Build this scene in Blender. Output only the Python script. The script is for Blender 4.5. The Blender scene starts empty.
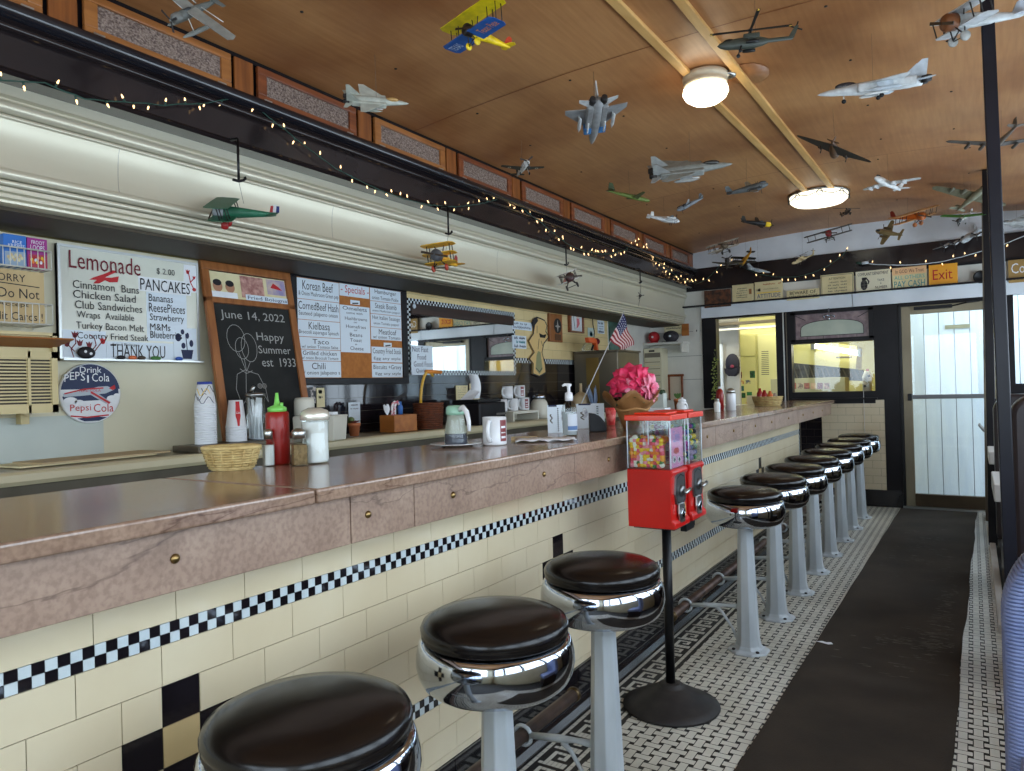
import bpy, math, random
from mathutils import Vector, Matrix, Euler
random.seed(7)
SC = bpy.context.scene
COL = SC.collection
# ------------------------------------------------------------------ camera
FPX = 722.0
CAM = Vector((1.362, 0.0, 1.28))
_Y, _P, _R = math.radians(32.5), math.radians(0.27), math.radians(-1.58)
FW = Vector((-math.sin(_Y)*math.cos(_P), math.cos(_Y)*math.cos(_P), math.sin(_P)))
_r0 = Vector((math.cos(_Y), math.sin(_Y), 0)); _u0 = _r0.cross(FW)
RT = _r0*math.cos(_R) + _u0*math.sin(_R)
UP = -_r0*math.sin(_R) + _u0*math.cos(_R)
cd = bpy.data.cameras.new('camera'); cam = bpy.data.objects.new('camera', cd); COL.objects.link(cam)
cd.sensor_fit = 'HORIZONTAL'; cd.sensor_width = 36.0; cd.lens = FPX/1024*36.0; cd.clip_start = 0.02
_m = Matrix((RT, UP, -FW)).transposed().to_4x4(); _m.translation = CAM
cam.matrix_world = _m
SC.camera = cam
# ------------------------------------------------------------------ world, exposure
SC.view_settings.view_transform = 'Standard'; SC.view_settings.look = 'None'
SC.view_settings.gamma = 1.0; SC.view_settings.use_curve_mapping = False
SC.view_settings.exposure = 0.35
SC.cycles.use_denoising = True
SC.cycles.max_bounces = 8; SC.cycles.diffuse_bounces = 5; SC.cycles.glossy_bounces = 5
SC.cycles.transmission_bounces = 8; SC.cycles.transparent_max_bounces = 12
SC.cycles.sample_clamp_indirect = 6.0; SC.cycles.caustics_reflective = False; SC.cycles.caustics_refractive = False
W = bpy.data.worlds.new('world'); SC.world = W; W.use_nodes = True
_bg = W.node_tree.nodes['Background']
_bg.inputs[0].default_value = (0.72, 0.86, 1.0, 1); _bg.inputs[1].default_value = 5.0

def portal(name, loc, rot, sx, sy):
    l = bpy.data.lights.new(name, 'AREA'); l.shape = 'RECTANGLE'; l.size = sx; l.size_y = sy
    l.cycles.is_portal = True
    o = bpy.data.objects.new(name, l); COL.objects.link(o); o.location = loc; o.rotation_euler = rot; o['kind'] = 'helper'
def area(name, loc, rot, sx, sy, e, col):
    l = bpy.data.lights.new(name, 'AREA'); l.shape = 'RECTANGLE'; l.size = sx; l.size_y = sy; l.energy = e; l.color = col
    o = bpy.data.objects.new(name, l); COL.objects.link(o); o.location = loc; o.rotation_euler = rot; o['kind'] = 'helper'
    return o
# daylight comes through the row of windows over the booths (right wall), the near wall and the end door
portal('daylight_portal_side', (2.36, 3.0, 1.55), (0, math.radians(90), 0), 1.3, 9.2)
portal('daylight_portal_near', (0.4, -1.72, 1.6), (math.radians(90), 0, 0), 3.0, 1.5)
portal('daylight_portal_door', (1.35, 8.3, 1.15), (math.radians(-90), 0, 0), 1.6, 2.0)

# ------------------------------------------------------------------ geometry helpers
def ray(u, v): return FW + RT*((u-512)/FPX) - UP*((v-385.5)/FPX)
def P(u, v, ax, val):
    """the point of the room seen at a pixel, on the plane ax = val"""
    i = 'xyz'.index(ax); d = ray(u, v); t = (val-CAM[i])/d[i]
    return CAM + d*t
def ceil_z(x):
    """the plywood ceiling is gently arched across the room"""
    return 2.77+0.09*max(0.0, 1-((x-0.33)/1.63)**2)
def px_size(p, npx): return npx*((Vector(p)-CAM).dot(FW))/FPX
def S(r, g, b):
    f = lambda c: (c/255/12.92 if c/255 <= 0.04045 else ((c/255+0.055)/1.055)**2.4)
    return (f(r), f(g), f(b), 1.0)
I4 = Matrix.Identity(4)
WM = {}

class Fr:
    """a flat frame: origin, right, up; its normal faces the viewer"""
    def __init__(s, o, u, v):
        s.o = Vector(o); s.u = Vector(u).normalized(); s.v = Vector(v).normalized(); s.n = s.u.cross(s.v).normalized()
    def p(s, a, b, c=0.0): return s.o + s.u*a + s.v*b + s.n*c

_txt = {}
def text_geo(t):
    if t not in _txt:
        c = bpy.data.curves.new('t', 'FONT'); c.body = t; c.resolution_u = 2; c.offset = 0.0
        o = bpy.data.objects.new('t', c); COL.objects.link(o)
        dg = bpy.context.evaluated_depsgraph_get(); dg.update()
        me = bpy.data.meshes.new_from_object(o.evaluated_get(dg))
        vs = [v.co.copy() for v in me.vertices]; fs = [tuple(p.vertices) for p in me.polygons]
        bpy.data.objects.remove(o); bpy.data.meshes.remove(me); bpy.data.curves.remove(c)
        if vs:
            x0 = min(v.x for v in vs); x1 = max(v.x for v in vs); y0 = min(v.y for v in vs); y1 = max(v.y for v in vs)
            vs = [((v.x-x0)/max(x1-x0, 1e-6), (v.y-y0)/max(y1-y0, 1e-6)) for v in vs]
        _txt[t] = (vs, fs)
    return _txt[t]

class MB:
    def __init__(s, M=None):
        s.v = []; s.f = []; s.m = []; s.s = []; s.mats = []; s.M = M or I4
    def mi(s, mat):
        if mat not in s.mats: s.mats.append(mat)
        return s.mats.index(mat)
    def add(s, vs, fs, mat, smooth=False):
        b = len(s.v); M = s.M
        s.v += [M @ Vector(v) for v in vs]; k = s.mi(mat)
        for f in fs:
            s.f.append(tuple(b+i for i in f)); s.m.append(k); s.s.append(smooth)
        return s
    def box(s, x0, x1, y0, y1, z0, z1, mat):
        vs = [(x0,y0,z0),(x1,y0,z0),(x1,y1,z0),(x0,y1,z0),(x0,y0,z1),(x1,y0,z1),(x1,y1,z1),(x0,y1,z1)]
        return s.add(vs, [(0,3,2,1),(4,5,6,7),(0,1,5,4),(1,2,6,5),(2,3,7,6),(3,0,4,7)], mat)
    def fbox(s, fr, a0, a1, b0, b1, c0, c1, mat):
        q = [fr.p(a,b,c) for c in (c0,c1) for a,b in ((a0,b0),(a1,b0),(a1,b1),(a0,b1))]
        return s.add(q, [(0,3,2,1),(4,5,6,7),(0,1,5,4),(1,2,6,5),(2,3,7,6),(3,0,4,7)], mat)
    def fquad(s, fr, a0, a1, b0, b1, c, mat):
        return s.add([fr.p(a0,b0,c), fr.p(a1,b0,c), fr.p(a1,b1,c), fr.p(a0,b1,c)], [(0,1,2,3)], mat)
    def prism(s, fr, poly, c0, c1, mat, smooth=False):
        n = len(poly)
        ar = sum(poly[i][0]*poly[(i+1)%n][1]-poly[(i+1)%n][0]*poly[i][1] for i in range(n))
        if ar < 0: poly = poly[::-1]
        q = [fr.p(a,b,c0) for a,b in poly]+[fr.p(a,b,c1) for a,b in poly]
        fs = [tuple(range(n-1,-1,-1)), tuple(range(n,2*n))]+[(i,(i+1)%n,n+(i+1)%n,n+i) for i in range(n)]
        return s.add(q, fs, mat, smooth)
    def lathe(s, prof, mat, c=(0,0,0), n=24, ax=(0,0,1), sx=1.0, sy=1.0, smooth=True, a0=0.0):
        """prof: list of (radius, height) along ax from c"""
        z = Vector(ax).normalized(); t = Vector((1,0,0)) if abs(z.x) < 0.9 else Vector((0,1,0))
        y = z.cross(t).normalized(); x = y.cross(z); c = Vector(c)
        vs = []; fs = []
        for r, h in prof:
            for k in range(n):
                a = a0+2*math.pi*k/n
                vs.append(c+z*h+x*(r*sx*math.cos(a))+y*(r*sy*math.sin(a)))
        for i in range(len(prof)-1):
            for k in range(n):
                k2 = (k+1) % n
                fs.append((i*n+k, i*n+k2, (i+1)*n+k2, (i+1)*n+k))
        if prof[0][0] > 1e-5: fs.append(tuple(range(n-1,-1,-1)))
        if prof[-1][0] > 1e-5: fs.append(tuple(range((len(prof)-1)*n, len(prof)*n)))
        return s.add(vs, fs, mat, smooth)
    def ball(s, c, r, mat, n=12, m=8, ax=(0,0,1)):
        rx, ry, rz = (r, r, r) if not isinstance(r, (tuple, list)) else r
        c = Vector(c); vs = [c+Vector((0,0,-rz))]; fs = []
        for i in range(1, m):
            t = -math.pi/2+math.pi*i/m
            for k in range(n):
                a = 2*math.pi*k/n
                vs.append(c+Vector((rx*math.cos(t)*math.cos(a), ry*math.cos(t)*math.sin(a), rz*math.sin(t))))
        vs.append(c+Vector((0,0,rz))); L = len(vs)-1
        for k in range(n):
            fs.append((0, 1+(k+1)%n, 1+k)); fs.append((L, 1+(m-2)*n+k, 1+(m-2)*n+(k+1)%n))
        for i in range(m-2):
            for k in range(n):
                a = 1+i*n+k; b = 1+i*n+(k+1)%n
                fs.append((a, b, b+n, a+n))
        return s.add(vs, fs, mat, True)
    def tube(s, pts, r, mat, n=8, smooth=True, closed=False):
        pts = [Vector(p) for p in pts]; N = len(pts)
        rs = r if isinstance(r, (list, tuple)) else [r]*N
        vs = []; fs = []; prev = None
        for i in range(N):
            if closed: d = pts[(i+1)%N]-pts[i-1]
            else: d = pts[min(i+1,N-1)]-pts[max(i-1,0)]
            d = d.normalized() if d.length > 1e-9 else Vector((0,0,1))
            if prev is None:
                t = Vector((0,0,1)) if abs(d.z) < 0.9 else Vector((1,0,0))
                x = d.cross(t).normalized()
            else:
                x = (prev-d*prev.dot(d)); x = x.normalized() if x.length > 1e-6 else d.orthogonal().normalized()
            prev = x; y = d.cross(x)
            for k in range(n):
                a = 2*math.pi*(k+0.5)/n
                vs.append(pts[i]+x*(rs[i]*math.cos(a))+y*(rs[i]*math.sin(a)))
        for i in range(N if closed else N-1):
            j = (i+1) % N
            for k in range(n):
                k2 = (k+1) % n
                fs.append((i*n+k, i*n+k2, j*n+k2, j*n+k))
        if not closed:
            fs.append(tuple(range(n-1,-1,-1))); fs.append(tuple(range((N-1)*n, N*n)))
        return s.add(vs, fs, mat, smooth)
    def sweep(s, prof, p0, p1, mat, smooth=False, caps=True):
        """prof: closed list of (x,z) swept along Y from p0 to p1 (y values)"""
        n = len(prof); vs = [(x,p0,z) for x,z in prof]+[(x,p1,z) for x,z in prof]
        fs = [(i,(i+1)%n,n+(i+1)%n,n+i) for i in range(n)]
        if caps: fs += [tuple(range(n-1,-1,-1)), tuple(range(n,2*n))]
        return s.add(vs, fs, mat, smooth)
    def text(s, fr, t, a, b, w, h, mat, c=0.0008):
        """lettering that fills the w x h box whose lower left corner is (a,b)"""
        vs, fs = text_geo(t)
        return s.add([fr.p(a+x*w, b+y*h, c) for x,y in vs], fs, mat)
    def line(s, fr, pts, r, mat, c=0.0006, closed=False):
        """a painted stroke: flat ribbon on the frame"""
        n = len(pts); rng = range(n if closed else n-1)
        for i in rng:
            a = Vector(pts[i]); b = Vector(pts[(i+1)%n]); d = (b-a)
            if d.length < 1e-9: continue
            d.normalize(); q = Vector((-d.y, d.x))*r; e = d*r*0.6
            s.add([fr.p(*(a-e-q), c), fr.p(*(b+e-q), c), fr.p(*(b+e+q), c), fr.p(*(a-e+q), c)], [(0,1,2,3)], mat)
        return s
    def disc(s, fr, a, b, ra, rb, mat, c=0.0006, n=20):
        return s.add([fr.p(a+ra*math.cos(2*math.pi*k/n), b+rb*math.sin(2*math.pi*k/n), c) for k in range(n)], [tuple(range(n))], mat)
    def poly(s, fr, pts, mat, c=0.0006):
        n = len(pts)
        ar = sum(pts[i][0]*pts[(i+1)%n][1]-pts[(i+1)%n][0]*pts[i][1] for i in range(n))
        if ar < 0: pts = pts[::-1]
        return s.add([fr.p(a,b,c) for a,b in pts], [tuple(range(n))], mat)
    def build(s, name, parent=None, local=False, bevel=0.0, seg=2, sub=0, solid=0.0):
        me = bpy.data.meshes.new(name)
        me.from_pydata([tuple(v) for v in s.v], [], s.f)
        for m in s.mats: me.materials.append(m)
        me.polygons.foreach_set('material_index', s.m); me.polygons.foreach_set('use_smooth', s.s)
        me.update()
        o = bpy.data.objects.new(name, me); COL.objects.link(o)
        WM[o] = I4
        if parent is not None:
            o.parent = parent
            if local: WM[o] = WM[parent]
            else: o.matrix_parent_inverse = WM[parent].inverted()
        if solid:
            b = o.modifiers.new('solid', 'SOLIDIFY'); b.thickness = solid; b.offset = 0
        if bevel:
            b = o.modifiers.new('bevel', 'BEVEL'); b.width = bevel; b.segments = seg; b.limit_method = 'ANGLE'; b.angle_limit = 0.7
        if sub:
            b = o.modifiers.new('sub', 'SUBSURF'); b.levels = sub; b.render_levels = sub
        return o

def tag(o, label, cat, group=None):
    o['label'] = label; o['category'] = cat
    if group: o['group'] = group
    return o
def thing(name, label, cat, loc=(0,0,0), rz=0.0, group=None, rot=None):
    o = bpy.data.objects.new(name, None); COL.objects.link(o); o.empty_display_size = 0.05
    M = Matrix.Translation(Vector(loc)) @ (rot.to_4x4() if rot is not None else Matrix.Rotation(rz, 4, 'Z'))
    o.location = loc; o.rotation_euler = M.to_euler(); WM[o] = M
    return tag(o, label, cat, group)
def struct(o):
    o['kind'] = 'structure'; return o
def sgroup(name):
    o = bpy.data.objects.new(name, None); COL.objects.link(o); WM[o] = I4; o['kind'] = 'structure'; return o
def dup(root, loc, rz=0.0, label=None, group=None):
    """copy a thing with its parts and sub-parts"""
    r = root.copy(); COL.objects.link(r); r.location = loc; r.rotation_euler = (0, 0, rz)
    WM[r] = Matrix.Translation(Vector(loc)) @ Matrix.Rotation(rz, 4, 'Z')
    if label: r['label'] = label
    if group: r['group'] = group
    for ch in list(root.children):
        c = ch.copy(); COL.objects.link(c); c.parent = r
        for g in ch.children:
            d = g.copy(); COL.objects.link(d); d.parent = c
    return r

# ------------------------------------------------------------------ materials
def mat(name, col, rough=0.5, metal=0.0, col2=None, scale=6.0, stretch=(1,1,1), bump=0.0, bscale=None, spec=0.5, emit=0.0,
        coat=0.0, alpha=1.0, trans=0.0, ior=1.45, detail=6.0, lo=0.35, hi=0.65, ecol=None, aniso=0.0):
    m = bpy.data.materials.new(name); m.use_nodes = True
    nt = m.node_tree; N = nt.nodes; L = nt.links; b = N['Principled BSDF']
    if len(col) == 3: col = (*col, 1)
    b.inputs['Base Color'].default_value = col; b.inputs['Roughness'].default_value = rough
    b.inputs['Metallic'].default_value = metal; b.inputs['Specular IOR Level'].default_value = spec
    b.inputs['Coat Weight'].default_value = coat; b.inputs['Alpha'].default_value = alpha
    b.inputs['Transmission Weight'].default_value = trans; b.inputs['IOR'].default_value = ior
    if emit:
        b.inputs['Emission Color'].default_value = ecol or col; b.inputs['Emission Strength'].default_value = emit
    tc = N.new('ShaderNodeTexCoord'); mp = N.new('ShaderNodeMapping'); mp.inputs['Scale'].default_value = stretch
    L.new(tc.outputs['Object'], mp.inputs['Vector'])
    if col2 is not None or bump:
        nz = N.new('ShaderNodeTexNoise'); nz.inputs['Scale'].default_value = scale; nz.inputs['Detail'].default_value = detail
        L.new(mp.outputs[0], nz.inputs['Vector'])
    if col2 is not None:
        if len(col2) == 3: col2 = (*col2, 1)
        rp = N.new('ShaderNodeValToRGB'); e = rp.color_ramp.elements
        e[0].position = lo; e[0].color = col; e[1].position = hi; e[1].color = col2
        L.new(nz.outputs[0], rp.inputs[0]); L.new(rp.outputs[0], b.inputs['Base Color'])
    if bump:
        nb = nz
        if bscale:
            nb = N.new('ShaderNodeTexNoise'); nb.inputs['Scale'].default_value = bscale; nb.inputs['Detail'].default_value = 3
            L.new(mp.outputs[0], nb.inputs['Vector'])
        bp = N.new('ShaderNodeBump'); bp.inputs['Strength'].default_value = bump; bp.inputs['Distance'].default_value = 0.004
        L.new(nb.outputs[0], bp.inputs['Height']); L.new(bp.outputs[0], b.inputs['Normal'])
    return m
def glass(name, col=(0.95,0.97,0.96,1), rough=0.02, fac=0.16):
    """thin clear pane: mostly transparent with a glossy sheen"""
    m = bpy.data.materials.new(name); m.use_nodes = True; nt = m.node_tree; N = nt.nodes; L = nt.links
    N.remove(N['Principled BSDF']); out = N['Material Output']
    t = N.new('ShaderNodeBsdfTransparent'); t.inputs[0].default_value = col
    g = N.new('ShaderNodeBsdfGlossy'); g.inputs['Roughness'].default_value = rough; g.inputs[0].default_value = (1,1,1,1)
    fr = N.new('ShaderNodeFresnel'); fr.inputs[0].default_value = 1.45
    ad = N.new('ShaderNodeMath'); ad.operation = 'MULTIPLY_ADD'; ad.inputs[1].default_value = 0.35; ad.inputs[2].default_value = fac*0.12
    L.new(fr.outputs[0], ad.inputs[0])
    mx = N.new('ShaderNodeMixShader'); L.new(ad.outputs[0], mx.inputs[0]); L.new(t.outputs[0], mx.inputs[1]); L.new(g.outputs[0], mx.inputs[2])
    L.new(mx.outputs[0], out.inputs[0]); return m
def wood_mat(name, c1, c2, axis=(1,12,12), scale=3.0, rough=0.45, coat=0.1, seams=None, bump=0.05):
    m = mat(name, c1, rough, col2=c2, scale=scale, stretch=axis, detail=8, bump=bump, coat=coat)
    return m

M = {}
M['white_paint'] = mat('white_paint', S(222,220,210), 0.5, col2=S(205,203,194), scale=3)
M['cool_white'] = mat('cool_white_paint', S(226,232,238), 0.45, col2=S(212,219,226), scale=4)
M['cream_paint'] = mat('cream_paint', S(214,206,176), 0.4, col2=S(200,194,166), scale=2)
M['pale_paint'] = mat('pale_grey_green_paint', S(190,196,188), 0.45, col2=S(176,184,176), scale=2)
M['tile'] = mat('cream_tile', S(220,206,176), 0.14, col2=S(209,192,160), scale=2.2, coat=0.3)
M['tile_tan'] = mat('tan_tile', S(205,180,132), 0.15, col2=S(194,168,120), scale=3, coat=0.3)
M['tile_back'] = mat('yellow_tile', S(226,203,150), 0.2, col2=S(214,190,138), scale=3)
M['tile_green'] = mat('olive_tile', S(132,122,78), 0.3, col2=S(112,102,62), scale=5)
M['tile_black'] = mat('black_tile', S(20,17,20), 0.08, col2=S(30,26,30), scale=5, coat=0.4)
M['tile_white'] = mat('white_check_tile', S(206,214,214), 0.15, col2=S(192,202,206), scale=12)
M['grout'] = mat('grout', S(98,88,70), 0.8)
M['grout_dark'] = mat('dark_grout', S(26,24,24), 0.6, col2=S(46,42,38), scale=9)
M['mosaic'] = mat('mosaic_white', S(208,204,192), 0.3, col2=S(176,170,156), scale=2.5)
M['black_stone'] = mat('black_stone', S(22,20,22), 0.25, col2=S(40,36,36), scale=5)
M['rubber_mat'] = mat('brown_mat', S(46,40,34), 0.8, col2=S(60,52,44), scale=3, spec=0.25, bump=0.4, bscale=160)
M['mat_wear'] = mat('worn_mat_patch', S(92,86,76), 0.8, col2=S(60,54,46), scale=30)
M['steel'] = mat('hood_steel', S(216,211,190), 0.36, 0.35, col2=S(203,198,176), scale=1.3, stretch=(1,0.5,3), bump=0.08, bscale=3)
M['steel_trim'] = mat('hood_trim_steel', S(216,212,196), 0.25, 0.5)
M['chrome'] = mat('chrome', S(186,192,202), 0.08, 1.0, bump=0.03, bscale=8)
M['brushed'] = mat('brushed_metal', S(176,176,172), 0.3, 1.0)
M['dull_steel'] = mat('dull_steel', S(120,112,98), 0.4, 0.8, col2=S(98,90,76), scale=3, stretch=(1,1,0.3))
M['gunmetal'] = mat('cast_metal', S(120,122,122), 0.35, 0.9)
M['black_metal'] = mat('black_metal', S(18,18,20), 0.4, 0.3)
M['black_paint'] = mat('black_paint', S(18,16,19), 0.35, col2=S(28,25,28), scale=4, spec=0.22)
M['black_gloss'] = mat('black_band_gloss', S(30,26,28), 0.14, col2=S(44,36,36), scale=2.5)
M['iron'] = mat('dark_iron', S(44,42,42), 0.55, 0.4, col2=S(58,54,52), scale=12)
M['porcelain'] = mat('white_enamel', S(188,194,198), 0.3, col2=S(160,166,170), scale=7, stretch=(1,1,0.25))
M['vinyl_black'] = mat('black_vinyl', S(15,12,12), 0.22, col2=S(22,18,16), scale=3, bump=0.12, bscale=14, spec=0.4)
M['rail_brown'] = mat('worn_brown_pipe', S(96,76,66), 0.45, 0.4, col2=S(62,50,46), scale=14)
M['brass'] = mat('brass', S(150,124,80), 0.35, 1.0)
M['bronze'] = mat('dark_bronze', S(92,76,54), 0.4, 0.9)
M['ply'] = None
M['batten'] = mat('pine_batten', S(222,178,112), 0.45, col2=S(206,158,92), scale=4, stretch=(6,1,6))
M['oak'] = mat('oak_panel', S(172,112,58), 0.4, col2=S(146,90,44), scale=3, stretch=(12,1,12), bump=0.1, coat=0.2)
M['oak_red'] = mat('reddish_oak', S(140,76,40), 0.4, col2=S(112,58,30), scale=3, stretch=(12,1,12), bump=0.1, coat=0.2)
M['oak_post'] = mat('oak_post', S(150,88,40), 0.4, col2=S(118,66,28), scale=3, stretch=(12,12,1), bump=0.1, coat=0.2)
M['tex_glass'] = mat('textured_glass', S(160,142,130), 0.25, col2=S(96,80,74), scale=110, stretch=(1,1,1.4), bump=1.0, bscale=120, lo=0.36, hi=0.64)
M['paper'] = mat('white_paper', S(232,234,236), 0.6)
M['paper_y'] = mat('cream_paper', S(226,214,170), 0.6, col2=S(216,202,156), scale=14)
M['paper_b'] = mat('bluish_card', S(214,224,232), 0.4)
M['ink'] = mat('black_ink', S(28,26,30), 0.6)
M['ink_blue'] = mat('dark_blue_ink', S(34,40,74), 0.6)
M['ink_red'] = mat('red_ink', S(186,32,36), 0.6)
M['ink_maroon'] = mat('maroon_ink', S(112,22,34), 0.6)
M['ink_teal'] = mat('teal_ink', S(0,132,142), 0.6)
M['ink_grey'] = mat('grey_ink', S(96,92,86), 0.6)
M['chalk'] = mat('chalk', S(160,160,156), 0.9)
M['slate'] = mat('slate', S(28,28,28), 0.7, col2=S(46,46,44), scale=3.5, spec=0.2)
M['board_white'] = mat('whiteboard', S(222,222,206), 0.18, col2=S(214,214,200), scale=2)
M['alu'] = mat('aluminium', S(190,192,190), 0.35, 0.8)
M['frame_oak'] = mat('frame_oak', S(156,98,52), 0.4, col2=S(132,78,38), scale=4, stretch=(8,8,1))
M['cork'] = mat('cork', S(178,112,52), 0.8, col2=S(160,98,44), scale=50)
M['mirror'] = mat('mirror_glass', S(235,238,236), 0.02, 1.0)
M['glass'] = glass('clear_glass')
M['jar_glass'] = glass('jar_glass', (0.93,0.96,0.95,1), 0.04, 0.2)
M['red_paint'] = mat('red_enamel', S(206,26,18), 0.3, col2=S(188,20,15), scale=3, coat=0.3)
M['red_lid'] = mat('red_plastic', S(222,56,30), 0.3, coat=0.2)
M['marble'] = None
# ------------------------------------------------------------------ special surface materials
def ramp(N, stops):
    r = N.new('ShaderNodeValToRGB'); e = r.color_ramp.elements
    while len(e) < len(stops): e.new(0.5)
    for k, (p, c) in enumerate(stops):
        e[k].position = p; e[k].color = c
    return r
def ply_mat():
    m = bpy.data.materials.new('plywood'); m.use_nodes = True; nt = m.node_tree; N = nt.nodes; L = nt.links; b = N['Principled BSDF']
    tc = N.new('ShaderNodeTexCoord')
    m1 = N.new('ShaderNodeMapping'); m1.inputs['Scale'].default_value = (26, 1.6, 1)
    n1 = N.new('ShaderNodeTexNoise'); n1.inputs['Scale'].default_value = 2.2; n1.inputs['Detail'].default_value = 8; n1.inputs['Distortion'].default_value = 0.0
    n2 = N.new('ShaderNodeTexNoise'); n2.inputs['Scale'].default_value = 1.5; n2.inputs['Detail'].default_value = 5
    n3 = N.new('ShaderNodeTexNoise'); n3.inputs['Scale'].default_value = 60; n3.inputs['Detail'].default_value = 2
    L.new(tc.outputs['Object'], m1.inputs[0]); L.new(m1.outputs[0], n1.inputs['Vector']); L.new(tc.outputs['Object'], n2.inputs['Vector']); L.new(m1.outputs[0], n3.inputs['Vector'])
    r1 = ramp(N, [(0.3, S(177,127,80)), (0.7, S(191,142,94))])
    r2 = ramp(N, [(0.32, S(176,136,104)), (0.6, S(255,250,244))])
    L.new(n1.outputs[0], r1.inputs[0]); L.new(n2.outputs[0], r2.inputs[0])
    mx = N.new('ShaderNodeMixRGB'); mx.blend_type = 'MULTIPLY'; mx.inputs[0].default_value = 0.75
    L.new(r1.outputs[0], mx.inputs[1]); L.new(r2.outputs[0], mx.inputs[2]); L.new(mx.outputs[0], b.inputs['Base Color'])
    b.inputs['Roughness'].default_value = 0.42
    return m
M['ply'] = ply_mat()
def marble_mat():
    m = bpy.data.materials.new('pink_marble'); m.use_nodes = True; nt = m.node_tree; N = nt.nodes; L = nt.links; b = N['Principled BSDF']
    tc = N.new('ShaderNodeTexCoord')
    n1 = N.new('ShaderNodeTexNoise'); n1.inputs['Scale'].default_value = 5; n1.inputs['Detail'].default_value = 9; n1.inputs['Distortion'].default_value = 1.2
    n2 = N.new('ShaderNodeTexNoise'); n2.inputs['Scale'].default_value = 90; n2.inputs['Detail'].default_value = 2
    mp = N.new('ShaderNodeMapping'); mp.inputs['Scale'].default_value = (1.0, 0.55, 2.2); mp.inputs['Rotation'].default_value = (0.25, 0, 0)
    n3 = N.new('ShaderNodeTexNoise'); n3.inputs['Scale'].default_value = 1.7; n3.inputs['Detail'].default_value = 7; n3.inputs['Distortion'].default_value = 0.5
    for a, c in ((n1, tc.outputs['Object']), (n2, tc.outputs['Object'])): L.new(c, a.inputs['Vector'])
    L.new(tc.outputs['Object'], mp.inputs[0]); L.new(mp.outputs[0], n3.inputs['Vector'])
    r1 = ramp(N, [(0.25, S(134,108,90)), (0.5, S(152,125,106)), (0.78, S(168,142,122))])
    r2 = ramp(N, [(0.35, S(190,180,176)), (0.6, S(255,255,255))])
    r3 = ramp(N, [(0.4955, (1,1,1,1)), (0.5, S(126,100,88)), (0.5045, (1,1,1,1))])
    L.new(n1.outputs[0], r1.inputs[0]); L.new(n2.outputs[0], r2.inputs[0]); L.new(n3.outputs[0], r3.inputs[0])
    a = N.new('ShaderNodeMixRGB'); a.blend_type = 'MULTIPLY'; a.inputs[0].default_value = 0.5
    c = N.new('ShaderNodeMixRGB'); c.blend_type = 'MULTIPLY'; c.inputs[0].default_value = 0.6
    L.new(r1.outputs[0], a.inputs[1]); L.new(r2.outputs[0], a.inputs[2]); L.new(a.outputs[0], c.inputs[1]); L.new(r3.outputs[0], c.inputs[2])
    L.new(c.outputs[0], b.inputs['Base Color']); b.inputs['Roughness'].default_value = 0.16; b.inputs['Specular IOR Level'].default_value = 0.7
    return m
M['marble'] = marble_mat()
M['marble_face'] = M['marble'].copy(); M['marble_face'].name = 'honed_marble'
M['marble_face'].node_tree.nodes['Principled BSDF'].inputs['Roughness'].default_value = 0.42
M['plank'] = mat('white_plank', S(228,238,246), 0.5, col2=S(216,228,240), scale=3, stretch=(4,4,0.6))
M['plank_gap'] = mat('plank_gap', S(104,116,140), 0.6)
M['yellow_wall'] = mat('yellow_green_paint', S(212,206,140), 0.5, col2=S(200,194,126), scale=2)
M['ochre'] = mat('ochre_wall', S(168,142,72), 0.6, col2=S(146,122,58), scale=3)
M['asphalt'] = mat('asphalt', S(120,120,120), 0.9, col2=S(100,100,100), scale=20)
M['door_alu'] = mat('weathered_aluminium', S(150,140,116), 0.4, 0.5, col2=S(122,112,92), scale=3, stretch=(1,1,0.4))

XB, YE, ZC, XR, YN = -1.85, 8.1, 2.77, 2.3, -1.8
BW = Fr((XB, 0, 0), (0,1,0), (0,0,1))        # back wall: right is +Y
EW = Fr((0, YE, 0), (1,0,0), (0,0,1))        # far wall: right is +X
def on_back(u, v, c=0.0):
    p = P(u, v, 'x', XB+c); return (p.y, p.z)
def on_far(u, v, c=0.0):
    p = P(u, v, 'y', YE-c); return (p.x, p.z)

# ------------------------------------------------------------------ floor: mosaic laid tile by tile on dark grout
b = MB(); b.box(XB-0.1, XR+0.1, YN, YE+0.1, -0.1, 0.0, M['grout_dark'])
def ftile(x0, x1, y0, y1, m=None):
    b.add([(x0,y0,0.0012),(x1,y0,0.0012),(x1,y1,0.0012),(x0,y1,0.0012)], [(0,1,2,3)], m or M['mosaic'])
def basket(x0, x1, y0, y1, a=0.031, g=0.0016):
    i0 = int(x0/(1.5*a))-1; i1 = int(x1/(1.5*a))+2; j0 = int(y0/(1.5*a))-1; j1 = int(y1/(1.5*a))+2
    for i in range(i0, i1):
        for j in range(j0, j1):
            cx, cy = i*1.5*a, j*1.5*a
            hx, hy = (a, a/2) if (i+j) % 2 == 0 else (a/2, a)
            ax, bx = max(cx-hx+g, x0), min(cx+hx-g, x1); ay, by = max(cy-hy+g, y0), min(cy+hy-g, y1)
            if bx-ax > 0.004 and by-ay > 0.004: ftile(ax, bx, ay, by)
KEY = ["######.", ".....#.", ".###.#.", ".#.#.#.", ".#...#.", ".#####."]
U = 0.0165
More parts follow.
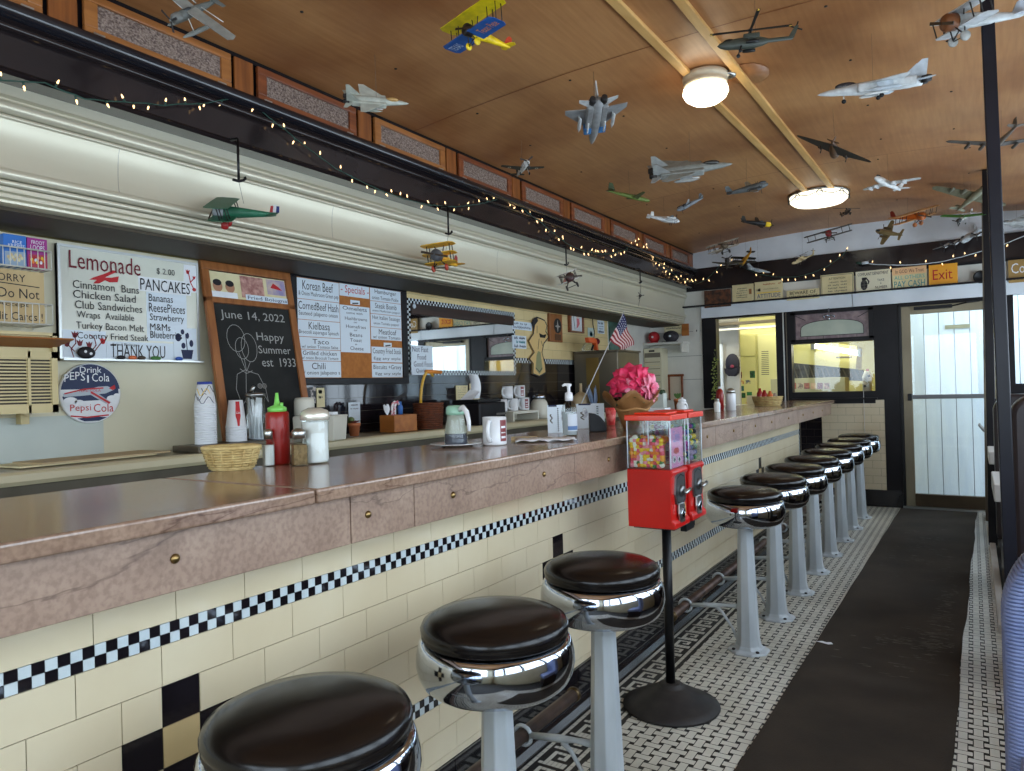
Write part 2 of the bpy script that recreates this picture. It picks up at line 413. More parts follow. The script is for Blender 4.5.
def key_border(x0, y0, y1):
    """white line, meander in black on white, white line, black line"""
    n = int((y1-y0)/U)
    y = y0
    while y < y1:                                    # plain white courses
        ftile(x0+0.001, x0+U-0.001, y, y+2*U-0.0016); ftile(x0+8*U, x0+9*U-0.001, y, y+2*U-0.0016); y += 2*U
    for r in range(6):
        k = 0
        while k < n:
            if KEY[r][k % 7] == '.':
                e = k
                while e < n and KEY[r][e % 7] == '.' and e-k < 8: e += 1
                ftile(x0+(1.5+r)*U+0.0006, x0+(2.5+r)*U-0.0006, y0+k*U+0.0006, y0+e*U-0.0006); k = e
            else: k += 1
key_border(0.050, 0.4, YE-0.1)
basket(0.215, 1.462, 0.4, 3.0); basket(0.215, 0.74, 3.0, YE-0.05); basket(1.22, 1.462, 3.0, YE-0.05)
struct(b.build('floor'))

# ------------------------------------------------------------------ ceiling with sheet seams and screw heads
b = MB(); NX = 36; xs_ = [-1.32+(XR+0.1+1.32)*i/NX for i in range(NX+1)]
def ceil_strip(y0, y1, m, dz=0.0):
    vs = [(x, y, ceil_z(x)+dz) for y in (y0, y1) for x in xs_]
    b.add(vs, [(i+1, i, NX+1+i, NX+2+i) for i in range(NX)], m, True)
ceil_strip(YN, YE+0.1, M['ply'])
b.add([(x, y, ceil_z(x)+0.05) for y in (YN, YE+0.1) for x in xs_], [(i, i+1, NX+2+i, NX+1+i) for i in range(NX)], M['ply'], True)
for y in (0.72, 3.20, 5.68): ceil_strip(y-0.003, y+0.003, M['oak_red'], -0.0012)
for y in (0.75, 1.4, 2.0, 2.6, 3.28, 3.9, 4.6, 5.3, 5.78, 6.5, 7.2):
    for x in (-0.9, -0.35, 0.85, 1.35):
        xx = x+0.05*math.sin(y*9+x*5); b.lathe([(0.007,0),(0.007,0.003),(0.002,0.004)], M['iron'], (xx, y, ceil_z(xx)), 8, (0,0,-1))
struct(b.build('ceiling'))
for k, (xa, xb) in enumerate(((0.14, 0.245), (0.375, 0.44))):
    b = MB(); w = 0.022; ZC_ = ceil_z(0.3)
    b.add([(xa-w,1.0,ZC_-0.02),(xa+w,1.0,ZC_-0.02),(xb+w,6.7,ZC_-0.02),(xb-w,6.7,ZC_-0.02),(xa-w,1.0,ZC_),(xa+w,1.0,ZC_),(xb+w,6.7,ZC_),(xb-w,6.7,ZC_)],
          [(0,3,2,1),(4,5,6,7),(0,1,5,4),(1,2,6,5),(2,3,7,6),(3,0,4,7)], M['batten'])
    struct(b.build('trim_%d' % (k+1), bevel=0.004))
b = MB(); b.lathe([(0.13,0),(0.13,0.006)], M['ply'], (0.44, 3.78, ceil_z(0.44)-0.001), 32, (0,0,-1), sx=0.75, sy=1.0)
struct(b.build('trim_3'))

# ------------------------------------------------------------------ tiled surfaces, laid tile by tile
def subway(b, fr, a0, a1, z1, nrow, h, pitch, m, off=0.0, g=0.0009, t=0.0035, skip=None, zmin=-9):
    for r in range(nrow):
        top = z1-r*h; bot = max(top-h, zmin)
        if top-bot < 0.01: continue
        o = off+(pitch/2 if r % 2 else 0)
        k = math.floor((a0-o)/pitch)
        x = o+k*pitch
        while x < a1:
            xa, xb = max(x, a0), min(x+pitch, a1)
            if xb-xa > 0.006:
                if skip and skip(r, xa, xb, bot, top, b): pass
                else: b.fbox(fr, xa+g, xb-g, bot+g, top-g, 0, t, m)
            x += pitch
def checks(b, fr, a0, a1, z0, n, s, flip=0, t=0.004):
    k = 0; a = a0
    while a < a1-1e-4:
        for r in range(n):
            b.fbox(fr, a+0.0005, min(a+s, a1)-0.0005, z0+r*s+0.0005, z0+(r+1)*s-0.0005, 0, t, M['tile_black'] if (k+r+flip) % 2 else M['tile_white'])
        a += s; k += 1
def checks_v(b, fr, a0, z0, z1, n, s, t=0.004):
    k = 0; z = z0
    while z < z1-1e-4:
        for r in range(n):
            b.fbox(fr, a0+r*s+0.0005, a0+(r+1)*s-0.0005, z+0.0005, min(z+s, z1)-0.0005, 0, t, M['tile_black'] if (k+r) % 2 else M['tile_white'])
        z += s; k += 1

# ------------------------------------------------------------------ back wall
b = MB()
b.box(XB-0.12, XB, YN, YE+0.12, 0, 2.75, M['grout'])
b.fbox(BW, YN, 2.30, 0.0, 1.955, 0, 0.004, M['cream_paint'])
b.fbox(BW, YN, 1.70, 0.0, 1.22, 0.004, 0.007, M['pale_paint'])
subway(b, BW, YN, 3.0, 2.11, 2, 0.078, 0.162, M['tile_green'], 0.1)
subway(b, BW, 2.30, 6.93, 2.11, 8, 0.0815, 0.162, M['tile_back'], 0.07, zmin=1.538)
checks(b, BW, 2.30, 6.93, 1.496, 2, 0.0210)
subway(b, BW, 2.30, 6.93, 1.496, 6, 0.0815, 0.162, M['tile_black'], 0.02)
b.fbox(BW, 6.93, YE, 0.0, 2.1, 0, 0.004, M['white_paint'])
b.fbox(BW, 6.95, 7.35, 1.0, 2.0, 0.004, 0.02, mat('teal_board', S(96,134,122), 0.5, col2=S(40,70,60), scale=5))
struct(b.build('wall_left'))

# clerestory band over the hood: dark rail, dark band, transom windows and posts up to the ceiling
b = MB()
prof = [(-1.6,2.362),(-1.29,2.362),(-1.278,2.372),(-1.29,2.385),(-1.29,2.50),(-1.275,2.512),(-1.29,2.524),(-1.268,2.535),(-1.252,2.552),(-1.250,2.568),(-1.262,2.584),(-1.285,2.598),(-1.6,2.598)]
b.sweep(prof, YN, YE, M['black_gloss'])
struct(b.build('trim_4'))
b = MB(); b.sweep([(-1.27+0.034*math.cos(a), 2.566+0.030*math.sin(a)) for a in [2*math.pi*k/20 for k in range(20)]], YN, YE-0.02, mat('rail_gloss', S(26,26,32), 0.2, spec=0.8), True); b.sweep([(-1.272+0.012*math.cos(a), 2.512+0.012*math.sin(a)) for a in [2*math.pi*k/12 for k in range(12)]], YN, YE-0.02, M['black_gloss'], True)
struct(b.build('trim_6'))
b = MB(); b.box(-1.42, -1.318, YN, YE, 2.59, ZC+0.02, M['black_paint'])
b.box(-1.33, -1.292, YN, YE, ZC-0.018, ZC, M['black_paint'])
struct(b.build('trim_5'))
CL = Fr((-1.30, 0, 0), (0,1,0), (0,0,1))
ys = []
y = 1.20
# measured spacing of the transoms: wide light, post
px_windows = [(-60,88,0,0)]
posts = []
per = 0.748; wlen = 0.61
n_w = 0
for k in range(-1, 9):
    y0 = 1.374+k*per; y1 = y0+wlen
    if y0 < 0.3: continue
    if y1 > YE-0.05: break
    n_w += 1
    red = k >= 3
    wd = M['oak_red'] if (k >= 3 or k == 1) else M['oak']
    w = sgroup('window_%d' % n_w)
    f = MB(); z0, z1 = 2.604, 2.752
    f.fbox(CL, y0, y1, z0, z0+0.026, -0.005, 0.014, wd); f.fbox(CL, y0, y1, z1-0.03, z1, -0.005, 0.014, wd)
    f.fbox(CL, y0, y0+0.048, z0+0.026, z1-0.03, -0.005, 0.0139, wd); f.fbox(CL, y1-0.048, y1, z0+0.026, z1-0.03, -0.005, 0.0139, wd)
    f.build('window_frame', w, bevel=0.003)
    f = MB(); f.fbox(CL, y0+0.04, y1-0.04, z0+0.02, z1-0.024, -0.004, 0.003, M['tex_glass']); f.build('pane', w)
    f = MB()
    for yy in (y0+0.03, y1-0.07):
        f.fbox(CL, yy, yy+0.04, z0-0.004, z0+0.008, 0.01, 0.019, M['brushed'])
    f.build('hinge', w)
    p = MB(); p.fbox(CL, y1+0.02, y0+per-0.02, 2.60, 2.757, -0.006, 0.008, M['oak_post'])
    struct(p.build('trim_%d' % (10+n_w), bevel=0.004))

# stainless hood canopy running the length of the back wall
hood = thing('hood_canopy', 'long dented steel hood canopy with beaded edges running above the back counter', 'hood', (-1.4, 4, 1.97))
b = MB()
up = [(-1.80,2.375),(-1.378,2.375),(-1.375,2.326),(-1.392,2.320),(-1.392,2.311)]
b.sweep(up+[(-1.80,2.311)], YN+0.1, YE-0.01, M['steel'])
def bead(x, z, r, n=8): return [(x+r*math.sin(math.pi*k/n)*0.9, z+r*math.cos(math.pi*k/n)) for k in range(n+1)]
def sw(pts, smooth): b.sweep(pts+[(-1.5,pts[-1][1]),(-1.5,pts[0][1])], YN+0.1, YE-0.01, M['steel'], smooth, False)
sw(bead(-1.392,2.289,0.022), True); sw(bead(-1.394,2.257,0.008), True)
face = [(-1.396,2.249),(-1.404,2.225),(-1.409,2.19),(-1.411,2.15),(-1.410,2.11),(-1.405,2.082)]
for (xa_, za_), (xb_, zb_) in zip(face, face[1:]): pass
n_ = len(face); b.add([(x,y,z) for y in (YN+0.1, YE-0.01) for x, z in face], [(i, n_+i, n_+i+1, i+1) for i in range(n_-1)], M['steel'], True)
sw(bead(-1.402,2.064,0.018), True); sw(bead(-1.408,2.034,0.009), True)
b.sweep([(-1.418,2.024),(-1.410,2.020),(-1.410,2.006),(-1.424,2.002),(-1.416,1.998),(-1.416,1.986),(-1.43,1.982),(-1.424,1.978),(-1.426,1.970),(-1.46,1.966),(-1.80,1.966),(-1.80,2.024)], YN+0.1, YE-0.01, M['steel'])
b.add([(-1.8,YE-.0105,2.0),(-1.42,YE-.0105,2.0),(-1.42,YE-.0105,2.3),(-1.8,YE-.0105,2.3)], [(0,1,2,3)], M['steel'])
b.build('canopy', hood)
for y in (1.55, 2.66, 4.2, 5.9):
    b = MB(); sq = [(x+0.0006, z) for x, z in face]; m_ = len(sq); b.add([(x,yy,z) for yy in (y-0.0015, y+0.0015) for x, z in sq], [(i, m_+i, m_+i+1, i+1) for i in range(m_-1)], M['steel_trim'])
    b.build('seam_strip', hood)
b = MB(); b.box(-1.8, -1.47, YN+0.1, YE-0.02, 1.953, 1.965, mat('underside_shade_brown', S(64,54,38), 0.6)); b.build('underside', hood)  # dark brown sheet: the shadow band under the hood put into its colour

# ------------------------------------------------------------------ far wall
wf = sgroup('wall_far')
b = MB()
def fw(x0, x1, z0, z1, m, c0=-0.10, c1=0.0): b.fbox(EW, x0, x1, z0, z1, c0, c1, m)
fw(XB, -1.21, 0, 2.02, M['white_paint'])
fw(-1.21, 0.76, 0, 1.035, M['white_paint'])
fw(XB, XR, 2.02, 2.36, M['white_paint'])
fw(XB, XR, 2.36, 2.59, M['black_gloss'], -0.1, 0.015)
fw(XB, XR, 2.59, 3.0, M['cool_white'])
fw(XB, XR, 2.335, 2.36, M['black_paint'], -0.1, 0.022)
b.build('wall_panel', wf)
b = MB()                                                   # white planking lines left of the pass
for z in (1.33, 1.60, 1.88): b.fbox(EW, XB, -1.215, z, z+0.004, 0, 0.0015, M['ink_grey'])
b.fbox(EW, -1.222, -1.21, 0, 2.02, 0, 0.012, M['white_paint'])
b.build('panel_joint', wf)
b = MB(); b.fbox(EW, -1.21, 0.352, 2.02, 2.152, 0, 0.035, M['cool_white']); b.fbox(EW, 0.358, 1.62, 2.02, 2.152, 0, 0.035, M['cool_white'])
b.fbox(EW, 1.626, XR, 2.02, 2.152, 0, 0.035, M['cool_white']); b.build('header_board', wf, bevel=0.003)
b = MB(); b.fbox(EW, XB, XR, 2.152, 2.168, 0, 0.075, M['black_paint']); b.build('ledge', wf)
b = MB()
fw(-1.21, -1.05, 1.0, 2.02, M['black_paint'], -0.1, 0.02)
fw(-0.405, -0.25, 1.0, 2.02, M['black_paint'], -0.1, 0.02)
b.fbox(EW, -0.33, -0.318, 1.05, 2.02, 0.02, 0.03, M['brushed']); b.fbox(EW, -0.30, -0.292, 1.05, 2.02, 0.02, 0.028, M['dull_steel'])
fw(0.54, 0.76, 1.07, 2.02, M['black_paint'], -0.1, 0.02); fw(0.62, 0.76, 0, 1.07, M['black_paint'], -0.1, 0.02)
fw(-0.25, 0.54, 1.035, 1.160, M['black_paint'], -0.1, 0.02); b.fbox(EW, -0.25, 0.56, 1.075, 1.092, 0.02, 0.06, M['black_paint'])
fw(-0.25, 0.54, 1.671, 1.695, M['black_paint'], -0.1, 0.02); fw(-0.25, 0.54, 2.0, 2.02, M['black_paint'], -0.1, 0.02)
fw(-1.05, -0.405, 2.0, 2.02, M['black_paint'], -0.1, 0.02)
fw(1.582, 1.70, 0, 2.02, M['black_paint'], -0.1, 0.02)
fw(1.70, XR, 0, 1.20, M['black_paint'], -0.1, 0.02)
fw(2.2, XR, 1.2, 2.02, M['black_paint'], -0.1, 0.02)
fw(0.62, 0.76, 0, 0.17, M['black_stone'], 0.0, 0.03)
b.build('black_frame', wf)
b = MB(); b.fbox(EW, -0.30, 0.62, 0.0, 1.07, 0.0, 0.012, M['grout'])
TE = Fr((0, YE-0.012, 0), (1,0,0), (0,0,1))
subway(b, TE, 0.03, 0.618, 1.07, 12, 0.0765, 0.155, M['tile'], 0.03, zmin=0.165)
subway(b, TE, -0.30, 0.03, 1.0, 12, 0.0765, 0.155, M['tile_black'], 0.03)
b.fbox(EW, -0.30, 0.62, 0.0, 0.165, 0.012, 0.03, M['black_stone'])
b.build('tile_dado', wf)

# stained-glass transom over the pass window
w = sgroup('window_20')
b = MB(); x0, x1, z0, z1 = -0.252, 0.542, 1.693, 2.002
for q in ((x0,x1,z0,z0+0.022),(x0,x1,z1-0.022,z1),(x0,x0+0.045,z0,z1),(x1-0.045,x1,z0,z1)):
    b.fbox(EW, q[0], q[1], q[2], q[3], -0.03, 0.024, M['black_paint'])
b.build('window_frame', w)
b = MB(); mauve = mat('mauve_art_glass', S(150,128,128), 0.25, col2=S(120,100,104), scale=22)
pale = mat('pale_green_art_glass', S(186,194,176), 0.2, col2=S(170,180,164), scale=6)
b.fbox(EW, x0+0.04, x1-0.04, z0+0.02, z1-0.02, -0.02, -0.012, mauve)
xa, xb, za = x0+0.095, x1-0.095, z0+0.055
arch = [(xa,za),(xb,za),(xb,za+0.06)]+[((xa+xb)/2+(xb-xa)/2*math.cos(t), za+0.06+0.10*math.sin(t)**0.7) for t in [math.pi*k/16 for k in range(1,16)]]+[(xa,za+0.06)]
b.prism(EW, arch, -0.012, -0.010, pale); b.build('art_glass', w)
b = MB()
b.line(EW, arch, 0.003, M['black_metal'], -0.009, True)
b.line(EW, [(x0+0.03,z1-0.022),(xa+0.05,z1-0.085)], 0.003, M['black_metal'], -0.009); b.line(EW, [(x1-0.03,z1-0.022),(xb-0.05,z1-0.085)], 0.003, M['black_metal'], -0.009)
for t in (0.2,0.4,0.6,0.8): b.line(EW, [(x0+(x1-x0)*t, z0+0.022),(x0+(x1-x0)*t, za)], 0.002, M['black_metal'], -0.009)
b.build('leading', w)

# window pane of the pass
w = sgroup('window_21'); b = MB(); b.fbox(EW, -0.25, 0.54, 1.16, 1.671, -0.05, -0.046, M['glass']); b.build('pane', w)
w = sgroup('window_22'); b = MB(); b.fbox(EW, 1.70, 2.2, 1.2, 2.02, -0.05, -0.046, M['glass']); b.build('pane', w)

# glazed end door
d = sgroup('door_1')
b = MB()
b.fbox(EW, 0.762, 0.785, 0.0, 2.0, -0.08, 0.03, M['black_metal'])
b.fbox(EW, 0.785, 0.865, 0.02, 1.985, -0.05, 0.0, M['door_alu']); b.fbox(EW, 1.484, 1.58, 0.02, 1.985, -0.05, 0.0, M['door_alu'])
b.fbox(EW, 0.865, 1.484, 1.905, 1.985, -0.05, 0.0, M['door_alu']); b.fbox(EW, 0.865, 1.484, 0.02, 0.14, -0.05, 0.0, mat('kick_rail', S(86,72,52), 0.45, 0.4, col2=S(70,58,42), scale=4))
b.fbox(EW, 0.76, 1.58, 1.985, 2.02, -0.08, 0.03, M['black_paint'])
b.build('door_frame', d, bevel=0.003)
b = MB(); b.fbox(EW, 0.865, 1.484, 0.14, 1.905, -0.03, -0.026, M['glass']); b.build('pane', d)
b = MB(); b.fbox(EW, 0.84, 1.50, 1.072, 1.112, 0.012, 0.04, mat('push_bar_grey', S(112,114,116), 0.5, 0.2)); b.fbox(EW, 0.825, 0.862, 1.058, 1.126, 0.0, 0.045, M['black_metal']); b.fbox(EW, 1.49, 1.53, 1.058, 1.126, 0.0, 0.045, M['black_metal'])
b.build('push_bar', d, bevel=0.004)
b = MB(); b.fbox(EW, 0.90, 1.22, 1.94, 1.972, 0.0, 0.05, M['black_metal']); b.tube([EW.p(1.22,1.956,0.04), EW.p(1.34,1.975,0.09), EW.p(1.44,1.985,0.03)], 0.007, M['black_metal'])
b.build('door_closer', d, bevel=0.004)
b = MB(); b.fbox(EW, 0.76, 1.58, 0.0, 0.02, -0.1, 0.05, M['brushed']); b.build('threshold', d)

# outside the door: white plank screen under open sky
OUT = Fr((0, 9.15, 0), (1,0,0), (0,0,1))
pf = tag(MB().box(0.78, 3.4, 9.2, 9.25, -0.1, 2.3, M['plank_gap']).build('plank_screen'), 'white vertical plank screen seen through the glazed end door', 'fence')
k = 0; x = 0.785
while x < 3.3:
    q = MB(); q.fbox(OUT, x+0.002, x+0.139, 0.0, 2.28, -0.04, 0.0, M['plank']); q.build('plank', pf); x += 0.143; k += 1
b = MB(); b.fbox(OUT, 1.13, 1.36, 1.80, 1.84, 0.0, 0.012, mat('door_plate', S(150,146,120), 0.5)); tag(b.build('mail_slot_plate'), 'small tan plate fixed high on the white plank screen', 'plate')
struct(MB().box(0.74, 5.0, YE+0.1, 12, -0.12, -0.02, M['asphalt']).build('ground'))

# ------------------------------------------------------------------ right wall (outside the frame), near wall: window openings that let the daylight in
b = MB()
b.box(XR, XR+0.1, YN, YE+0.1, 0, 0.95, M['cream_paint']); b.box(XR, XR+0.1, YN, YE+0.1, 2.15, 2.36, M['cool_white'])
b.box(XR, XR+0.1, YN, YE+0.1, 2.36, 3.0, M['black_gloss'])
for k in range(9):
    y0 = YN+k*1.22; b.box(XR, XR+0.1, y0, min(y0+0.14, YE+0.1), 0.95, 2.15, M['black_paint'])
b.box(XR, XR+0.1, YE-0.4, YE+0.1, 0.95, 2.15, M['cool_white'])
struct(b.build('wall_right'))
b = MB(); b.box(XB-0.1, XR+0.1, YN-0.1, YN, 0, 0.9, M['cream_paint']); b.box(XB-0.1, XR+0.1, YN-0.1, YN, 2.2, 2.9, M['cream_paint'])
for x in (XB, -1.1, 0.4, 1.85): b.box(x-0.1, x+(0.45 if x > 1 else 0.1), YN-0.1, YN, 0.9, 2.2, M['cream_paint'])
struct(b.build('wall_near'))
struct(MB().box(XB-0.12, -1.30, YN, YE+0.1, ZC-0.02, ZC+0.08, M['black_paint']).build('ceiling_soffit'))
# ------------------------------------------------------------------ kitchen behind the pass
kt = sgroup('kitchen_shell')
b = MB()
b.box(-2.6, 0.72, 11.2, 11.3, 0, 2.45, M['yellow_wall'])
b.box(-2.7, -2.6, YE+0.1, 11.3, 0, 2.45, M['white_paint']); b.box(0.64, 0.74, YE+0.1, 11.3, 0, 2.45, M['ochre'])
b.box(-2.7, 0.74, YE+0.1, 11.3, 2.35, 2.45, M['white_paint']); b.box(-2.7, 0.74, YE+0.1, 11.3, -0.1, 0.0, M['asphalt'])
b.build('kitchen_wall', kt)
def kp(u, v, y): p = P(u, v, 'y', y); return p.x, p.z
# fluorescent lamp over the hood
yk = 9.25
xa, za = kp(815, 346, yk-0.12); xb, zb = kp(858, 353, yk-0.12)
tubem = mat('fluorescent_tube', (1,0.98,0.85), 0.4, emit=5.0, ecol=(1,0.97,0.82,1))
t = thing('fluorescent_light', 'lit white fluorescent tube on the yellow kitchen hood behind the pass window', 'light', (xa, yk-0.12, za))
b = MB(); b.tube([(xa,yk-0.12,za),(xb,yk-0.12,zb)], 0.028, tubem, 10); b.build('tube', t)
b = MB(); b.box(min(xa,xb)-0.04, min(xa,xb)+0.0, yk-0.16, yk-0.01, za-0.04, za+0.05, M['brushed']); b.build('lamp_holder', t); b = MB(); b.box(max(xa,xb), max(xa,xb)+0.03, yk-0.16, yk-0.01, zb-0.04, zb+0.05, M['brushed']); b.build('lamp_holder', t)
area('kitchen_fill', (-0.4, 8.75, 2.32), (math.radians(14),0,0), 1.8, 0.5, 36, (1.0, 0.97, 0.78))  # unseen area light added to brighten the kitchen hood's front
area('kitchen_fill', (-1.3, 10.4, 2.32), (0,0,0), 1.2, 0.5, 24, (1.0, 0.97, 0.78))  # second unseen area light, added to brighten the rest of the kitchen
# cooker hood: sloped yellow front over dark filter slats
KF = Fr((0, yk, 0), (1,0,0), (0,0,1))
k = thing('cooker_hood', 'yellow enamel kitchen hood with dark filter slats seen through the pass window', 'hood', (0, yk, 1.6))
q = [kp(788,338,yk), kp(857,346,yk), kp(856,369,yk), kp(788,362,yk)]
b = MB(); b.prism(KF, q, -0.5, 0.0, M['yellow_wall']); b.build('hood_body', k)
b = MB(); q = [kp(788,362.5,yk), kp(856,369.5,yk), kp(862,381,yk), kp(788,379,yk)]; b.prism(KF, q, -0.7, -0.12, M['iron'])
b.build('filter_bank', k)
b = MB()
for i in range(12):
    u = 791+i*5.6; x, z = kp(u, 363.5+(u-788)*0.1, yk); x2, z2 = kp(u+4.5, 378.5, yk)
    b.line(KF, [(x,z-0.005),(x2,z2)], 0.007, M['dull_steel'], -0.115)
b.build('slat', k)
b = MB(); x, z = kp(843,360,yk); b.line(KF, [(x-0.07,z+0.035),(x+0.09,z+0.03)], 0.012, M['ink_grey'], 0.002); b.build('notice', k)
# shelf of order slips and pictures below
yb = 9.0; k = thing('range_shelf', 'pale steel range shelf with pictures stuck along its front in the kitchen', 'shelf', (0, yb, 1.2)); KG = Fr((0,yb,0),(1,0,0),(0,0,1))
xa, za = kp(788,379,yb); xb, zb = kp(845,377,yb); _, zl = kp(845,398,yb)
b = MB(); b.fbox(KG, xa-0.2, xb, zl, zb, -0.3, 0, mat('range_steel', S(176,172,136), 0.4, 0.3)); b.build('shelf_body', k, bevel=0.004)
cols = [S(120,40,40), S(60,40,40), S(170,90,60), S(210,190,160), S(90,30,40), S(200,160,140)]
b = MB()
for i in range(6):
    u = 791+i*6.6; x, z = kp(u, 389, yb); b.fquad(KG, x, x+0.06, z, z+0.07, 0.002, mat('photo_print', cols[i], 0.4, col2=cols[(i+2)%6], scale=25))
b.build('photo', k)
# coffee brewer at the right of the pass
yc = 8.55; x, z = kp(867, 391, yc); s = px_size((x,yc,z), 1)
k = thing('coffee_brewer', 'white plastic coffee brewer standing at the right end of the pass window', 'appliance', (x, yc, z))
b = MB(); b.box(x-3.5*s, x+4*s, yc-0.05, yc+0.1, z-0.1, z+19*s*0.45, M['white_paint']); b.build('body', k, bevel=0.008)
b = MB(); b.lathe([(4*s,0),(4.6*s,6*s),(3.2*s,10*s),(2.5*s,11.5*s)], M['white_paint'], (x+0.6*s, yc, z+8.4*s), 16); b.build('tank', k)
b = MB(); b.ball((x-1*s, yc-0.08, z+5*s), 0.013, M['black_metal']); b.build('knob', k); b = MB(); b.ball((x+3.0*s, yc-0.08, z+15*s), 0.014, M['black_metal']); b.build('knob', k); b = MB(); b.lathe([(1.2*s,0),(1.2*s,2*s)], M['ink_red'], (x+1*s,yc,z+19.9*s), 10); b.build('red_cap', k)
struct(MB().box(-0.16, 0.54, YE+0.1, 8.75, 1.06, 1.09, M['dull_steel']).build('sill_pass'))
# left opening: grey partition, cap, refrigerator with notes
yp = 9.0; KP = Fr((0,yp,0),(1,0,0),(0,0,1))
x0, z0 = kp(708,420,yp); x1, z1 = kp(738,318,yp)
b = MB(); b.fbox(KP, x0-0.3, x1, 0.0, 2.3, -0.06, 0, mat('grey_partition', S(176,174,168), 0.5)); xs, _ = kp(718.5,350,yp); xt, zt = kp(723,344,yp)
b.fbox(KP, xs, xt, 0.3, zt, 0.0, 0.03, M['cool_white']); struct(b.build('wall_partition'))
b = MB(); _, zt = kp(745,322,8.9)
for v, h in ((319,5),(326,3),(331,2)):
    xa, za = kp(716,v,8.85); xb, zb = kp(778,v-3,8.85); b.box(xa-0.2, xb+0.2, 8.85, 8.95, za, za+h*0.011, M['white_paint'] if v != 326 else M['dull_steel'])
struct(b.build('trim_30'))
cap = thing('dark_cap', 'black baseball cap hung on the grey partition behind the counter end', 'cap', tuple(KP.p(*kp(732,362,yp))))
cx, cz = kp(732.5,364,yp-0.05); s = px_size((cx,yp,cz),1); navy = mat('navy_cloth', S(26,26,40), 0.8, bump=0.2, scale=60)
b = MB(); b.ball((cx, yp-0.05, cz), (7.2*s, 0.06, 10.5*s), navy, 16, 10); b.build('crown', cap)
b = MB(); b.prism(KP, [(cx-7.2*s,cz-4*s),(cx-6*s,cz-9*s),(cx-3*s,cz-12*s),(cx+3*s,cz-12.4*s),(cx+6.5*s,cz-9*s),(cx+7.4*s,cz-3*s),(cx,cz-6*s)], 0.04, 0.12, navy); b.build('visor', cap, bevel=0.006)
b = MB(); b.ball((cx+1*s, yp-0.115, cz-2.5*s), (1.8*s, 0.006, 1.6*s), mat('red_patch', S(120,40,60), 0.7)); b.build('emblem', cap)
b = MB(); b.lathe([(0.004,0),(0.004,0.03)], M['brushed'], (cx, yp-0.03, cz+10*s), 6, (0,-1,0)); b.build('hook', cap)
yr = 9.4; KR = Fr((0,yr,0),(1,0,0),(0,0,1))
fr_ = thing('kitchen_refrigerator', 'yellow-lit refrigerator covered with notes and magnets behind the left pass opening', 'refrigerator', (0, yr, 0))
xa, _ = kp(738,360,yr); xm, _ = kp(757.5,360,yr); xb, _ = kp(777,360,yr); _, zt = kp(745,334,yr); _, zm = kp(745,356.5,yr); _, zb2 = kp(765,380,yr); zb = 0.1
fy = mat('refrigerator_enamel', S(222,218,150), 0.35, col2=S(206,202,130), scale=2)
b = MB(); b.fbox(KR, xa, xb+0.05, zb, zt, -0.6, 0, fy); b.build('cabinet', fr_, bevel=0.01)
b = MB(); b.fbox(KR, xa+0.01, xm-0.015, zm, zt-0.02, 0.0, 0.03, fy); b.build('door', fr_, bevel=0.008)
b = MB(); b.fbox(KR, xa+0.01, xm-0.015, zb, zm-0.01, 0.0, 0.03, fy); b.build('door', fr_, bevel=0.008)
b = MB(); b.fbox(KR, xm+0.015, xb+0.03, zb, zt-0.02, 0.0, 0.03, mat('bright_enamel', S(232,230,168), 0.35)); b.build('door', fr_, bevel=0.008)
b = MB()
for i in range(13):
    x, z = kp(761.5, 352+i*1.9, yr-0.03); x2, _ = kp(768.5, 352, yr-0.03); b.fquad(KR, x, x2, z, z+0.008, 0.031, M['ink_grey'])
b.build('printed_list', fr_)
b = MB(); gm = [S(40,110,60), S(30,30,34), S(190,110,60), S(235,225,150), S(60,80,120), S(40,120,70)]
for i, (u, v, w, h) in enumerate(((750,371,5,7),(738.5,372,3.5,6),(739,380,5,4),(745.5,380,5,4),(740,386,4,5),(747,392,5,6),(740,393,5.5,5),(752,397,4,4),(746,402,6,5))):
    x, z = kp(u, v+h, yr-0.03); s = px_size((x,yr,z),1); b.fquad(KR, x, x+w*s, z, z+h*s, 0.032, mat('magnet', gm[i % 6], 0.4, col2=gm[(i+1) % 6], scale=40))
b.build('magnet', fr_)

# ------------------------------------------------------------------ lunch counter
ZT, XS, YC1 = 1.083, 0.21, 7.74
ctr = thing('lunch_counter', 'long diner counter with pink marble top over cream tile with black and white check bands', 'counter', (-0.05, 3, 0))
segs = [(YN+0.3, 1.041), (1.047, 3.02), (3.026, 5.1), (5.106, YC1)]
for y0, y1 in segs:
    b = MB(); b.box(-0.34, XS, y0, y1, ZT-0.031, ZT, M['marble']); b.build('countertop', ctr, bevel=0.006, seg=3)
fz0, fz1, fx = 0.942, 1.0505, 0.18
cuts = [YN+0.3, -0.2, 1.168, 1.387, 2.25, 3.02, 3.9, 4.45, 5.3, 6.1, YC1-0.02]
for y0, y1 in zip(cuts, cuts[1:]):
    b = MB(); b.box(fx-0.022, fx, y0+0.0015, y1-0.0015, fz0, fz1, M['marble_face']); b.build('fascia_panel', ctr, bevel=0.002)
for y in (0.2, 0.744, 1.222, 1.545, 2.033, 2.528, 2.85, 3.3, 3.75, 4.25, 4.75, 5.2, 5.75, 6.3, 6.75, 7.2):
    b = MB(); b.lathe([(0.009,0),(0.009,0.002),(0.007,0.005),(0.0,0.0065)], M['brass'], (fx, y, 1.0), 12, (1,0,0)); b.build('brass_stud', ctr)
b = MB(); b.box(0.0, fx-0.022, YN+0.3, YC1-0.02, 1.02, 1.0505, M['black_paint']); b.build('top_support', ctr)
TW = Fr((0, 0, 0), (0,1,0), (0,0,1))
b = MB(); b.box(-0.06, 0.0, YN+0.3, 7.06, 0, 1.04, M['grout'])
HR, PT, O = 0.0803, 0.162, 0.660
cl = [0.821, 2.39, 3.96, 5.53]
